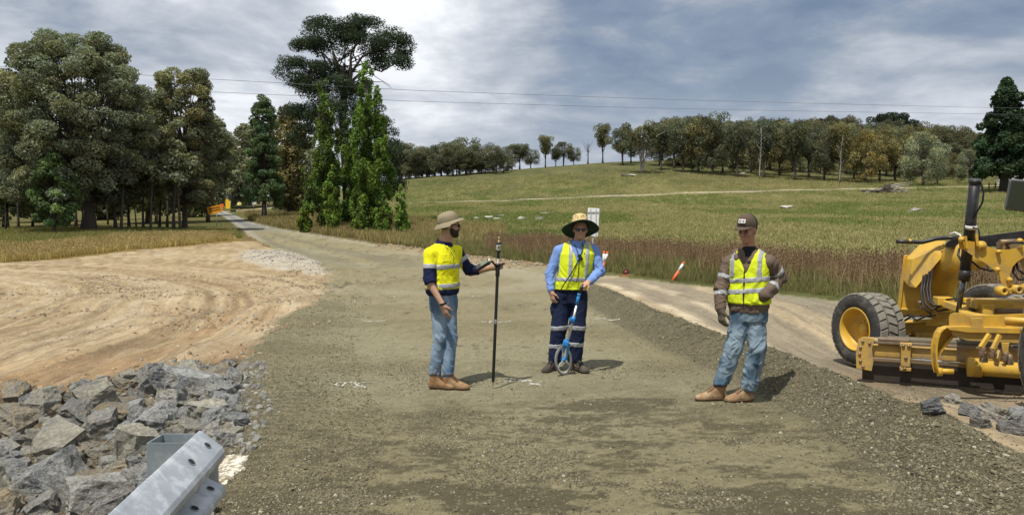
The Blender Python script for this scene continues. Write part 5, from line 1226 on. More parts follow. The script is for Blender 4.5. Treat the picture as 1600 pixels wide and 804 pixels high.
def person_root(x, y, label): return empty('person', (x, y, Z(x, y)), 0, label, 'person', None)
def legs(F, hip, knee, ankle, foot=None, rt=.078, rk=.052, ra=.038):
    F.cap(hip, knee, rt, rk, .03); F.cap(knee, ankle, rk, ra, .02)
def build_body(root, J, skin, h=.0058):
    """one continuous skin surface: trunk, limbs, head, hands, feet"""
    pts = np.array([p for k, p in J.items() if k[:2] in ('pe', 'ne', 'he', 'sh', 'el', 'wr', 'hi', 'kn', 'an')]); lo = pts.min(0) - .14; hi = pts.max(0) + .17; lo[2] = .03
    F = Fld(lo, hi, h); yaw = J['yaw']; pc, nc = np.array(J['pelvis']), np.array(J['neck'])
    def at_(z): t = (z - pc[2]) / (nc[2] - pc[2]); return pc + (nc - pc) * t
    H = nc[2] - pc[2]; secs = []
    for t, rx, ry in [(-.22, .13, .09), (0, .155, .105), (.2, .138, .098), (.5, .155, .11), (.75, .155, .10), (.88, .11, .07), (.97, .07, .055)]:
        z = pc[2] + H * t; c = at_(z); secs.append((z, c[0], c[1], rx * J.get('w', 1), ry * J.get('w', 1)))
    F.loft(secs, yaw, .03)
    for s_ in 'LR':
        F.cap(nc - np.array([0, 0, .07]), np.array(J['sh' + s_]) - np.array([0, 0, .02]), .03, .03, .03); F.cap(J['sh' + s_], J['el' + s_], .034, .036, .02); F.cap(J['el' + s_], J['wr' + s_], .040, .027, .015, flat=(J['hn' + s_], 1.12))
        add_hand(F, J['wr' + s_], J['hd' + s_], J['hn' + s_], J['hs' + s_], J['cu' + s_], J.get('th' + s_, (.55, .5)), J.get('hsz', 1.0))
        legs(F, J['hip' + s_], J['kn' + s_], J['an' + s_]); a = np.array(J['an' + s_]); F.cap(a, a + np.array([J['toe' + s_][0], J['toe' + s_][1], 0]) * .05 - np.array([0, 0, max(0, a[2] - .07)]), .030, .024, .02)
    M = J['hm']; hc = np.array(J['head']); F.cap(nc - np.array([0, 0, .03]), hc - M[2] * .05 - M[0] * .015, .062, .058, .03)
    g_ = add_head(F, hc, M, J.get('jaw', 1.0))
    F.surf('body', [M_SKIN], root, col=skin_col(skin)); return g_, secs
# ============================================================ man in khaki bucket hat with the survey pole
def man_pole():
    s = 154.6; X0, Y0 = -.647, 7.53; r = person_root(X0, Y0, 'bearded man in khaki bucket hat and yellow navy work shirt gripping a survey pole')
    def L(u, v, y): return ((u - 700) / s, y, (608 - v) / s)
    F_ = np.array([.82, -.57]); sd_ = np.array([.57, .82]); yaw = math.atan2(sd_[1], sd_[0]); hm = headframe(math.atan2(.12, .99), R(-3), R(3))
    J = dict(yaw=yaw, pelvis=(-.055, .02, .95), neck=(-.05, .03, 1.475), head=(.020, .02, 1.648), hm=hm, jaw=1.02,
             shR=(-.155, -.095, 1.385), elR=(-.165, -.20, 1.085), wrR=(-.035, -.25, .875), hdR=(.32, .02, -.94), hnR=(.55, .75, .10), hsR=-1, cuR=(12, 28, 25),
             shL=(.065, .16, 1.39), elL=(.215, .20, 1.165), wrL=(.452, .045, 1.222), hdL=(.96, -.12, .22), hnL=(-.12, -.99, .0), hsL=1, cuL=(48, 78, 60), thL=(.12, 1.5),
             hipR=(-.09, -.03, .90), knR=(-.085, -.04, .50), anR=(-.135, -.02, .115), toeR=(.9, -.3), hipL=(.0, .08, .90), knL=(.02, .0, .49), anL=(.0, -.05, .115), toeL=(.97, -.25))
    g_, secs = build_body(r, J, (.40, .235, .155))
    # shirt
    H = Fld((-.34, -.40, .90), (.40, .36, 1.53), .0078)
    S1 = [(.945, -.055, .015, .168, .118), (.975, -.055, .01, .192, .140), (1.03, -.055, .01, .190, .142), (1.15, -.055, .015, .178, .135), (1.28, -.052, .02, .188, .138), (1.38, -.05, .03, .175, .118), (1.44, -.05, .03, .125, .095), (1.475, -.05, .035, .085, .072)]
    def torso(Fd, o=0): return Fd.loft([(z, a, b, c + o, d + o) for z, a, b, c, d in S1], yaw, .02)
    torso(H)
    def slv(Fd, o=0, k=.025):
        Fd.cap((-.13, -.07, 1.395), (-.165, -.115, 1.36), .062 + o, .066 + o, k); Fd.cap((-.165, -.115, 1.36), (-.172, -.19, 1.115), .066 + o, .058 + o, k)
        Fd.cap((.04, .13, 1.395), (.08, .17, 1.375), .058 + o, .062 + o, k); Fd.cap((.08, .17, 1.375), (.20, .20, 1.19), .062 + o, .056 + o, k); Fd.cap((.20, .20, 1.19), (.285, .145, 1.19), .056 + o, .047 + o, k); return Fd
    slv(H); T0 = Fld(H.lo, H.lo + (H.n - 1) * H.h, H.h)
    cz = lambda V: 1.245 + .03 * (V[:, 0] + .05)
    YL, NV = np.array((.70, .68, .015)), np.array((.012, .016, .05))
    def col(V):
        t = sst(V[:, 2], 1.012, 1.016)[:, None]; c = NV * (1 - t) + YL * t
        # sleeves: navy below the arm band
        ds = segd(V, (-.165, -.115, 1.36), (-.172, -.20, 1.05)); armR = (ds < .0735) & (V[:, 2] < 1.228 - .1 * (V[:, 1] + .15)) & (V[:, 2] > 1.0) & (V[:, 1] < -.115)
        armL = V[:, 0] > .135
        c[armR | armL] = NV
        nk = (np.linalg.norm(V[:, :2] - np.array([-.045, .03]), axis=1) < .095) & (V[:, 2] > 1.425); c[nk] = NV
        return c * (1 + (n3(V * 9, 4) - .5) * .16)[:, None]
    H.surf('shirt', [M_CLOTH], r, col=col, disp=cloth(.0062, 15, 11, 2, [(-.17, -.19, 1.1, .1), (.22, .2, 1.18, .1), (-.05, -.1, .98, .15)], 1.6))
    # reflective hoops
    for zc, hw, lab in [(1.235, .024, None), (1.045, .024, None)]:
        B = Fld(H.lo, H.lo + (H.n - 1) * H.h, H.h); torso(B, .0065); B.clip(lambda x, y, z: np.abs(z - zc - .03 * (x + .05)) - hw + 0 * y); B.surf('reflective_band', [M_REFL], r, disp=cloth(.004, 14, 10, 2))
    B = Fld(H.lo, H.lo + (H.n - 1) * H.h, H.h); B.cap((-.165, -.115, 1.36), (-.172, -.19, 1.115), .0725, .0645); B.clip(lambda x, y, z: np.abs(z - 1.243 + .1 * (y + .15)) - .024 + 0 * x); B.surf('reflective_band', [M_REFL], r)
    B = Fld(H.lo, H.lo + (H.n - 1) * H.h, H.h); B.cap((.08, .17, 1.375), (.20, .20, 1.19), .0685, .0625); B.clip(lambda x, y, z: np.abs((x - .13) * .62 - (z - 1.29) * .78) - .022 + 0 * y); B.surf('reflective_band', [M_REFL], r)
    # rolled cuffs
    for a, b, ra in [((-.172, -.192, 1.125), (-.158, -.205, 1.085), .060), ((.25, .165, 1.185), (.300, .132, 1.19), .050)]:
        B = Fld(np.minimum(a, b) - np.array([.09] * 3), np.maximum(a, b) + np.array([.09] * 3), .006); B.cap(a, b, ra, ra * .98, .01)
        ax_ = U(np.array(b) - np.array(a)); m0 = (np.array(a) + np.array(b)) / 2; B.clip(lambda x, y, z: np.abs((x - m0[0]) * ax_[0] + (y - m0[1]) * ax_[1] + (z - m0[2]) * ax_[2]) - .030); B.surf('rolled_cuff', [M_CLOTH], r, col=flatcol(NV, .1), disp=cloth(.003, 40, 10, 6))
    # collar, pocket, buttons
    B = Fld((-.17, -.1, 1.40), (.08, .16, 1.54), .006); B.cap((-.05, .03, 1.44), (-.045, .03, 1.50), .088, .070, .01); B.cap((-.05, .03, 1.40), (-.045, .03, 1.56), .066, .060, .008, mode='s'); B.clip(lambda x, y, z: np.abs(z - 1.475 + .25 * ((x + .05) * .82 + (y - .03) * -.57)) - .024); B.surf('collar', [M_CLOTH], r, col=flatcol((.012, .016, .05)), disp=cloth(.002))
    fr = np.array([-.05, .02, 0]) + np.array([.82, -.57, 0]) * .148
    for i in range(6): mb = MB(); mb.lathe([(0, .003), (.006, .003), (.006, 0)], tuple(fr * 1 + np.array([-.004, 0, 1.06 + i * .066])), frame((.82, -.57, 0)), 8); mb.build('button', M_BLK, r)
    P_ = Fld((-.10, -.22, 1.24), (.12, 0, 1.40), .006); torso(P_, .005); ctr = np.array([-.02, -.115]); P_.clip(lambda x, y, z: np.maximum(np.abs((x + .015) * .57 + (y + .11) * .82) - .045, np.abs(z - 1.325) - .042)); P_.surf('chest_pocket', [M_CLOTH], r, col=flatcol(YL, .08), disp=cloth(.003, 14, 10, 2))
    tube_part('neck_cord', [(-.07, -.04, 1.47), (.03, -.10, 1.40), (.07, -.115, 1.33), (.06, -.12, 1.29)], .0035, M_BLK, r, 6)
    # jeans
    Q = Fld((-.30, -.26, .08), (.19, .24, 1.02), .0072)
    Q.loft([(.80, -.05, .015, .13, .115), (.88, -.05, .015, .158, .122), (.95, -.055, .015, .158, .118), (1.0, -.055, .015, .150, .110)], yaw, .03)
    Q.cap((-.085, -.015, .86), (-.085, -.04, .52), .092, .067, .03); Q.cap((-.085, -.04, .52), (-.138, -.02, .15), .067, .055, .02)
    Q.cap((-.012, .035, .86), (.025, .0, .50), .094, .070, .03); Q.cap((.025, .0, .50), (.0, -.045, .15), .068, .056, .02)
    Q.clip(lambda x, y, z: .108 - z + 0 * x + 0 * y)
    Q.surf('jeans', [M_DENIM], r, col=jean_col(5, (.075, .13, .205), (.21, .28, .36), .42, .78), disp=cloth(.0062, 15, 11, 7, [(-.13, -.02, .16, .12), (.0, -.05, .16, .12), (-.1, -.05, .5, .1), (.02, 0, .48, .1), (-.05, 0, .82, .12)], 1.4))
    B = Fld((-.25, -.16, .955), (.13, .19, 1.02), .0065); B.loft([(.965, -.055, .015, .170, .126), (1.0, -.055, .015, .168, .124)], yaw, .01); B.surf('belt', [M_BLK], r)
    # hat
    hc = np.array(J['head']); hf = headframe(math.atan2(.12, .99), R(14), R(5)); MH = mat('khaki_canvas', (.235, .195, .125), .92, .08, 12, .4, 90, bdist=.004)
    def hq(a, b, c): return hc + hf[0] * a + hf[1] * b + hf[2] * c
    C_ = Fld(hc - .16, hc + .2, .006); C_.ell(hq(-.012, 0, .050), (.110, .092, .088), hf, .02); C_.cap(hq(-.045, 0, .098), hq(.025, 0, .106), .050, .046, .02, flat=(hf[2], 1.35)); C_.ell(hq(-.012, 0, .092), (.098, .082, .052), hf, .02); C_.clip(lambda x, y, z: -((x - hc[0]) * hf[2][0] + (y - hc[1]) * hf[2][1] + (z - hc[2]) * hf[2][2]) + .045); e = empty('bucket_hat', (0, 0, 0)); e.parent = r
    hx = e; C_.surf('hat_crown', [MH], hx, disp=cloth(.004, 9, 9, 11))
    mb = MB(); V = []; n = 40; rows = [(0.094, .055), (.104, .048), (.126, .036), (.150, .018), (.152, .012), (.125, .029), (.102, .041), (.090, .046)]
    for (rr, hh) in rows:
        for i in range(n):
            a = 2 * math.pi * i / n; ca, sa = math.cos(a), math.sin(a); sx = 1.12 if ca > 0 else 1.02
            dr = (hh - .05) * (1.25 if ca < 0 else .75) + .003 * math.sin(a * 5) * (rr / .17)
            V.append(hq(-.012 + rr * ca * sx, rr * sa * .96, .05 + dr + (.012 * ca * (rr - .09) / .08)))
    F2 = [(i * n + k, i * n + (k + 1) % n, ((i + 1) % 8) * n + (k + 1) % n, ((i + 1) % 8) * n + k) for i in range(8) for k in range(n)]
    mb.add(V, F2, 0, True); mb.build('hat_brim', MH, hx)
    mb = MB(); mb.lathe([(.099, 0), (.1005, .012), (.099, .024)], (0, 0, 0), None, 32); me = mb.mesh('hat_band', MH)
    for v in me.vertices: p_ = hq(-.012 + v.co.x * 1.14, v.co.y * .965, .048 + v.co.z); v.co = p_
    link('hat_band', me, hx)
    # beard, hair, sunglasses
    MHR = mat('dark_hair', (.022, .016, .012), .8, .2, 60, .6, 200, bdist=.003)
    B = Fld(hc - .13, hc + .13, .005); B.ell(g_(.024, 0, -.052), (.070, .0615, .068), hm, .02); B.ell(g_(.064, 0, -.096), (.031, .034, .026), hm, .015); B.cap(g_(.090, -.024, -.043), g_(.090, .024, -.043), .0085, k=.006)
    B.cap(g_(.000, -.068, -.02), g_(.03, -.055, -.07), .014, .018, .02); B.cap(g_(.000, .068, -.02), g_(.03, .055, -.07), .014, .018, .02)
    B.cap(g_(.092, -.014, -.058), g_(.092, .014, -.058), .008, k=.004, mode='s'); B.ell(g_(.105, 0, -.01), (.05, .05, .026), hm, .01, 's'); B.surf('beard', [MHR], r, disp=lambda V: (n3(V * 150, 2) - .5) * .004)
    B = Fld(hc - .13, hc + .14, .006); B.ell(g_(-.02, 0, .02), (.098, .081, .082), hm, .01); B.clip(lambda x, y, z: ((x - hc[0]) * hm[0][0] + (y - hc[1]) * hm[0][1] - .02) + 0 * z); B.surf('hair', [MHR], r, disp=lambda V: (n3(V * 120, 2) - .5) * .004)
    gl = empty('sunglasses', (0, 0, 0)); gl.parent = r; spec_glasses(gl, g_, hm)
    gz_ = .0
    for nm, hl, ya, an, sd2 in [('boot', (-.205, .0, gz_), -.30, (-.138, -.02, .135), 1), ('boot', (-.072, -.035, gz_), -.24, (.002, -.052, .135), 2)]:
        b = empty('boot', (0, 0, 0)); b.parent = r; boot(b, hl, ya, an, M_BOOT, M_SOLE, .30, M_BLK if sd2 == 9 else mat('boot_lace', (.12, .07, .04), .9), .165, mat('dark_collar', (.06, .045, .035), .9), seed=sd2)
    b = MB(); b.lathe([(.0335, -.01), (.036, -.006), (.036, .006), (.0335, .01)], (-.03, -.25, .882), frame((.32, .02, -.94)), 16); b.build('wrist_watch', M_BLK, r)
    return r
# ============================================================ man in wide straw hat with the measuring wheel
def vest_field(H, secs, yaw, o, zb, arms, neckc, vdepth, nr=.088, aw=.150, top=1.5):
    """sleeveless vest: trunk shape puffed out by o, cut at arms, neck and hem"""
    B = Fld(H.lo, H.lo + (H.n - 1) * H.h, H.h); B.loft([(z, a, b, c + o, d + o) for z, a, b, c, d in secs], yaw, .01)
    for (a, b, ra) in arms['sh']: B.cap(a, b, ra, k=.03)
    ca, sa = math.cos(yaw), math.sin(yaw)
    for (a, b, ra) in arms['cut']: B.cap(a, b, ra, k=.006, mode='s')
    B.clip(lambda x, y, z: zb - z + 0 * x + 0 * y)
    n0, n1, n2_ = neckc
    B.cap((n0, n1, n2_ - .02), (n0, n1, n2_ + .12), nr, k=.006, mode='s')
    # V opening at the front (front = -y of the shoulder frame)
    def vf(x, y, z):
        a = (x - n0) * ca + (y - n1) * sa; f = (x - n0) * sa - (y - n1) * ca
        w_ = np.clip((z - (n2_ - vdepth)) / vdepth, 0, 3) * nr * .95
        return np.maximum(np.abs(a) - w_, -f) + 0 * z
    sl, g_ = B.grid(); d = vf(*g_).astype(np.float32); d = np.where(g_[2] > n2_ - vdepth, d, 1); B.f = np.maximum(B.f, -d); return B
def man_wheel():
    s = 137.2; X0, Y0 = .600, 8.49; r = person_root(X0, Y0, 'man in wide straw hat, sunglasses and yellow vest over blue shirt, leaning on measuring wheel')
    yaw = R(-4); hm = headframe(R(-93), R(-2), R(-2))
    J = dict(yaw=yaw, pelvis=(.07, .03, .96), neck=(.155, .03, 1.48), head=(.178, -.015, 1.615), hm=hm, jaw=1.0, w=1.03,
             shR=(-.055, .03, 1.40), elR=(-.165, .03, 1.12), wrR=(-.155, -.06, .915), hdR=(.18, -.10, -.97), hnR=(.75, .65, .08), hsR=-1, cuR=(22, 35, 30),
             shL=(.335, .03, 1.395), elL=(.40, -.02, 1.14), wrL=(.245, -.24, 1.035), hdL=(-.72, -.50, -.45), hnL=(.15, .55, -.82), hsL=-1, cuL=(60, 65, 45), thL=(.6, .6),
             hipR=(-.02, .03, .90), knR=(-.055, .0, .50), anR=(-.10, .03, .115), toeR=(-.45, -.9), hipL=(.15, .03, .90), knL=(.145, .0, .50), anL=(.115, .03, .115), toeL=(.35, -.93))
    g_, secs = build_body(r, J, (.42, .24, .165))
    BL = np.array((.165, .27, .56)); H = Fld((-.28, -.36, .88), (.50, .20, 1.55), .0078)
    S1 = [(.955, .075, .02, .175, .13), (.99, .08, .02, .180, .132), (1.08, .10, .015, .178, .132), (1.22, .125, .015, .190, .134), (1.34, .14, .02, .200, .126), (1.42, .145, .025, .150, .10), (1.475, .15, .03, .090, .076), (1.49, .15, .03, .078, .07)]
    H.loft(S1, yaw, .02)
    H.cap((.0, .03, 1.405), (-.055, .03, 1.37), .056, .064, .03); H.cap((-.055, .03, 1.37), (-.165, .03, 1.12), .066, .055, .025); H.cap((-.165, .03, 1.12), (-.157, -.05, .935), .055, .041, .02)
    H.cap((.29, .03, 1.405), (.335, .03, 1.37), .056, .064, .03); H.cap((.335, .03, 1.37), (.40, -.02, 1.14), .066, .057, .025); H.cap((.40, -.02, 1.14), (.268, -.21, 1.042), .057, .042, .02)
    H.surf('shirt', [M_CLOTH], r, col=flatcol(BL, .10, 3), disp=cloth(.0068, 17, 13, 12, [(-.165, .02, 1.1, .14), (.39, -.05, 1.12, .14)], 1.4))
    for a, b, ra in [((-.158, -.035, .965), (-.156, -.058, .925), .0435), ((.300, -.165, 1.065), (.265, -.215, 1.04), .045)]:
        B = Fld(np.minimum(a, b) - np.array([.07] * 3), np.maximum(a, b) + np.array([.07] * 3), .006); B.cap(a, b, ra, ra, .01); ax_ = U(np.array(b) - np.array(a)); m0 = (np.array(a) + np.array(b)) / 2
        B.clip(lambda x, y, z: np.abs((x - m0[0]) * ax_[0] + (y - m0[1]) * ax_[1] + (z - m0[2]) * ax_[2]) - .026); B.surf('cuff', [M_CLOTH], r, col=flatcol(BL * .95, .08))
    B = Fld((.03, -.10, 1.40), (.28, .16, 1.55), .006); B.cap((.152, .03, 1.44), (.158, .03, 1.50), .094, .076, .01); B.cap((.152, .02, 1.40), (.158, .02, 1.56), .068, .064, .008, mode='s'); B.clip(lambda x, y, z: np.abs(z - 1.47 - .30 * (y - .03) + 0 * x) - .030)
    B.clip(lambda x, y, z: -np.maximum(np.abs(x - .152) - np.clip((1.50 - z) * .25, .003, 1), y - .03)); B.surf('collar', [M_CLOTH], r, col=flatcol(BL * 1.05, .06))
    arms = dict(sh=[((.05, .03, 1.405), (.0, .03, 1.395), .062), ((.25, .03, 1.405), (.29, .03, 1.395), .062)],
                cut=[((-.105, .03, 1.50), (-.135, .03, 1.16), .098), ((.385, .03, 1.50), (.405, .0, 1.16), .094), ((.40, -.04, 1.15), (.30, -.2, 1.02), .06)])
    Vf = vest_field(H, [(.90, .075, .02, .192, .148)] + S1, yaw, .014, .935, arms, (.152, .03, 1.47), .26)
    dv = cloth(.0065, 11, 11, 15, [(.1, -.12, 1.0, .12)], 1.2)
    Vf.surf('vest', [M_HIVIS], r, col=None, disp=dv)
    def band(fn, off=.0035, nm='reflective_band', mt=M_REFL): B = Vf._c().off(off); B.clip(fn); return B.surf(nm, [mt], r, disp=dv)
    band(lambda x, y, z: np.abs(z - 1.055 + 0 * x + 0 * y) - .024)
    for s_, x0, sl_ in ((-1, .060, .035), (1, .245, .02)):
        band(lambda x, y, z: np.maximum(np.abs(x - x0 - (z - 1.25) * sl_ * (1 if s_ < 0 else 2.2)) - .023 + 0 * y, 1.082 - z))
    band(lambda x, y, z: np.maximum(np.abs(x - .215) - .010 + 0 * y, np.maximum(np.abs(z - 1.345) - .012, y - 0.0)), .004, 'chest_emblem', mat('dark_green_print', (.01, .10, .03), .8))
    tube_part('radio_lead', [(.20, -.07, 1.47), (.19, -.12, 1.38), (.16, -.135, 1.30), (.08, -.15, 1.15), (-.02, -.15, 1.0), (-.055, -.12, .93)], .006, M_BLK, r, 6)
    tube_part('lanyard', [(.11, -.07, 1.45), (.14, -.125, 1.36), (.155, -.14, 1.28), (.14, -.15, 1.10), (.12, -.155, 1.02)], .004, M_BLK, r, 6)
    B = MB(); B.box((.165, -.148, 1.305), (.038, .026, .075), Matrix.Rotation(R(-35), 3, 'Y'), bev=.006); B.build('radio_mic', M_BLK, r)
    # navy work trousers
    NV = (.013, .019, .048); Q = Fld((-.24, -.16, .07), (.30, .20, 1.0), .0072)
    Q.loft([(.78, .07, .03, .165, .12), (.88, .07, .03, .182, .130), (.96, .08, .025, .172, .122)], yaw, .03)
    Q.cap((-.022, .03, .86), (-.06, .0, .52), .106, .092, .02); Q.cap((-.06, .0, .52), (-.105, .03, .13), .092, .080, .02); Q.cap((.165, .03, .86), (.15, .0, .52), .104, .092, .02); Q.cap((.15, .0, .52), (.12, .03, .13), .092, .082, .02)
    Q.ell((-.138, .02, .70), (.025, .06, .075), None, .015); Q.clip(lambda x, y, z: .095 - z + 0 * x + 0 * y)
    dq = cloth(.0068, 14, 11, 17, [(-.1, .02, .17, .13), (.12, .02, .17, .13)], 1.3); Q.surf('trousers', [M_CLOTH], r, col=flatcol(NV, .15), disp=dq)
    for zc, sgn in [(.505, -1), (.505, 1), (.295, -1), (.31, 1)]:
        B = Q._c().off(.004); mid = .048 if zc > .4 else .01; B.clip(lambda x, y, z: np.maximum(np.abs(z - zc + .06 * (x - .05) * sgn + 0 * y) - .026, -(x - mid) * sgn)); B.surf('reflective_band', [M_REFL], r, disp=dq)
    # wide brimmed straw hat
    MS = mat('woven_straw', (.52, .40, .19), .9, .12, 26, .8, 110, bdist=.006); MG = mat('green_brim_lining', (.008, .03, .016), .9, .05, 20)
    hc = np.array(J['head']); hf = headframe(R(-92), R(25), R(2)); e = empty('straw_hat', (0, 0, 0)); e.parent = r
    def hq(a, b, c): return hc + hf[0] * a + hf[1] * b + hf[2] * c
    def spun(nm, prof, m_, n=44, sx=1.1, wav=.0, closed=True):
        V = [hq(-.01 + rr * math.cos(2 * math.pi * i / n) * sx, rr * math.sin(2 * math.pi * i / n), hh + wav * math.sin(3 * 2 * math.pi * i / n + 1) * max(0, rr - .1)) for rr, hh in prof for i in range(n)]
        P_ = len(prof); mb = MB(); mb.add(V, [(i * n + k, i * n + (k + 1) % n, ((i + 1) % P_) * n + (k + 1) % n, ((i + 1) % P_) * n + k) for i in range(P_ if closed else P_ - 1) for k in range(n)], 0, True); return mb.build(nm, m_, e)
    spun('hat_crown', [(.098, .045), (.094, .10), (.086, .150), (.078, .172), (.055, .184), (.02, .180), (.002, .178)], MS, closed=False, sx=1.12)
    spun('hat_brim', [(.094, .052), (.130, .047), (.180, .033), (.200, .016), (.201, .013), (.180, .029), (.130, .043), (.094, .048)], MS, wav=.08)
    spun('brim_lining', [(.094, .0465), (.130, .0415), (.180, .0270), (.2105, .002), (.2135, .004), (.2125, .0125), (.2085, .0165), (.196, .0235), (.193, .0210), (.094, .0475)], MG, wav=.08)
    spun('hat_band', [(.0995, .052), (.0975, .078), (.096, .078), (.098, .052)], mat('dark_ribbon', (.03, .028, .02), .9), sx=1.12)
    mb = MB()
    for i in range(7):
        a = R(-60 + i * 20 + (7 if i % 2 else 0)); rr = .0965; hh = .112 + .018 * math.sin(i * 2.1); p0 = hq(-.01 + rr * math.cos(a) * 1.12, rr * math.sin(a), hh); p1 = hq(-.01 + rr * math.cos(a + .12) * 1.12, rr * math.sin(a + .12), hh + .022); mb.tube([p0, (p0 + p1) / 2 + hf[2] * .008, p1], .0026, 5)
    o_ = mb.build('woven_pattern', mat('dark_weave', (.16, .09, .04), .9), e); o_['kind'] = 'stuff'
    MHR = mat('brown_hair', (.05, .032, .02), .85, .2, 60, .6, 200, bdist=.003)
    B = Fld(hc - .13, hc + .14, .006); B.ell(g_(-.02, 0, .02), (.097, .0815, .082), hm, .01); B.clip(lambda x, y, z: ((x - hc[0]) * hm[0][0] + (y - hc[1]) * hm[0][1] - .005) + 0 * z); B.surf('hair', [MHR], r)
    gl = empty('sunglasses', (0, 0, 0)); gl.parent = r; spec_glasses(gl, g_, hm)
    for hl, ya, an, sd2 in [((-.075, .075, 0), R(-128), (-.10, .03, .12), 3), ((.115, .075, 0), R(-62), (.12, .03, .12), 4)]:
        b = empty('boot', (0, 0, 0)); b.parent = r; boot(b, hl, ya, an, M_BOOTB, M_SOLEB, .285, M_BLK, .15, None, seed=sd2)
    return r
# ============================================================ young man in brown hooded jacket and cap
def man_cap():
    s = 168.5; X0, Y0 = 2.08, 6.93; r = person_root(X0, Y0, 'young man in brown cap, brown hooded jacket under yellow vest, jeans, one hand tucked in')
    F_ = U((-.50, -.86, 0)); yaw = R(-30); hm = headframe(math.atan2(-.74, -.67), R(-14), R(-3))
    J = dict(yaw=yaw, pelvis=(.14, .03, .95), neck=(.135, .035, 1.425), head=(.098, -.026, 1.604), hm=hm, jaw=.95, w=.94,
             shR=(-.025, .10, 1.32), elR=(-.115, .06, 1.06), wrR=(-.135, -.02, .865), hdR=(.05, -.10, -.99), hnR=(.80, .55, .1), hsR=-1, cuR=(20, 30, 25),
             shL=(.29, -.06, 1.33), elL=(.415, .01, 1.16), wrL=(.20, -.045, .99), hdL=(-.80, .25, -.50), hnL=(.1, .9, .0), hsL=1, cuL=(25, 30, 25),
             hipR=(.07, .06, .90), knR=(.0, .02, .50), anR=(-.105, .06, .12), toeR=(-.98, -.15), hipL=(.20, .0, .90), knL=(.20, -.03, .49), anL=(.145, .03, .12), toeL=(-.93, -.35))
    g_, secs = build_body(r, J, (.40, .215, .15))
    BR = np.array((.125, .092, .070)); H = Fld((-.27, -.32, .80), (.52, .28, 1.50), .0078)
    S1 = [(.84, .135, .03, .172, .135), (.90, .138, .03, .185, .145), (1.0, .14, .03, .180, .140), (1.12, .14, .03, .172, .130), (1.25, .14, .03, .182, .130), (1.33, .138, .03, .176, .115), (1.39, .137, .035, .13, .095), (1.43, .135, .04, .085, .075)]
    def hood(Fd):
        Fd.cap((.06, .02, 1.375), (.20, .005, 1.375), .040, k=.03); Fd.cap((.11, .12, 1.37), (.20, .09, 1.375), .062, k=.03); Fd.cap((.035, .06, 1.385), (.11, .13, 1.375), .05, k=.03); Fd.cap((.21, -.01, 1.385), (.235, .07, 1.385), .048, k=.03)
    H.loft(S1, yaw, .02); H.cap((.135, .02, 1.40), (.125, .0, 1.50), .060, .066, .008, mode='s')
    H.cap((.03, .08, 1.345), (-.025, .10, 1.29), .062, .068, .03); H.cap((-.025, .10, 1.29), (-.115, .06, 1.06), .070, .060, .02); H.cap((-.115, .06, 1.06), (-.136, -.01, .885), .060, .050, .02)
    H.cap((.24, -.03, 1.345), (.29, -.06, 1.30), .062, .070, .03); H.cap((.29, -.06, 1.30), (.415, .01, 1.165), .074, .066, .02); H.cap((.415, .01, 1.165), (.23, -.145, 1.01), .066, .050, .02)
    dj = cloth(.0080, 17, 12, 22, [(-.12, .04, 1.05, .16), (.40, .0, 1.17, .16), (.3, -.08, 1.07, .12)], 1.3)
    H.surf('jacket', [M_CLOTH], r, col=flatcol(BR, .12, 8), disp=dj)
    K_ = Fld((-.06, -.16, 1.26), (.36, .26, 1.50), .0065); K_.cap((.125, .115, 1.365), (.215, .085, 1.37), .060, k=.03); K_.cap((.03, .055, 1.385), (.125, .125, 1.375), .048, k=.03); K_.cap((.225, -.005, 1.385), (.215, .08, 1.38), .050, k=.03); K_.cap((.02, -.01, 1.345), (.03, .055, 1.385), .036, .045, k=.02); K_.cap((.215, -.075, 1.335), (.225, -.005, 1.385), .034, .046, k=.02)
    K_.cap((.13, .015, 1.30), (.125, .0, 1.52), .066, .072, .008, mode='s'); K_.surf('hood', [M_CLOTH], r, col=flatcol(BR * 1.05, .12, 8), disp=cloth(.007, 20, 16, 31))
    # dark lining at the throat
    B = Fld((.0, -.14, 1.28), (.25, .10, 1.46), .006); B.cap((.125, -.03, 1.30), (.13, .01, 1.43), .060, .064, .01); B.surf('shirt', [M_CLOTH], r, col=flatcol((.018, .018, .022), .1))
    arms = dict(sh=[((.08, .06, 1.345), (.035, .085, 1.33), .066), ((.19, .0, 1.345), (.235, -.025, 1.33), .068)],
                cut=[((-.085, .13, 1.45), (-.10, .09, 1.10), .088), ((.345, -.09, 1.45), (.375, -.05, 1.13), .083), ((.42, .0, 1.165), (.22, -.15, 1.0), .056)])
    Vf = vest_field(H, S1, yaw, .016, .925, arms, (.13, .02, 1.40), .20, .085)
    dv = cloth(.0080, 11, 11, 25, [(.1, -.12, .95, .14)], 1.2)
    ca, sa = math.cos(yaw), math.sin(yaw); A_ = lambda x, y: (x - .138) * ca + (y - .03) * sa
    Vf.surf('vest', [M_HIVIS], r, disp=dv)
    def band(fn, off=.0035, nm='reflective_band', mt=M_REFL): B = Vf._c().off(off); B.clip(fn); return B.surf(nm, [mt], r, disp=dv)
    for zc in (1.145, 1.045): band(lambda x, y, z: np.abs(z - zc - .10 * A_(x, y)) - .023)
    for a0 in (-.125, .118): band(lambda x, y, z: np.maximum(np.abs(A_(x, y) - a0) - .021, 1.165 - z))
    fz = lambda x, y: (x - .138) * sa - (y - .03) * ca
    band(lambda x, y, z: np.maximum(np.maximum(np.abs(A_(x, y) + .012) - .006, -fz(x, y)) + 0 * z, z - 1.30), .006, 'zip', M_BLK)
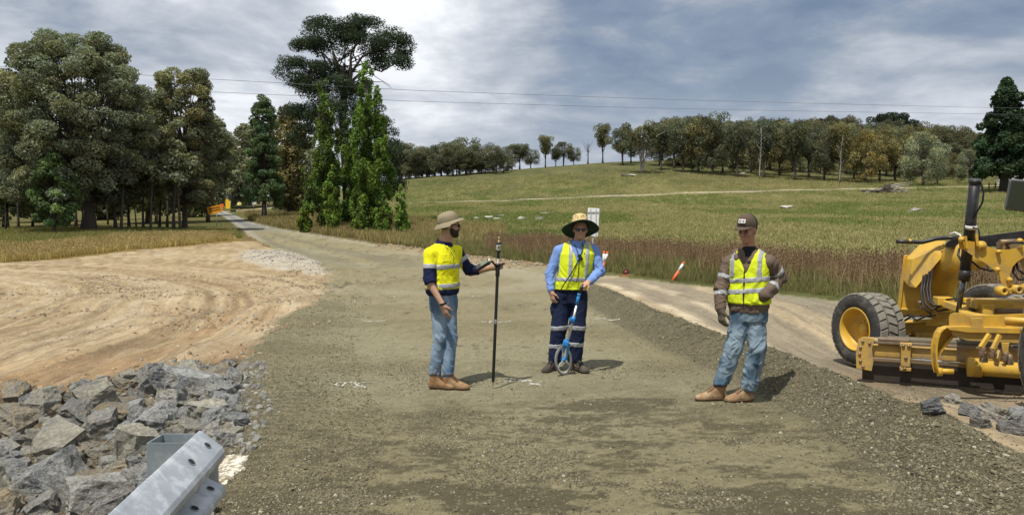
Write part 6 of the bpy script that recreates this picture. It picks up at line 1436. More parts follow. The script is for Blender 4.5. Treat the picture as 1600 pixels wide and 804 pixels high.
    for a, b, r0, r1, t0 in [((.29, -.06, 1.30), (.415, .01, 1.165), .078, .071, .62), ((.415, .01, 1.165), (.23, -.145, 1.01), .071, .0555, .52), ((-.025, .10, 1.29), (-.115, .06, 1.06), .0745, .064, .55), ((-.115, .06, 1.06), (-.136, -.01, .885), .064, .0545, .28)]:
        a, b = np.array(a), np.array(b); ax_ = U(b - a); m0 = a + (b - a) * t0; B = Fld(np.minimum(a, b) - .11, np.maximum(a, b) + .11, .0075); B.cap(a, b, r0, r1); B.clip(lambda x, y, z: np.abs((x - m0[0]) * ax_[0] + (y - m0[1]) * ax_[1] + (z - m0[2]) * ax_[2]) - .022); B.surf('reflective_band', [M_REFL], r, disp=lambda V: dj(V) * .6)
    # glove on the hanging hand
    MGL = mat('work_glove', (.10, .085, .06), .9, .2, 25, .4, 120, bdist=.003)
    B = Fld((-.25, -.18, .62), (.02, .12, .93), .0055); add_hand(B, J['wrR'], J['hdR'], J['hnR'], -1, J['cuR'], (.55, .5), 1.04, .10, .0115); B.cap(J['wrR'], np.array(J['wrR']) + np.array([0, .015, .04]), .035, .043, .02); B.off(.0025); B.surf('glove', [MGL], r)
    # jeans
    Q = Fld((-.24, -.22, .07), (.42, .26, .96), .0072)
    Q.loft([(.76, .14, .03, .165, .12), (.86, .14, .03, .172, .13), (.93, .14, .03, .165, .125)], yaw, .03)
    Q.cap((.09, .05, .84), (.0, .02, .52), .098, .080, .03); Q.cap((.0, .02, .52), (-.10, .06, .165), .080, .074, .02); Q.cap((.185, .01, .84), (.205, -.03, .52), .10, .083, .03); Q.cap((.205, -.03, .52), (.15, .025, .15), .083, .080, .02)
    Q.clip(lambda x, y, z: .105 + .05 * (x < .03) - z + 0 * y)
    Q.surf('jeans', [M_DENIM], r, col=jean_col(9, (.055, .10, .15), (.20, .265, .315), .44, .78), disp=cloth(.0085, 14, 11, 27, [(-.09, .05, .2, .14), (.15, .02, .18, .15), (.02, .0, .5, .12), (.2, -.05, .46, .12)], 1.3))
    # cap
    MC = mat('brown_cap_cloth', (.085, .06, .042), .9, .12, 20, .3, 150, bdist=.003); MM = mat('black_cap_mesh', (.012, .012, .012), .9, .2, 60); hc = np.array(J['head']); hf = headframe(math.atan2(-.74, -.67), R(-7), R(-3)); e = empty('cap', (0, 0, 0)); e.parent = r
    def hq(a, b, c): return hc + hf[0] * a + hf[1] * b + hf[2] * c
    dp_ = lambda x, y, z, i: (x - hc[0]) * hf[i][0] + (y - hc[1]) * hf[i][1] + (z - hc[2]) * hf[i][2]
    C_ = Fld(hc - .15, hc + .2, .0055); C_.ell(hq(-.006, 0, .050), (.110, .090, .108), hf, .02); C_.ell(hq(.05, 0, .085), (.052, .062, .062), hf, .03); C_.clip(lambda x, y, z: .040 - dp_(x, y, z, 2))
    a1 = C_._c(); a1.clip(lambda x, y, z: -dp_(x, y, z, 0) - .005); a1.surf('front_panel', [MC], e); a2 = C_._c(); a2.off(-.001); a2.clip(lambda x, y, z: dp_(x, y, z, 0) + .005); a2.surf('mesh_back', [MM], e)
    n = 17; V = []
    for lay, t_ in ((0, .0035), (1, -.0035)):
        for ri, rr in enumerate((.0, .5, 1.0)):
            for i in range(n):
                th = -1 + 2 * i / (n - 1); ang = th * R(62); bx, by = .100 * math.cos(ang) + .0, .087 * math.sin(ang); ex = .092 * (1 - abs(th) ** 2.4) * rr
                V.append(hq(bx + ex, by * (1 + .05 * rr), .044 + t_ - .20 * ex - .55 * by * by * (1 + rr)))
    F2 = []
    for lay in (0, 1):
        for ri in range(2):
            for i in range(n - 1): b_ = lay * 3 * n + ri * n + i; F2.append((b_, b_ + 1, b_ + n + 1, b_ + n))
    for i in range(n - 1): F2.append((2 * n + i, 2 * n + i + 1, 5 * n + i + 1, 5 * n + i)); F2.append((i, i + 1, 3 * n + i + 1, 3 * n + i))
    mb = MB(); mb.add(V, F2, 0, True); mb.build('cap_peak', MC, e)
    # white patch lettered OX
    MW = mat('white_patch', (.72, .71, .68), .8, .04); nrm = U(hf[0] * .93 + hf[2] * .37); up = U(hf[2] - nrm * (hf[2] @ nrm)); lf = np.cross(up, nrm)
    pc = hq(.1085, 0, .098); Rm = Matrix([list(lf), list(up), list(nrm)]).transposed()
    mb = MB(); mb.box(tuple(pc), (.066, .038, .006), Rm, bev=.002); e2 = mb.build('cap_patch', MW, e)
    def letter(nm, strokes):
        m2 = MB()
        for (x0, y0, x1, y1) in strokes:
            a = Vector(pc + lf * x0 + up * y0 + nrm * .0042); b = Vector(pc + lf * x1 + up * y1 + nrm * .0042); m2.bar(a, b, .0052, .002, up=tuple(nrm))
        m2.build(nm, M_BLK, e2)
    O_ = [(-.0155 + .0085 * math.cos(t), .0095 * math.sin(t)) for t in [math.pi * 2 * i / 10 for i in range(11)]]
    letter('letter_o', [(*O_[i], *O_[i + 1]) for i in range(10)]); letter('letter_x', [(.006, -.010, .024, .010), (.006, .010, .024, -.010)])
    mb = MB(); mb.box(tuple(hq(-.006, 0, .157)), (.012, .012, .006), bev=.002); mb.build('cap_button', MC, e)
    MHR = mat('short_brown_hair', (.05, .032, .02), .85, .2, 60, .6, 200, bdist=.003)
    B = Fld(hc - .13, hc + .14, .0055); B.ell(g_(-.02, 0, .018), (.096, .080, .080), hm, .01); B.clip(lambda x, y, z: ((x - hc[0]) * hm[0][0] + (y - hc[1]) * hm[0][1] + .005) + 0 * z); B.surf('hair', [MHR], r)
    MEYE = mat('eye', (.09, .07, .055), .3, 0); 
    for s_ in (-1, 1):
        mb = MB(); mb.lathe([(0, .0105), (.006, .009), (.0105, 0), (.006, -.009), (0, -.0105)], tuple(g_(.0835, .031 * s_, .004)), None, 12); ob = mb.build('eye', MEYE, r)
        mb = MB(); mb.lathe([(.0001, 0), (.0052, -.001)], tuple(g_(.0945, .031 * s_, .003)), frame(hm[0]), 10); mb.build('iris', M_BLK, ob)
        mb = MB(); mb.tube([Vector(g_(.094, .018 * s_, .021)), Vector(g_(.096, .032 * s_, .026)), Vector(g_(.086, .046 * s_, .022))], .0035, 6); mb.build('eyebrow', MHR, r)
    MB3 = mat('light_tan_leather', (.26, .155, .08), .85, .24, 14, .4, 60, dirt=(.38, .29, .18), dscale=11, damt=.8, bdist=.004); ML = mat('pale_lace', (.20, .13, .08), .9)
    for hl, ya, an, sd2 in [((-.055, .075, 0), R(186), (-.105, .065, .14), 5), ((.20, .04, 0), R(192), (.148, .03, .13), 6)]:
        b = empty('boot', (0, 0, 0)); b.parent = r; boot(b, hl, ya, an, MB3, M_SOLE, .30, ML, .16, mat('boot_collar_cloth', (.10, .05, .03), .9), seed=sd2)
    return r
# ---------------------------------------------------------------- survey pole, controller, wheel
def props():
    MK = mat('black_composite', (.014, .014, .016), .35, .1, 30); MSL = mat('brushed_metal', (.55, .55, .56), .35, .05, 30, metal=1.0); MY = mat('brass_fitting', (.55, .42, .16), .4, .05, 30, metal=.8)
    b = Vector((-.647 + .452, 7.53 - .02, 0)); b.z = Z(b.x, b.y); top = Vector((-.647 + .512, 7.53 - .005, b.z + 1.44)); d = (top - b).normalized(); Rz = frame(d)
    e = empty('survey_pole', b, 0, 'black prism pole on a steel point, topped with a survey prism, standing on the gravel', 'survey pole')
    def pt(h): return d * h
    mb = MB(); mb.lathe([(.001, 0), (.004, .02), (.010, .06), (.012, .075)], (0, 0, 0), Rz, 12); mb.build('point', MSL, e)
    mb = MB(); mb.lathe([(.013, .07), (.016, .08), (.016, .62), (.0155, .63), (.0155, 1.14)], (0, 0, 0), Rz, 14); mb.build('lower_tube', MK, e)
    mb = MB(); mb.lathe([(.0165, .66), (.0175, .665), (.0175, .70), (.0165, .705)], (0, 0, 0), Rz, 14); mb.build('clamp_ring', MSL, e)
    mb = MB(); mb.lathe([(.018, 1.14), (.022, 1.15), (.022, 1.24), (.018, 1.25)], (0, 0, 0), Rz, 14); mb.build('grip', MK, e)
    mb = MB(); mb.lathe([(.001, 1.248), (.038, 1.250), (.040, 1.262), (.030, 1.270), (.001, 1.272)], (0, 0, 0), Rz, 18); mb.tube([pt(1.26), pt(1.26) + Vector((.07, -.01, .012))], .010, 8); mb.build('bubble_level', MK, e)
    mb = MB(); mb.lathe([(.012, 1.27), (.012, 1.315), (.013, 1.32)], (0, 0, 0), Rz, 12); mb.build('white_collar', mat('white_collar', (.7, .7, .66), .5), e)
    mb = MB(); mb.lathe([(.013, 1.32), (.015, 1.325), (.015, 1.385), (.012, 1.39)], (0, 0, 0), Rz, 12); mb.build('adapter', MK, e)
    p = empty('prism', (0, 0, 0)); p.parent = e
    mb = MB(); mb.lathe([(.001, 1.388), (.030, 1.390), (.031, 1.402), (.020, 1.406)], (0, 0, 0), Rz, 18); mb.build('prism_base', MK, p)
    mb = MB(); mb.lathe([(.020, 1.462), (.033, 1.466), (.033, 1.480), (.012, 1.488), (.001, 1.489)], (0, 0, 0), Rz, 18); mb.build('prism_cap', MK, p)
    mb = MB(); mb.lathe([(.024, 1.404), (.026, 1.412), (.026, 1.456), (.024, 1.464)], (0, 0, 0), Rz, 8, sm=False); mb.build('prism_glass', mat('prism_glass', (.62, .62, .58), .12, .02, 10, metal=.7), p)
    mb = MB(); c = pt(1.434) + Vector((0, -.0265, 0)); mb.add([c + Vector((-.012, 0, -.012)), c + Vector((.012, 0, -.012)), c + Vector((0, 0, .014)), c + Vector((-.010, -.002, -.011)), c + Vector((.010, -.002, -.011)), c + Vector((0, -.002, .012))], [(0, 1, 2), (3, 5, 4), (0, 3, 4, 1), (1, 4, 5, 2), (2, 5, 3, 0)]); mb.build('target_mark', MK, p)
    mb = MB(); mb.lathe([(.012, 1.488), (.010, 1.500), (.005, 1.508), (.005, 1.520), (.009, 1.528), (.006, 1.538), (.001, 1.54)], (0, 0, 0), Rz, 12); mb.build('finial', MY, e)
    # controller clipped beside the grip
    cc = Vector((-.647 + .355, 7.53 - .06, 1.262)); ex = Vector((.82, -.22, .52)).normalized(); ez = Vector((-.42, -.50, .76)); ez = (ez - ex * ez.dot(ex)).normalized(); ey = ez.cross(ex); Rm = Matrix((ex, ey, ez)).transposed()
    e2 = empty('data_controller', cc, 0, 'black handheld data controller held beside the survey pole', 'controller')
    mb = MB(); mb.box((0, 0, 0), (.165, .085, .030), Rm, bev=.008); mb.build('case', MK, e2)
    mb = MB(); mb.box(tuple(Rm @ Vector((.025, 0, .0165))), (.085, .066, .004), Rm); mb.build('screen', mat('greenish_screen', (.16, .18, .12), .15, .02, 10), e2)
    mb = MB(); mb.box(tuple(Rm @ Vector((.084, 0, .006))), (.022, .05, .024), Rm, bev=.005); mb.build('end_cap', mat('cream_cap', (.50, .44, .28), .5), e2)
    mb = MB(); mb.box(tuple(Rm @ Vector((-.045, 0, .0165))), (.045, .066, .004), Rm); mb.build('keypad', mat('grey_keypad', (.05, .05, .05), .7), e2)
    mb = MB(); mb.tube([tuple(Rm @ Vector((.03, .0, -.02))), tuple(Rm @ Vector((.09, .02, -.03))), (.145, .055, -.03)], .012, 8); mb.build('bracket', MK, e2)
    # measuring wheel: axle near the ground in front of his boots
    MB_ = mat('blue_plastic', (.02, .20, .50), .4, .05, 20); MG_ = mat('grey_rubber', (.16, .16, .155), .8, .1, 20); MA = mat('silver_tube', (.60, .60, .58), .3, .05, 20, metal=.9)
    D = 8.49 - .27; w0 = P(880.5, 561, D); w0.z = Z(w0.x, w0.y) + .163
    e3 = empty('measuring_wheel', (w0.x, w0.y, w0.z - .163), 0, 'blue and silver measuring wheel with grey spoked rim under the straw hat man\'s hand', 'measuring wheel')
    ax_ = Vector((.78, -.62, .10)).normalized(); Rw = frame(ax_); c = Vector((0, 0, .163))
    mb = MB(); mb.lathe([(.150, -.011), (.158, -.011), (.163, -.005), (.163, .005), (.158, .011), (.150, .011)], c, Rw, 40, closed=True); mb.build('tyre', MG_, e3)
    mb = MB(); mb.lathe([(.132, -.007), (.150, -.009), (.150, .009), (.132, .007)], c, Rw, 40, closed=True); mb.build('rim', mat('pale_rim', (.42, .42, .40), .5, .05, 20), e3)
    for i in range(3):
        a = R(90 + 120 * i); q = Rw @ Vector((math.cos(a), math.sin(a), 0)); mb = MB(); mb.bar(c + q * .02, c + q * .135, .024, .008, up=tuple(ax_)); mb.build('spoke', mat('pale_spoke', (.40, .40, .38), .5) if i == 0 else bpy.data.materials['pale_spoke'], e3)
    mb = MB(); mb.lathe([(.001, -.014), (.024, -.014), (.024, .014), (.001, .014)], c, Rw, 16); mb.build('hub', MB_, e3)
    hv = P(907, 450, 8.49 - .29) - w0; hv = Vector((hv.x, hv.y, hv.z)); top = c + Vector((hv.x, hv.y, hv.z)); dd = (top - c).normalized(); sd_ = ax_ * .028
    mb = MB(); mb.bar(c + sd_, c + sd_ + dd * .19, .034, .012, up=tuple(ax_), bev=.003); mb.bar(c - sd_, c - sd_ + dd * .19, .034, .012, up=tuple(ax_), bev=.003); mb.build('fork', MB_, e3)
    mb = MB(); mb.box(tuple(c + dd * .20 + Vector((-.02, 0, .0))), (.135, .062, .060), frame(dd), bev=.012); mb.build('counter_housing', MB_, e3)
    mb = MB(); mb.tube([c + dd * .21, c + dd * .64], .0135, 12); mb.build('lower_shaft', MA, e3)
    mb = MB(); mb.tube([c + dd * .42, c + dd * .50], .022, 12); mb.box(tuple(c + dd * .47 + Vector((-.028, -.01, 0))), (.045, .03, .035), frame(dd), bev=.005); mb.build('joint_clamp', MB_, e3)
    mb = MB(); L_ = (top - c).length; mb.tube([c + dd * .63, c + dd * (L_ - .07)], .0175, 12); mb.tube([c + dd * (L_ - .09), c + dd * (L_ - .06)], .019, 12); mb.build('handle_socket', MB_, e3)
    mb = MB(); mb.tube([c + dd * (L_ - .08), c + dd * (L_ - .01) + Vector((.005, 0, 0)), c + dd * (L_ + .045) + Vector((.022, .004, 0))], [.0145, .0175, .015], 12); mb.build('hand_grip', MK, e3)
    mb = MB(); mb.tube([c + dd * .1 + Vector((.03, .1, -.02)), c + dd * .02 + Vector((.07, .13, -.10)), Vector((.10, .14, .012))], .006, 6); mb.build('stand_leg', MK, e3)

# ---------------------------------------------------------------- motor grader (seen from its rear left, nose away from us)
def grader():
    MYL = mat('grader_yellow', (.56, .345, .04), .48, .10, 5, .15, 40, spec=.45, dirt=(.30, .21, .11), dscale=4.5, damt=.55, bdist=.003)
    MYW = mat('worn_yellow', (.44, .285, .07), .6, .15, 8, .3, 40, dirt=(.27, .20, .12), dscale=5, damt=.85, bdist=.004)
    MBK = mat('black_paint', (.014, .014, .016), .4, .1, 8, dirt=(.12, .10, .07), dscale=6, damt=.25); MTY = mat('tyre_rubber', (.035, .034, .033), .85, .15, 10, .3, 60, dirt=(.17, .15, .11), dscale=5, damt=.45)
    MTR = mat('dusty_tread', (.21, .195, .16), .9, .12, 12, .3, 60, dirt=(.06, .055, .05), dscale=9, damt=.4); MCH = mat('chrome_rod', (.72, .72, .72), .12, .02, 10, metal=1.0); MST = mat('worn_steel', (.22, .17, .12), .55, .2, 8, .3, 50, metal=.5, dirt=(.28, .20, .12), dscale=5, damt=.7)
    MHO = mat('hydraulic_hose', (.012, .012, .013), .5, .1, 20); MGL = mat('mirror_glass', (.10, .12, .12), .05, 0, 5, metal=1.0)
    root = empty('motor_grader', (6.15, 9.3, 0), 0, 'yellow motor grader working at the right edge, seen from behind its left side', 'grader'); O = Vector((6.15, 9.3, 0))
    def q(u, v, D): return P(u, v, D) - O
    def par(m, nm, mt, pa=None): return m.build(nm, mt, pa or root)
    # wheels --------------------------------------------------
    def wheel(c, ax_, r_, w_, nm='wheel', lean=0, out=1):
        e = empty(nm, c, 0); e.parent = root; ax_ = Vector(ax_).normalized(); Rw = frame(ax_); o_ = w_ / 2
        mb = MB(); mb.lathe([(r_ * .56, o_ * .78), (r_ * .60, o_ * .98), (r_ * .80, o_ * 1.06), (r_ * .92, o_ * .98), (r_ * .965, o_ * .86), (r_ * .975, 0), (r_ * .965, -o_ * .86), (r_ * .92, -o_ * .98), (r_ * .80, -o_ * 1.06), (r_ * .60, -o_ * .98), (r_ * .56, -o_ * .78)], (0, 0, 0), Rw, 56); mb.build('tyre', MTY, e)
        # tread lugs as blocks in staggered rows
        blk = MB(); n = 26; rows = [(-.70, .50), (0, .62), (.70, .50)]; tm = None
        for ri, (p_, wd) in enumerate(rows):
            for i in range(n):
                a = 2 * math.pi * (i + (.5 if ri % 2 else 0)) / n; Ra = Matrix.Rotation(a, 3, 'Z'); sk = (.30 if ri % 2 else -.30)
                B = MB(); dx = 2 * math.pi * r_ / n * .43; dz = o_ * wd * .52; hh = r_ * .040
                drop = r_ * .012 * (abs(p_) > .5); V = []
                for lay, k in ((0, 1.0), (1, .86)):
                    for (sx, sz) in ((-1, -1), (1, -1), (1, 1), (-1, 1)):
                        tx = sx * dx * k + sz * dz * sk; tz = sz * dz * k * (1 if abs(p_) < .5 else 1) + p_ * o_
                        V.append(Rw @ (Ra @ Vector((r_ * .968 + hh * lay - drop * (1.6 if sz * p_ > 0 else .2), tx, tz))))
                blk.add(V, [(3, 2, 1, 0), (4, 5, 6, 7), (0, 1, 5, 4), (1, 2, 6, 5), (2, 3, 7, 6), (3, 0, 4, 7)])
        t_ = blk.build('tread_lugs', MTR, e); t_['kind'] = 'stuff'
        mb = MB(); f = out
        mb.lathe([(r_ * .60, f * o_ * 1.00), (r_ * .575, f * o_ * 1.04), (r_ * .545, f * o_ * .98), (r_ * .53, f * o_ * .55), (r_ * .50, f * o_ * .10), (r_ * .34, f * -o_ * .02), (r_ * .30, f * o_ * .04), (r_ * .28, f * o_ * .06), (.001, f * o_ * .06)], (0, 0, 0), Rw, 40)
        mb.lathe([(r_ * .60, -f * o_ * 1.0), (r_ * .56, -f * o_ * 1.02), (r_ * .53, -f * o_ * .5), (r_ * .50, f * o_ * .05)], (0, 0, 0), Rw, 40); mb.build('rim', MYL, e)
        mb = MB(); mb.lathe([(.001, f * o_ * .42), (r_ * .13, f * o_ * .40), (r_ * .16, f * o_ * .30), (r_ * .17, f * o_ * .07)], (0, 0, 0), Rw, 20); mb.build('hub', MYL, e)
        for i in range(10):
            a = 2 * math.pi * i / 10; mb = MB(); mb.lathe([(.001, f * o_ * .16), (.014, f * o_ * .15), (.014, f * o_ * .05)], Rw @ Vector((r_ * .235 * math.cos(a), r_ * .235 * math.sin(a), 0)), Rw, 6, sm=False); mb.build('wheel_nut', MYW, e)
        return e
    r_ = .53; fl = Vector((5.20, 10.80, .0)) - O; zA = P(1350, 571, 10.8).z
    axA = (-math.cos(R(15)), -math.sin(R(15)), .03)
    wheel(Vector((5.19, 10.85, zA + r_)) - O, axA, r_, .43)
    zB = zA + .10; wheel(Vector((7.12, 10.95, zB + r_ + .02)) - O, tuple(-Vector(axA)), r_, .43)
    # rear tandem: near pair on the left, and the pair on the right
    for (x, y, sg) in [(4.84, 6.25, -1), (4.84, 4.85, -1), (7.46, 6.25, 1), (7.46, 4.85, 1)]: wheel(Vector((x, y, .535 - .05)) - O, (sg, 0, 0), .55, .44)
    mb = MB(); 
    for x in (5.17, 7.13): mb.box(Vector((x, 5.55, .52)) - O, (.16, 1.9, .30), bev=.05)
    par(mb, 'tandem_case', MYW)
    # front axle, tie rod, lean cylinder ---------------------------------
    aL, aR = Vector((5.45, 10.9, zA + r_ - .02)) - O, Vector((6.90, 10.95, zB + r_)) - O
    mb = MB(); mb.bar(aL, aR, .20, .16, bev=.02); mb.box(aL + Vector((.02, 0, .10)), (.16, .22, .34), bev=.02); mb.box(aR + Vector((-.02, 0, .10)), (.16, .22, .34), bev=.02); par(mb, 'front_axle', MYL)
    mb = MB(); mb.tube([aL + Vector((.0, -.30, .14)), aR + Vector((0, -.30, .10))], .028, 10); mb.tube([aL + Vector((.45, -.30, .135)), aL + Vector((.75, -.30, .13))], .045, 10); par(mb, 'tie_rod', MYL)
    mb = MB(); mb.tube([aL + Vector((.05, -.22, -.06)), aL + Vector((.35, -.22, -.05))], .02, 10); par(mb, 'lean_rod', MCH)
    mb = MB(); mb.tube([aL + Vector((.35, -.22, -.05)), aL + Vector((.95, -.22, -.03))], .055, 12); mb.tube([aL + Vector((.33, -.22, -.05)), aL + Vector((.38, -.22, -.05))], .068, 12); par(mb, 'lean_cylinder', MYL)
    mb = MB(); mb.box(aL + Vector((.30, -.05, .28)), (.60, .30, .12), bev=.02); mb.box(aL + Vector((.85, -.1, .30)), (.5, .4, .22), bev=.03); par(mb, 'axle_bolster', MYL)
    # nose: tall plate box with a sloping shroud ---------------------------
    D0, D1 = 10.75, 11.25
    poly = [(1402, 484), (1413, 400), (1440, 398), (1474, 397), (1478, 486)]
    def slab(pts, D, t, mt, nm, pa=None, dirn=(.5, .87, 0)):
        V = [q(u, v, D if not hasattr(D, '__len__') else D[i]) for i, (u, v) in enumerate(pts)]; n = len(V); dv = Vector(dirn) * t; V2 = V + [v + dv for v in V]
        m2 = MB(); m2.add(V2, [tuple(range(n)), tuple(range(n, 2 * n))[::-1]] + [(i, (i + 1) % n, n + (i + 1) % n, n + i) for i in range(n)]); return par(m2, nm, mt, pa)
    nose = slab(poly, [10.75, 10.75, 10.75, 10.75, 10.75], .38, MYL, 'nose_plate')
    slab([(1401, 485), (1412, 399.5), (1416, 399), (1407, 485)], 10.70, .48, MYL, 'nose_flange')
    # faceted shroud leaning over the hoses
    A_, B_, C_, D_, E_, F_ = q(1426, 405, 10.5), q(1421, 438, 10.5), q(1431, 449, 10.30), q(1473, 400, 10.15), q(1478, 376, 10.2), q(1453, 377, 10.5)
    m2 = MB(); back = Vector((.02, .22, 0)); V = [A_, B_, C_, D_, E_, F_, A_.lerp(E_, .45) + Vector((0, -.10, .0))]; nV = [v + back for v in V[:6]]
    m2.add(V + nV, [(0, 1, 6), (1, 2, 6), (2, 3, 6), (3, 4, 6), (4, 5, 6), (5, 0, 6)] + [(i, (i + 1) % 6, 7 + (i + 1) % 6, 7 + i) for i in range(6)] + [(12, 11, 10, 9, 8, 7)]); par(m2, 'nose_shroud', MYL)
    for (u, v, D) in [(1474, 382, 10.1), (1472, 392, 10.1)]: m2 = MB(); m2.lathe([(.001, .012), (.016, .010), (.018, 0)], q(u, v, D), frame((0, -1, 0)), 10); par(m2, 'bolt', MYW)
    # gooseneck frame: rises from the bolster and runs back over the circle to the cab
    path = [(6.22, 11.0, .50), (6.20, 10.8, .80), (6.12, 10.55, 1.02), (6.06, 10.25, 1.18), (6.03, 9.95, 1.25), (6.02, 9.75, 1.27)]
    m2 = MB(); ring = []; n = 12
    for i, p_ in enumerate(path):
        p_ = Vector(p_) - O; t = (Vector(path[min(i + 1, 5)]) - Vector(path[max(i - 1, 0)])).normalized(); sx = Vector((1, 0, 0)); up = sx.cross(t)
        for k in range(n):
            a = 2 * math.pi * k / n; ca, sa = math.cos(a), math.sin(a); ring.append(p_ + sx * (.20 * abs(ca) ** .6 * (1 if ca > 0 else -1)) + up * (.19 * abs(sa) ** .6 * (1 if sa > 0 else -1)))
    m2.add(ring, [(i * n + k, i * n + (k + 1) % n, (i + 1) * n + (k + 1) % n, (i + 1) * n + k) for i in range(5) for k in range(n)] + [tuple(range(n)), tuple(range(5 * n, 6 * n))], 0, True); par(m2, 'gooseneck', MYL)
    slab([(1524, 385), (1526, 370), (1601, 360.5), (1660, 352), (1660, 366), (1601, 374), (1561, 385)], 9.3, .30, MBK, 'top_beam')
    slab([(1476, 386), (1478, 380), (1488, 374), (1500, 370), (1540, 373), (1540, 386)], 9.8, .35, MBK, 'top_plate')
    # handle bar reaching out past the nose
    m2 = MB(); m2.tube([q(1401, 377, 10.3), q(1415, 377.5, 10.3), q(1440, 378.5, 10.25), q(1462, 373, 10.2), q(1480, 371, 10.1), q(1502, 371, 10.0)], .028, 10); par(m2, 'step_rail', MBK)
    m2 = MB(); m2.lathe([(.036, -.02), (.040, 0), (.036, .02)], q(1421, 377.5, 10.3), frame((1, 0, 0)), 12); par(m2, 'rail_clamp', MYL)
    m2 = MB(); p0 = q(1421, 381, 10.3); m2.tube([p0, p0 + Vector((-.01, 0, -.04)), p0 + Vector((.012, 0, -.075)), p0 + Vector((-.005, 0, -.11))], .004, 5); par(m2, 'safety_chain', MCH)
    m2 = MB(); m2.tube([q(1484, 366, 9.9), q(1492, 363, 9.85), q(1500, 367, 9.8), q(1504, 374, 9.7)], .012, 6); par(m2, 'cable_loop', mat('white_cable', (.6, .6, .58), .5))
    # lift cylinder ---------------------------------------------------------
    T, M1, B1 = q(1524, 280, 8.85), q(1507, 432, 9.15), q(1497, 487, 9.3)
    dz_ = (T - B1).normalized()
    m2 = MB(); m2.tube([T, q(1507, 432, 9.15)], .062, 18); m2.tube([q(1508.5, 421, 9.12), q(1506.5, 437, 9.15)], .068, 18); m2.tube([T, T - dz_ * .05], .066, 18); lc = par(m2, 'lift_cylinder', MBK)
    m2 = MB(); m2.tube([q(1517.5, 352, 8.97), q(1516.8, 357, 8.98)], .065, 18); par(m2, 'cylinder_band', mat('pale_band', (.55, .55, .53), .4), lc)
    m2 = MB(); m2.tube([M1, B1], .030, 12); par(m2, 'piston_rod', mat('dark_rod', (.16, .16, .16), .2, .05, 10, metal=.9), lc)
    m2 = MB(); m2.tube([T + Vector((.03, -.05, -.01)), q(1532, 284, 8.8), q(1537, 300, 8.78), q(1535, 316, 8.8), q(1526, 332, 8.88), q(1522, 340, 8.9)], .011, 7); par(m2, 'hose', MHO, lc)
    m2 = MB(); m2.tube([q(1520, 355, 8.9), q(1529, 358, 8.85), q(1531, 372, 8.85), q(1522, 380, 8.9)], .010, 7); par(m2, 'hose', MHO, lc)
    # lift arms and saddle ----------------------------------------------------
    def plate(pts, D, t, nm, mt=MYL): return slab(pts, D, t, mt, nm)
    plate([(1498, 371), (1502, 368), (1508, 369), (1510, 376), (1524, 378), (1534, 379), (1545, 386), (1560, 390), (1580, 390), (1600, 384), (1625, 372), (1625, 398), (1600, 402), (1590, 408), (1582, 417), (1578, 428), (1579, 440), (1584, 452), (1577, 460), (1570, 455), (1563, 436), (1556, 424), (1540, 411), (1524, 402), (1506, 390), (1499, 388)], 8.80, .11, 'lift_saddle')
    plate([(1508, 369), (1511, 369), (1512, 388), (1509, 388)], 8.72, .20, 'clevis_plate'); plate([(1524, 366), (1528, 366), (1530, 384), (1526, 384)], 8.70, .20, 'clevis_plate')
    for (u, v, D, rr) in [(1534, 384, 8.78, .058), (1503, 374, 8.76, .032), (1594, 376, 8.78, .03), (1559, 421, 8.77, .03), (1578, 437, 8.77, .030), (1561, 393, 8.77, .025)]:
        m2 = MB(); m2.lathe([(.001, .022), (rr * .55, .022), (rr * .6, .014), (rr * .92, .014), (rr, .006), (rr, -.02)], q(u, v, D), frame((0, -1, 0)), 16); par(m2, 'pivot_pin', MYL)
    for (u, v) in [(1565, 454), (1588, 452), (1604, 450)]: m2 = MB(); rr = .055; m2.lathe([(rr * .45, -.06), (rr, -.06), (rr * 1.05, 0), (rr, .06), (rr * .45, .06)], q(u, v, 8.76), frame((0, -1, 0)), 14, closed=True); par(m2, 'link_eye', MYL)
    m2 = MB(); m2.bar(q(1566, 455, 8.80), q(1620, 452, 8.80), .08, .07, bev=.01); par(m2, 'link_bar', MYL)
    # circle valve block
    m2 = MB(); m2.box(q(1575, 384, 8.95), (.20, .14, .09), bev=.01); m2.tube([q(1562, 378, 8.9), q(1588, 377, 8.9)], .03, 8); m2.tube([q(1568, 380, 8.9), q(1568, 374, 8.9)], .02, 8); par(m2, 'swivel_joint', MST)
    plate([(1592, 404), (1600, 402), (1640, 402), (1640, 425), (1612, 428), (1598, 418)], 8.95, .1, 'bracket', MYW)
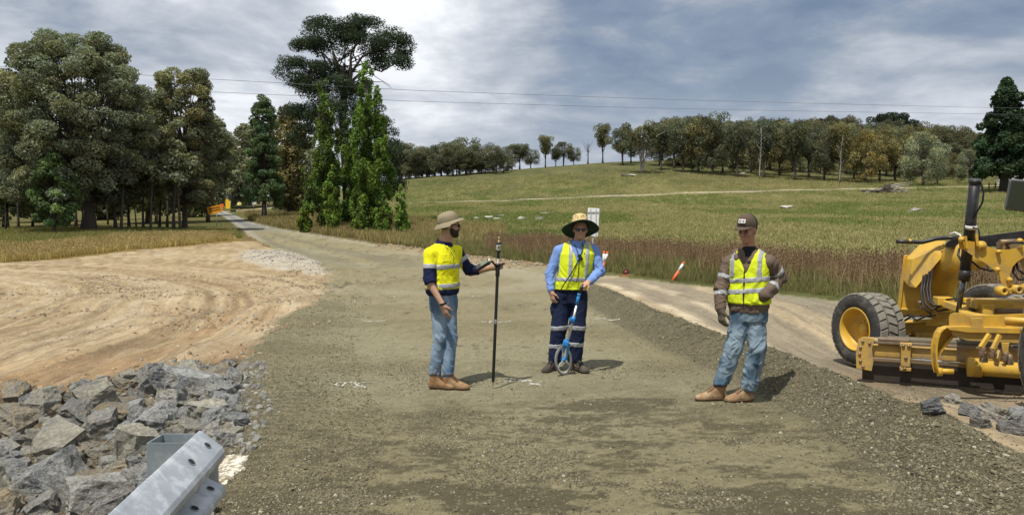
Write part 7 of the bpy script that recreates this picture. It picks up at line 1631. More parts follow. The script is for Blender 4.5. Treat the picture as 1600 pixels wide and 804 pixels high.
    # hoses: every loop its own
    for pts in [[(1447, 428, 10.2), (1443, 452, 10.1), (1446, 474, 10.0), (1456, 483, 9.9), (1468, 478, 9.9), (1478, 470, 9.9)], [(1452, 424, 10.2), (1448, 452, 10.1), (1451, 470, 10.0), (1460, 478, 9.9), (1474, 470, 9.9)], [(1457, 420, 10.2), (1453, 450, 10.1), (1454, 466, 10.0), (1464, 486, 9.9), (1484, 482, 9.8)], [(1443, 430, 10.2), (1439, 456, 10.1), (1442, 480, 10.0), (1455, 490, 9.9)], [(1478, 468, 9.8), (1492, 466, 9.7), (1506, 474, 9.6), (1520, 474, 9.5)],
                [(1499, 388, 9.2), (1497, 398, 9.15), (1502, 407, 9.1), (1512, 412, 9.1)], [(1520, 395, 9.3), (1516, 406, 9.25), (1530, 418, 9.2), (1548, 423, 9.2), (1562, 418, 9.2)], [(1524, 400, 9.4), (1536, 407, 9.35), (1550, 404, 9.3)],
                [(1578, 388, 8.9), (1572, 382, 8.85), (1584, 378, 8.8), (1600, 380, 8.75)], [(1585, 410, 8.9), (1583, 425, 8.85), (1592, 437, 8.8), (1608, 435, 8.8)], [(1588, 408, 8.9), (1590, 420, 8.85), (1600, 428, 8.8)],
                [(1404, 497, 10.55), (1420, 491, 10.4), (1432, 500, 10.3), (1446, 494, 10.2), (1462, 492, 10.2)], [(1410, 503, 10.55), (1424, 494, 10.4), (1440, 493, 10.3)]]:
        m2 = MB(); m2.tube([q(*p_) for p_ in pts], .014, 7); par(m2, 'hose', MHO)
    # drawbar from bolster to circle
    dbz = .66
    m2 = MB(); a = Vector((6.18, 10.7, .50)) - O; m2.bar(a, Vector((5.78, 9.0, .64)) - O, .13, .14, bev=.015); m2.bar(a, Vector((6.60, 9.0, .64)) - O, .13, .14, bev=.015); m2.box(Vector((6.18, 9.75, .66)) - O, (.55, .12, .12), bev=.015); m2.box(Vector((6.16, 9.2, .70)) - O, (.95, .22, .12), bev=.02); par(m2, 'drawbar', MYL)
    for (u, v, D, w_) in [(1474, 470, 9.9, .20), (1532, 481, 9.4, .24), (1560, 478, 9.2, .28), (1503, 482, 9.6, .16)]: m2 = MB(); m2.box(q(u, v, D), (w_, .22, .11), Matrix.Rotation(R(-12), 3, 'Z'), bev=.012); par(m2, 'drawbar_block', MYL)
    m2 = MB(); m2.tube([q(1503, 484, 9.4), q(1545, 485, 9.2), q(1600, 486, 8.8)], .03, 10); par(m2, 'shift_rod', MST)
    m2 = MB(); m2.bar(q(1478, 474, 9.8), q(1512, 486, 9.4), .10, .09, bev=.01); par(m2, 'ball_arm', MYL)
    for (u, v) in [(1438, 472), (1441, 480)]: m2 = MB(); m2.lathe([(.001, .03), (.018, .03), (.026, 0), (.018, -.03), (.001, -.03)], q(u, v, 10.1), frame((.3, -1, 0)), 12); par(m2, 'hose_fitting', MST)
    # circle: ring with teeth on its inner edge, standing plate on top
    cc = Vector((6.12, 8.78, .60)) - O; Rr = .72
    m2 = MB(); m2.lathe([(Rr - .09, -.035), (Rr, -.035), (Rr, .035), (Rr - .09, .035)], cc, None, 56, closed=True); m2.lathe([(Rr - .03, -.13), (Rr - .012, -.13), (Rr - .012, -.035), (Rr - .03, -.035)], cc, None, 56, closed=True); par(m2, 'circle_ring', MYL)
    m2 = MB()
    for i in range(60): a = 2 * math.pi * i / 60; m2.box(cc + Vector(((Rr - .105) * math.cos(a), (Rr - .105) * math.sin(a), 0)), (.04, .04, .05), Matrix.Rotation(a, 3, 'Z'))
    t_ = par(m2, 'circle_teeth', MST); t_['kind'] = 'stuff'
    slab([(1483, 491), (1482, 440), (1486, 432), (1494, 430), (1508, 432), (1512, 438), (1560, 436), (1630, 434), (1630, 468), (1560, 472), (1524, 474)][:0] or [(1482.7, 511), (1482.7, 495.5), (1485, 491), (1492, 488.7), (1507, 490), (1512, 493.4), (1600, 490.4), (1650, 489), (1650, 510), (1541, 511)], 8.35, .05, MYL, 'circle_side_plate')
    for p_ in [[(1517, 497), (1535, 497), (1533, 503), (1537, 510), (1517, 510)]]: slab(p_, 8.28, .06, MYL, 'stop_block')
    slab([(1479, 511), (1500, 510), (1600, 513.5), (1650, 515), (1650, 521), (1600, 520.5), (1514, 518.8), (1484, 515)], 8.25, .14, MYL, 'circle_guide')
    slab([(1486, 516), (1514, 518), (1600, 520), (1650, 521), (1650, 538), (1600, 536), (1512, 531.5), (1489, 524)], 8.28, .04, MYW, 'circle_skirt')
    # carrier arm: curved end bracket holding blade
    arm = [(1465, 512), (1459, 520), (1455, 535), (1454.5, 550), (1455.5, 567), (1459, 581), (1465, 583), (1466, 567), (1464, 554), (1472, 544), (1489, 526), (1497, 523), (1497, 513), (1484, 511)]
    slab(arm, 8.42, .07, MYL, 'carrier_arm'); m2 = MB(); pts = [q(u, v, 8.38) for u, v in [(1482, 509), (1473, 509.5), (1465.5, 512), (1460, 517.5), (1456.5, 526), (1454.5, 537), (1454, 550), (1455, 564), (1457, 574), (1461, 582)]]; 
    n = len(pts); V = [p + Vector((0, -.10, 0)) for p in pts] + [p + Vector((.05, .06, 0)) for p in pts] + [p + Vector((.022, -.10, 0)) for p in pts] + [p + Vector((.072, .06, 0)) for p in pts]
    F = []
    for i in range(n - 1): F += [(i, i + 1, n + i + 1, n + i), (2 * n + i, 3 * n + i, 3 * n + i + 1, 2 * n + i + 1), (i, 2 * n + i, 2 * n + i + 1, i + 1), (n + i, n + i + 1, 3 * n + i + 1, 3 * n + i)]
    F += [(0, n, 3 * n, 2 * n), (n - 1, 3 * n - 1, 4 * n - 1, 2 * n - 1)]; m2.add(V, F); par(m2, 'arm_flange', MYL)
    slab([(1464, 557), (1466, 549), (1487, 524), (1490, 527), (1472, 549), (1468, 557)], 8.36, .10, MYL, 'arm_gusset')
    slab([(1650, 515), (1640, 560), (1650, 600), (1675, 600), (1680, 520)], 7.8, .07, MYL, 'carrier_arm')
    # moldboard: curved blade --------------------------------------------------
    Lb, Rb = Vector((4.66, 9.85, -.19)) - O, Vector((7.75, 8.42, -.19)) - O; dl = (Rb - Lb); dl.z = 0; dl.normalize(); nb = Vector((dl.y, -dl.x, 0)); up = Vector((0, 0, 1)); Lw = (Rb - Lb).length
    prof = []
    for i in range(9):
        t = -1 + 2 * i / 8; prof.append((.30 + .30 * t, .075 * (1 - t * t)))                # height, bulge towards us (back of the blade)
    m2 = MB(); V = []
    for s0 in (0, Lw):
        for hh, bb in prof: V.append(Lb + dl * s0 + up * (hh * .60 + .02) + nb * (-.02 + bb))
        for hh, bb in prof[::-1]: V.append(Lb + dl * s0 + up * (hh * .60 + .02) + nb * (-.045 + bb))
    n = 18; m2.add(V, [tuple(range(n)), tuple(range(n, 2 * n))[::-1]] + [(i, (i + 1) % n, n + (i + 1) % n, n + i) for i in range(n)]); par(m2, 'moldboard', MYW)
    def onb(s0, hh, off): return Lb + dl * s0 + up * hh + nb * off
    m2 = MB(); m2.bar(onb(0, -.06, .0), onb(Lw, -.06, .0), .03, .24, up=(0, 0, 1)); par(m2, 'cutting_edge', mat('shadow_dark_steel', (.05, .042, .035), .6, .2, 8, .2, 40, metal=.3))  # edge reaches low and near black, painting in the shadow beneath the blade
    m2 = MB(); m2.bar(onb(.12, .335, .085), onb(Lw - .12, .335, .085), .04, .04, bev=.008); par(m2, 'upper_rail', MST)
    m2 = MB(); m2.bar(onb(.12, .11, .085), onb(Lw - .12, .11, .085), .04, .05, bev=.008); par(m2, 'lower_rail', MST)
    # end bit with bolts
    for s0 in (.03, Lw - .03):
        m2 = MB(); poly2 = [(-.10, -.02), (.08, -.04), (.10, .08), (.08, .25), (.11, .38), (-.02, .40), (-.08, .36), (-.11, .18)]
        m2.prism(poly2, dl, up, nb, onb(s0, 0, .105), .05); eb = par(m2, 'end_bit', MYW)
        for (a, h2) in [(-.03, .34), (-.055, .26), (-.065, .17), (-.055, .08), (-.02, .01), (.05, .32)]: m2 = MB(); m2.lathe([(.001, .02), (.016, .017), (.020, 0)], onb(s0 + a, h2, .13), frame(tuple(nb)), 10); par(m2, 'bolt', MST, eb)
    # side shift bracket, chrome rod, cylinder
    m2 = MB(); m2.box(onb(.50, .18, .14), (.11, .09, .26), Matrix((dl, nb, up)).transposed(), bev=.012); m2.box(onb(.50, .33, .13), (.14, .10, .05), Matrix((dl, nb, up)).transposed(), bev=.01); m2.box(onb(.50, .02, .13), (.13, .10, .05), Matrix((dl, nb, up)).transposed(), bev=.01); sb = par(m2, 'shift_bracket', MYW)
    for (a, h2) in [(.47, .32), (.53, .32), (.50, .17), (.49, .03)]: m2 = MB(); m2.lathe([(.001, .022), (.018, .018), (.021, 0)], onb(a, h2, .186), frame(tuple(nb)), 8); par(m2, 'bolt', MST, sb)
    m2 = MB(); m2.tube([onb(.55, .155, .17), onb(1.20, .14, .17)], .017, 12); par(m2, 'side_shift_rod', MCH)
    m2 = MB(); m2.tube([onb(1.20, .115, .26), onb(2.9, .115, .26)], .095, 20); m2.tube([onb(1.17, .115, .26), onb(1.32, .115, .26)], .115, 20); par(m2, 'side_shift_cylinder', MYL)
    m2 = MB(); m2.lathe([(.001, .05), (.045, .045), (.05, 0)], q(1465, 580, 8.3), frame((1, -.3, 0)), 12); m2.tube([q(1466, 579, 8.3), q(1490, 580, 8.25)], .030, 10); par(m2, 'lower_pin', MYL)
    m2 = MB(); m2.box(onb(.36, .375, .04), (.36, .14, .04), Matrix((dl, nb, up)).transposed(), bev=.01); par(m2, 'wear_strip', MST)
    m2 = MB(); m2.box(onb(1.3, .365, -.12), (2.0, .30, .03), Matrix((dl, nb, up)).transposed()); par(m2, 'spill_dirt', mat('caked_dirt', (.15, .13, .09), .95, .2, 20, .8, 40, bdist=.02))
    # links hanging below the circle
    for (u0, v0, u1, v1) in [(1546, 522, 1532, 543), (1562, 523, 1551, 546)]: m2 = MB(); m2.bar(q(u0, v0, 7.98), q(u1, v1, 7.95), .035, .05, bev=.006); par(m2, 'tip_link', MYL)
    for (u, v) in [(1535, 548), (1551, 550), (1571, 556), (1537, 558), (1577, 562)]: m2 = MB(); m2.tube([q(u, v - 9, 8.1), q(u + 1, v + 6, 8.1)], .028, 8); m2.box(q(u, v + 4, 8.1), (.07, .05, .05), bev=.006); par(m2, 'tip_fitting', MST)
    plate([(1565, 536), (1577, 536), (1575, 549), (1569, 551), (1566, 546)], 7.95, .05, 'hanger', MYL)
    for u in (1556, 1568): m2 = MB(); m2.bar(q(u + 6, 548, 8.15), q(u, 570, 8.1), .03, .06); par(m2, 'blade_gusset', MYW)
    # chassis, cab and engine bay (mostly past the right edge)
    m2 = MB(); m2.box(Vector((6.15, 5.2, 1.05)) - O, (.75, 3.4, .5), bev=.04); par(m2, 'rear_frame', MYL)
    m2 = MB(); m2.box(Vector((6.15, 4.1, 1.75)) - O, (1.3, 2.1, 1.0), bev=.08); par(m2, 'engine_hood', MYL)
    cab = empty('cab', (0, 0, 0)); cab.parent = root
    m2 = MB(); m2.box(Vector((6.15, 6.2, 1.45)) - O, (1.35, 1.35, .45), bev=.04); m2.box(Vector((6.15, 6.2, 2.95)) - O, (1.5, 1.55, .12), bev=.04)
    for sx in (-.62, .62):
        for sy in (-.6, .6): m2.bar(Vector((6.15 + sx, 6.2 + sy, 1.6)) - O, Vector((6.15 + sx * .97, 6.2 + sy * .97, 2.95)) - O, .08, .08)
    m2.build('cab_frame', MBK, cab)
    m2 = MB()
    for sx in (-.63, .63): m2.box(Vector((6.15 + sx, 6.2, 2.28)) - O, (.012, 1.14, 1.24))
    for sy in (-.62, .62): m2.box(Vector((6.15, 6.2 + sy, 2.28)) - O, (1.18, .012, 1.24))
    m2.build('cab_glass', mat('tinted_glass', (.03, .04, .04), .05, 0, 5, spec=.8), cab)
    # mirror on its arm
    mc = q(1590, 305, 6.5); mm = empty('mirror', (0, 0, 0)); mm.parent = root
    Rm = Matrix.Rotation(R(-24), 3, 'Z') @ Matrix.Rotation(R(7), 3, 'Y') @ Matrix.Rotation(R(4), 3, 'X')
    m2 = MB(); m2.box(tuple(mc), (.165, .05, .275), Rm, bev=.024); m2.build('mirror_housing', mat('mirror_frame', (.10, .10, .095), .5), mm)
    m2 = MB(); m2.box(tuple(mc + Rm @ Vector((0, -.024, 0))), (.140, .012, .248), Rm, bev=.005); m2.build('mirror_glass', MGL, mm)
    m2 = MB(); m2.tube([mc + Vector((.02, .03, -.10)), mc + Vector((.35, .02, -.28)), Vector((5.53, 6.75, 1.75)) - O], .014, 8); m2.build('mirror_arm', MBK, mm)
# ---------------------------------------------------------------- guardrail end in the foreground
def guardrail():
    MG_ = mat('galvanised_steel', (.36, .39, .42), .5, .20, 9, .25, 60, metal=.3, dirt=(.60, .62, .64), dscale=16, damt=.7, bdist=.002)
    MGD = mat('weathered_galvanised', (.22, .26, .28), .55, .14, 9, .2, 60, metal=.3, dirt=(.45, .48, .48), dscale=12, damt=.5, bdist=.002)
    E = P(315, 672, 2.70); d = (P(172, 806, 1.89) - E); d.z = 0; d.normalize(); up = Vector((0, 0, 1)); out = Vector((-d.y, d.x, 0))
    if out.x < 0: out = -out
    z0 = E.z - .156; gzv = Z(E.x, E.y); e = empty('guardrail', (E.x, E.y, gzv), 0, 'galvanised steel guardrail end with bolt slots in the bottom left corner', 'guardrail'); O = Vector(e.location); L = 3.2
    prof = [(.156, -.004), (.150, .006), (.092, .074), (.078, .082), (.062, .082), (.048, .074), (.016, .008), (0, .002), (-.016, .008), (-.048, .074), (-.062, .082), (-.078, .082), (-.092, .074), (-.150, .006), (-.156, -.004)]
    def pt(s_, h, o): return Vector((E.x, E.y, z0)) - O + d * s_ + up * h + out * o
    mb = MB(); n = len(prof); V = []
    for s_ in (0, L):
        for t_ in (0, -.004): V += [pt(s_, h, o + t_) for h, o in prof]
    F = []
    for k in range(n - 1): F += [(k, k + 1, 2 * n + k + 1, 2 * n + k), (n + k, 3 * n + k, 3 * n + k + 1, n + k + 1), (k, n + k, n + k + 1, k + 1), (2 * n + k, 2 * n + k + 1, 3 * n + k + 1, 3 * n + k)]
    F += [(0, 2 * n, 3 * n, n), (n - 1, 2 * n - 1, 4 * n - 1, 3 * n - 1)]
    mb.add(V, F, 0, False); mb.build('beam', MG_, e)
    def slot(s_, h, o, nrm, w_=.030, hh=.0125):
        a, b = nrm.cross(d).normalized(), d; c = pt(s_, h, o) + nrm * .001; V = []
        for k in range(14): t = 2 * math.pi * k / 14; V.append(c + b * (w_ / 2 * math.cos(t)) + a * (hh * math.sin(t)))
        m2 = MB(); m2.add(V + [v + nrm * .0012 for v in V], [tuple(range(14, 28))] + [(k, (k + 1) % 14, 14 + (k + 1) % 14, 14 + k) for k in range(14)]); m2.build('bolt_slot', mat('slot_shadow', (.02, .02, .02), .9) if 'slot_shadow' not in bpy.data.materials else bpy.data.materials['slot_shadow'], e)
        m2 = MB(); V2 = [c + (v - c) * 1.22 for v in V]; m2.add([v - nrm * .0005 for v in V2] + [v + nrm * .0012 for v in V2] + [v + nrm * .0012 for v in V], [(k, (k + 1) % 14, 14 + (k + 1) % 14, 14 + k) for k in range(14)] + [(14 + k, 14 + (k + 1) % 14, 28 + (k + 1) % 14, 28 + k) for k in range(14)]); m2.build('slot_rim', MGD, e)
    n1 = (up * .068 + out * .058).normalized()
    for s_ in (.075, .265): slot(s_, .121, .040, n1); slot(s_, -.035 - 0, .048, (up * .066 + out * .032).normalized())
    for s_ in (.17,): slot(s_, .0, .002, out, .03, .012)
    # hollow post behind the beam, and another further back
    for k, (px, py, hz_) in enumerate([(-1.405 + .078, 2.90, .80), (E.x + d.x * 2.1 - .12, E.y + d.y * 2.1, .8)]):
        gp = Z(px, py); m2 = MB(); w_, dp_, t_ = .156, .125, .005; zc = (hz_ + gp - .3) / 2; hh = hz_ - (gp - .3)
        c0 = Vector((px, py, zc)) - O
        m2.box(c0 + Vector((0, -dp_ / 2, 0)), (w_, t_, hh)); m2.box(c0 + Vector((0, dp_ / 2, 0)), (w_, t_, hh)); m2.box(c0 + Vector((-w_ / 2 + t_ / 2, 0, 0)), (t_, dp_ - t_, hh - .001)); m2.box(c0 + Vector((w_ / 2 - t_ / 2, 0, 0)), (t_, dp_ - t_, hh - .001)); m2.build('post', MGD, e)
        m2 = MB(); m2.box(Vector((px + .11, py + .02, z0 - .08)) - O, (.07, .10, .20), bev=.004); m2.build('spacer_block', MGD, e)
def flat_stroke(name, pts, w_, mt, lift=.005, parent=None):
    """sprayed or painted line lying on the ground"""
    V = []; pts = [G(u, v) for u, v in pts]; dense = []
    for a, b in zip(pts[:-1], pts[1:]):
        k = max(2, int((b - a).length / .05))
        for i in range(k): dense.append(a.lerp(b, i / k))
    dense.append(pts[-1]); g = random.Random(len(dense))
    for i, p in enumerate(dense):
        t = dense[min(i + 1, len(dense) - 1)] - dense[max(i - 1, 0)]; n = Vector((-t.y, t.x, 0)).normalized() * w_ * .5 * g.uniform(.7, 1.15)
        for s_ in (-1, 1): x, y = p.x + n.x * s_, p.y + n.y * s_; V.append((x, y, Z(x, y) + lift))
    F = [(2 * i, 2 * i + 1, 2 * i + 3, 2 * i + 2) for i in range(len(dense) - 1)]
    me = bpy.data.meshes.new(name); me.from_pydata(V, [], F); me.materials.append(mt); return link(name, me, parent)
def marks():
    m_ = bpy.data.materials.new('sprayed_white'); m_.use_nodes = True; t = m_.node_tree; t.nodes.clear(); q = NT(t); co = q.n('ShaderNodeTexCoord').outputs['Object']
    c = q.mix(q.ss(q.noise(co, 45, 4, .7), .44, .58), (.24, .22, .15), (.58, .57, .52)); q.n('ShaderNodeOutputMaterial', i_Surface=q.n('ShaderNodeBsdfPrincipled', i_Base_Color=c, i_Roughness=.9))
    m2 = bpy.data.materials.new('chalk_white'); m2.use_nodes = True; t = m2.node_tree; t.nodes.clear(); q = NT(t); co = q.n('ShaderNodeTexCoord').outputs['Object']
    c = q.mix(q.ss(q.noise(co, 16, 6, .75), .45, .56), (.21, .18, .12), (.66, .61, .50)); b_ = q.n('ShaderNodeBsdfPrincipled', i_Base_Color=c, i_Roughness=.95); q.set(b_.inputs['Normal'], q.n('ShaderNodeBump', i_Strength=.8, i_Distance=.01, i_Height=q.noise(co, 40, 5, .7))); q.n('ShaderNodeOutputMaterial', i_Surface=b_)
    Zc = lambda x, y: (500 + x / 4, 570 + y / 4)
    def group(lab, strokes, w_=.03):
        c = G(*strokes[0][0]); e = empty('survey_mark', (0, 0, 0), 0, lab, 'paint mark', 'white survey paint marks on the gravel')
        for s_ in strokes: flat_stroke('stroke', s_, w_ * .8, m_, .004, e)
    group('white sprayed survey figures left of the bucket hat man\'s boots', [[Zc(118, 132), Zc(95, 124), Zc(112, 110), Zc(150, 106), Zc(160, 112), Zc(142, 128), Zc(116, 132)], [Zc(182, 110), Zc(205, 108), Zc(232, 120)], [Zc(200, 122), Zc(226, 104)], [Zc(222, 124), Zc(250, 112)], [Zc(212, 142), Zc(240, 130), Zc(288, 124)], [Zc(222, 124), Zc(256, 132), Zc(286, 140)]])
    group('long thin white line joined to the sprayed figures left of the boots', [[Zc(252, 110), Zc(352, 110)]], .022)
    group('white sprayed survey figures right of the prism pole', [[Zc(1150, 104), Zc(1172, 95), Zc(1205, 90)], [Zc(1180, 104), Zc(1198, 94)], [Zc(1212, 98), Zc(1232, 90), Zc(1250, 98), Zc(1222, 106)], [Zc(1250, 92), Zc(1290, 106)], [Zc(1262, 106), Zc(1296, 92)], [Zc(1300, 94), Zc(1330, 104)], [Zc(1296, 126), Zc(1340, 118), Zc(1390, 110)], [Zc(1306, 112), Zc(1346, 120), Zc(1384, 128)]])
    group('long thin white line joined to the sprayed figures right of the pole', [[Zc(1362, 100), Zc(1468, 100)]], .022)
    for lab, st, w_ in [('broken white dash left of the bucket hat man at knee height', [[(566, 502), (583, 501)], [(585, 502), (602, 500)]], .05), ('short white dash left of the bucket hat man at belt height', [[(594, 464), (612, 464)]], .05), ('white dash just right of the bucket hat man\'s hip', [[(727, 463), (741, 462)], [(743, 462), (756, 463)]], .05), ('broken white dash crossed by the prism pole', [[(752, 502), (760, 503)], [(764, 504), (768, 501)], [(776, 504), (788, 503)], [(788, 503), (798, 501)]], .05),
                        ('white dash on the road right of the straw hat man\'s knees', [[(929, 498), (948, 498)], [(949, 499), (969, 498)]], .07), ('tiny white dash far up the road left of the yellow shirt', [[(598, 428), (615, 427)]], .06)]:
        group(lab, st, w_)
    # chalky patch beside the guardrail
    pts = [(328, 752), (334, 737), (346, 722), (354, 711), (366, 710), (388, 711), (386, 718), (378, 726), (384, 733), (366, 742), (362, 748), (352, 757), (340, 753)]
    W_ = [G(u, v) for u, v in pts]; bm = bmesh.new(); g = random.Random(3); ring = []
    for i, a in enumerate(W_):
        b = W_[(i + 1) % len(W_)]
        for k in range(4): p = a.lerp(b, k / 4); ring.append((p.x + g.uniform(-.012, .012), p.y + g.uniform(-.012, .012)))
    cx = sum(p[0] for p in ring) / len(ring); cy = sum(p[1] for p in ring) / len(ring); V = [(cx, cy, Z(cx, cy) + .012)]; nr = len(ring)
    for f in (.4, .75, 1.0):
        for (x, y) in ring: xx, yy = cx + (x - cx) * f, cy + (y - cy) * f; V.append((xx, yy, Z(xx, yy) + (.010 if f < 1 else .003)))
    F = [(0, 1 + k, 1 + (k + 1) % nr) for k in range(nr)] + [(1 + l * nr + k, 1 + (l + 1) * nr + k, 1 + (l + 1) * nr + (k + 1) % nr, 1 + l * nr + (k + 1) % nr) for l in range(2) for k in range(nr)]
    me = bpy.data.meshes.new('white_patch'); me.from_pydata(V, [], F); me.materials.append(m2); tag(link('white_patch', me), 'cream white painted patch on the gravel right of the guardrail end', 'paint patch')
# ---------------------------------------------------------------- signs and posts
def signs():
    MO = mat('sign_orange', (.75, .30, .01), .5, .05, 10); MBK = mat('sign_black', (.02, .02, .02), .6); MWH = mat('sign_white', (.72, .73, .72), .5, .05, 10, dirt=(.5, .5, .46), dscale=3, damt=.4); MGY = mat('sign_back', (.40, .42, .42), .5, .08, 8); MPO = mat('steel_post', (.30, .31, .30), .6, .1, 10); MRD = mat('sign_red', (.35, .06, .04), .6); MFO = mat('fluoro_orange', (.85, .13, .04), .6, .08, 8, dirt=(.6, .3, .2), dscale=6, damt=.3); MYE = mat('sign_yellow', (.75, .45, .01), .5)
    def board(name, u0, v0, u1, v1, D, m_, lab, cat='sign', rz=0, roll=0, posts=(.3, .7), post_to=None, extra=None, back=False):
        a, b = P(u0, v0, D), P(u1, v1, D); w_, h = abs(b.x - a.x), abs(a.z - b.z); cx, cz = (a.x + b.x) / 2, (a.z + b.z) / 2; gz0 = Z(cx, D)
        e = empty(name, (cx, D, gz0), rz, lab, cat); Rm = Matrix.Rotation(roll, 3, 'Y'); c = Vector((0, 0, cz - gz0))
        mb = MB(); mb.box(c, (w_, .03, h), Rm, bev=.008); pn = mb.build('panel', m_, e)
        for i, f in enumerate(posts):
            mb = MB(); x = -w_ / 2 + w_ * f; mb.tube([(x, .035, -.2), (x, .035, cz - gz0 + h * .45)], .035, 8); mb.build('post', MPO, e)
        if extra: extra(e, pn, c, w_, h, Rm)
        return e
    def lines(e, pn, c, w_, h, Rm):
        g = random.Random(4)
        for r_ in (.2, -.12):
            x = -w_ * .40
            while x < w_ * .38:
                k = g.uniform(.05, .09) * w_; mb = MB(); mb.box(c + Rm @ Vector((x + k / 2, -.018, r_ * h)), (k, .006, h * .2), Rm); mb.build('lettering', MBK, pn); x += k * 1.35
    board('roadwork_sign', 324, 321.5, 347, 333, 75, MO, 'orange roadwork sign on two posts beside the far road, tilted, with black lettering', roll=R(-12), extra=lines, posts=(.62,))
    def disc(e, pn, c, w_, h, Rm):
        mb = MB(); mb.lathe([(.20 * w_ / .5, -.02), (.33 * w_, -.02), (.33 * w_, .02), (.24 * w_, .02)], c + Vector((0, -.03, h * .12)), frame((0, -1, 0)), 24, closed=True); mb.build('ring', MBK, pn)
        mb = MB(); mb.box(c + Vector((0, -.02, -h * .36)), (w_ * .8, .01, h * .12)); mb.build('lettering', MBK, pn)
    board('speed_sign', 328.5, 305.5, 336.5, 319, 132, MWH, 'white sign with a round symbol at the left edge of the far road', extra=disc)
    for (u, t) in [(327.5, -.2), (346.5, .15)]:
        b = at(u, 132 if u < 330 else 76); D_ = b.y; top = P(u, 308 if u < 330 else 320, D_).z - b.z; e = empty('marker_flag', b, 0, 'small orange marker at the corner of the ' + ('white round symbol sign' if u < 330 else 'tilted orange roadwork sign'), 'marker')
        mb = MB(); mb.tube([(0, 0, 0), (0, 0, top)], .02, 6); mb.build('post', MPO, e); mb = MB(); mb.box((t * .6, 0, top - .12), (.28, .02, .5), Matrix.Rotation(R(18), 3, 'Y')); mb.build('flag', MFO, e)
    board('caution_sign', 352.5, 311, 360.5, 326, 126, MYE, 'upright yellow orange board standing beside the far driveway', 'sign', posts=(.1, .9))
    board('grey_sign', 393.8, 305.5, 400.5, 313.5, 108, MGY, 'larger grey sign on one post right of the distant worker', posts=(.25,), extra=lambda e, pn, c, w_, h, Rm: MB().box(c + Vector((0, -.004, -h * .86)), (w_, .03, h * .66)).build('lower_panel', MWH, e))
    board('grey_sign', 410, 317, 417, 327, 100, MGY, 'smaller grey square sign nearer the she oak trunk', posts=(.4,))
    def frame_(e, pn, c, w_, h, Rm):
        for z in (.36, -.30): MB().box(c + Vector((0, -.025, z * h)), (w_ * .96, .03, .035)).build('stiffener', MGY, pn)
        for x in (-.2, .26): MB().box(c + Vector((x * w_, -.022, 0)), (.030, .03, h * .94)).build('rib', MGY, pn)
    board('road_sign', 917.5, 325, 935.5, 369, 26.5, MWH, 'back of a pale metal road sign behind the wide straw hat', posts=(.5,), roll=R(3), extra=frame_)
    # dark stand beside the caution sign
    b = at(361, 126); e = empty('signal_stand', b, 0, 'black box on a stand just behind the yellow orange board', 'signal'); mb = MB(); mb.box((0, 0, P(361, 307, 126).z - b.z), (.62, .3, 1.0), bev=.08); mb.build('head', MBK, e); mb = MB(); mb.tube([(0, 0, 0), (0, 0, 2.3)], .05, 6); mb.build('post', MPO, e)
    b = at(365.5, 124); mb = MB(); 
    for i in range(5): mb.box((-.3 + .15 * i, .02 * i, .15), (.13, .5, .3 + .06 * (i % 2)), bev=.03)
    tag(mb.build('equipment_pile', mat('dark_gear', (.03, .025, .02), .8), None, b), 'low dark heap on the ground between yellow board and distant worker', 'equipment')
    # delineator posts
    def delin(p0, p1, lab):
        e = empty('delineator', (p0.x, p0.y, p0.z), 0, lab, 'post', 'orange and white delineator posts by the side road'); v = p1 - p0; L = v.length; dn = v.normalized(); side = Vector((dn.z, 0, -dn.x))
        mb = MB(); mb.tube([dn * -.05, dn * L * .52], .042, 10); mb.build('lower_sleeve', MFO, e); mb = MB(); mb.tube([dn * L * .52, dn * L * .90], .0415, 10); mb.build('white_sleeve', MWH, e); mb = MB(); mb.tube([dn * L * .90, dn * L * .98, dn * L], [.042, .042, .03], 10); mb.build('cap', MFO, e)
    g0 = G(1051, 438); p1 = P(1069, 409.5, g0.y); delin(g0, p1, 'orange and white post leaning right in front of the brown weeds')
    g1 = G(941.5, 430); delin(g1, P(944, 392, g1.y), 'upright orange and white post beside the straw hat man\'s elbow'); g2 = G(938, 426); delin(g2, P(950, 393, g2.y), 'tilted orange post crossing behind the upright one by the elbow')
    # dark ring with a red centre lying at the verge
    c = G(978, 430); e = empty('warning_lamp', (c.x, c.y, c.z), 0, 'small dark round lamp with a red centre lying at the weeds\' foot', 'lamp')
    Rf = frame((-.1, -1, .15)); mb = MB(); mb.lathe([(.055, -.03), (.10, -.03), (.10, .03), (.055, .03)], (0, 0, .11), Rf, 20, closed=True); mb.build('housing', MBK, e); mb = MB(); mb.lathe([(.001, .045), (.04, .04), (.056, .01)], (0, 0, .11), Rf, 16); mb.build('lens', MRD, e); mb = MB(); mb.box((0, 0, .01), (.2, .1, .03)); mb.build('foot', MFO, e)
    # distant worker
    b = at(375, 127); h = 1.75; e = empty('person', b, 0, 'distant worker in yellow jacket and dark shorts on the road verge', 'person')
    F = Fld((-.4, -.3, 0), (.4, .3, 1.85), .02)
    F.ell((0, 0, 1.66), (.09, .10, .12)); F.cap((0, 0, 1.45), (0, 0, 1.6), .06); F.loft([(.8, 0, 0, .16, .11), (1.0, 0, 0, .15, .1), (1.3, 0, 0, .19, .12), (1.45, 0, 0, .12, .08)], 0, .03)
    for s_ in (-1, 1): F.cap((.08 * s_, 0, .85), (.09 * s_, 0, .45), .085, .06); F.cap((.09 * s_, 0, .45), (.10 * s_, 0, .06), .055, .045); F.cap((.10 * s_, 0, .05), (.11 * s_, -.12, .04), .045); F.cap((.19 * s_, 0, 1.4), (.26 * s_, 0, 1.12), .055, .045); F.cap((.26 * s_, 0, 1.12), (.17 * s_, -.16, 1.0), .04, .035)
    F.surf('body', [M_SKIN], e, col=flatcol((.35, .21, .14)))
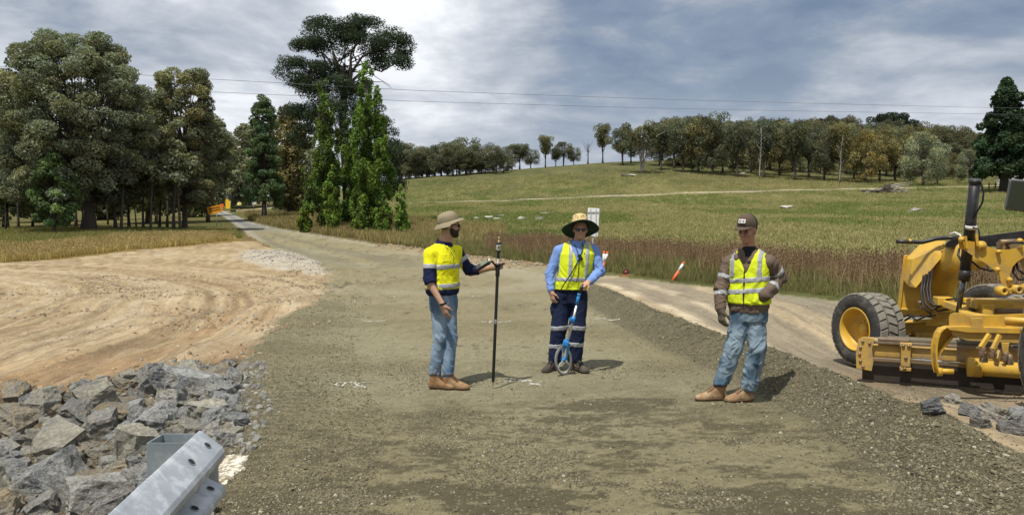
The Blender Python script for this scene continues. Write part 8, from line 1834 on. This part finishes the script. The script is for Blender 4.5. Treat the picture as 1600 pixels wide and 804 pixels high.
    F2 = Fld((-.4, -.3, .8), (.4, .3, 1.6), .02); F2.loft([(.92, 0, 0, .19, .13), (1.0, 0, 0, .18, .13), (1.3, 0, 0, .215, .145), (1.46, 0, 0, .13, .10)], 0, .03)
    for s_ in (-1, 1): F2.cap((.19 * s_, 0, 1.4), (.26 * s_, 0, 1.12), .075, .065); F2.cap((.26 * s_, 0, 1.12), (.2 * s_, -.12, 1.03), .06, .055)
    F2.surf('jacket', [M_CLOTH], e, col=flatcol((.72, .66, .22)))
    F3 = Fld((-.3, -.2, .4), (.3, .2, 1.05), .02); F3.loft([(.80, 0, 0, .17, .12), (.96, 0, 0, .175, .12)], 0, .03); [F3.cap((.08 * s_, 0, .85), (.09 * s_, 0, .52), .10, .085) for s_ in (-1, 1)]; F3.surf('shorts', [M_CLOTH], e, col=flatcol((.02, .02, .03)))
    F4 = Fld((-.2, -.2, 1.55), (.2, .2, 1.9), .015); F4.ell((0, 0, 1.71), (.11, .12, .10)); F4.clip(lambda x, y, z: 1.68 - z + 0 * x + 0 * y); F4.surf('cap', [M_CLOTH], e, col=flatcol((.03, .03, .05)))
    # brush pile
    b = at(1387, 152); g = random.Random(6); e = empty('brush_pile', b, 0, 'pile of dead logs and branches beyond the farm track, two pale trunks sticking out', 'brush pile')
    for i in range(46):
        a = Vector((g.uniform(-4.4, 3.0), g.uniform(-1.3, 1.3), .05)); an = g.uniform(-.5, .5); L = g.uniform(1.2, 3.2); a.z = .1 + g.random() * max(.1, 1.5 - abs(a.x + .2) * .32); d = Vector((math.cos(an), math.sin(an) * .5, g.uniform(-.25, .3))) * (1 if g.random() < .6 else -1)
        mb = MB(); rr = g.uniform(.06, .17); mb.tube([a, a + d * L * .5 + Vector((0, 0, g.uniform(-.15, .15))), a + d * L], [rr, rr * .8, rr * .35], 6); mb.build('branch', M_DEAD if g.random() < .4 else M_BARK, e)
    for (a, c) in [((-1.5, 0, 1.0), (4.7, .2, 2.15)), ((-.5, -.3, .9), (4.2, -.2, 1.65)), ((1.0, -.6, 1.3), (2.3, -1.0, .2))]: mb = MB(); mb.tube([a, Vector(a).lerp(Vector(c), .5) + Vector((0, 0, .12)), c], [.16, .12, .06], 7); mb.build('log', M_DEAD, e)
    # farm building and rails under the conifer
    b = at(1600, 172); e = empty('farm_shed', b, 0, 'low white farm building half hidden under the massive conifer', 'building'); MWL = mat('white_cladding', (.66, .66, .63), .7, .06, 5); MRF = mat('pale_roof', (.62, .63, .62), .5, .06, 3); MDK = mat('dark_opening', (.02, .02, .025), .3)
    mb = MB(); mb.box((0, 0, 1.3), (10, 5, 2.6)); mb.build('wall', MWL, e); mb = MB(); mb.prism([(-5.4, 2.6), (5.4, 2.6), (5.4, 2.75), (0, 3.2), (-5.4, 2.75)], (1, 0, 0), (0, 0, 1), (0, 1, 0), (0, 0, 0), 5.8); mb.build('roof', MRF, e)
    for x in (-3.6, -1.6, .6, 2.6, 4.2): mb = MB(); mb.box((x, -2.52, 1.35), (.9, .06, 1.1)); mb.build('window', MDK, e)
    b = at(1572, 158); e = empty('yard_rails', b, 0, 'dark timber yard rails in front of the white farm building', 'fence')
    for i in range(9): mb = MB(); mb.box((-4 + i * 1.4, .1 * (i % 2), .65), (.18, .16, 1.5)); mb.build('post', M_BARK, e)
    for z in (.5, 1.0): mb = MB(); mb.box((1.6, -.1, z), (11.4, .05, .14)); mb.build('rail', M_BARK, e)
    # power lines
    MWR = mat('wire', (.12, .13, .14), .6, 0)
    for lab, pts in [('upper overhead power line crossing the whole sky', [(-260, 98, 62), (0, 104, 66), (335, 124, 72), (640, 141, 80), (900, 150.5, 90), (1060, 156, 98), (1250, 161, 108), (1525, 168, 122), (1800, 171, 140)]), ('lower overhead power line crossing behind the umbrella pine', [(-260, 120, 66), (0, 127, 70), (340, 144, 76), (640, 158, 84), (1000, 168.5, 98), (1300, 174.5, 112), (1600, 179, 130), (1800, 180, 142)])]:
        Pp = [P(u, v, D) for u, v, D in pts]; mb = MB(); dense = []
        for i in range(len(Pp) - 1):
            for k in range(6): dense.append(Pp[i].lerp(Pp[i + 1], k / 6))
        dense.append(Pp[-1]); b = dense[0]; mb.tube([p - b for p in dense], .020, 5); tag(mb.build('power_line', MWR, None, b), lab, 'power line')
# ---------------------------------------------------------------- assemble
guardrail(); marks(); signs(); grader(); props()
man_pole(); man_wheel(); man_cap()
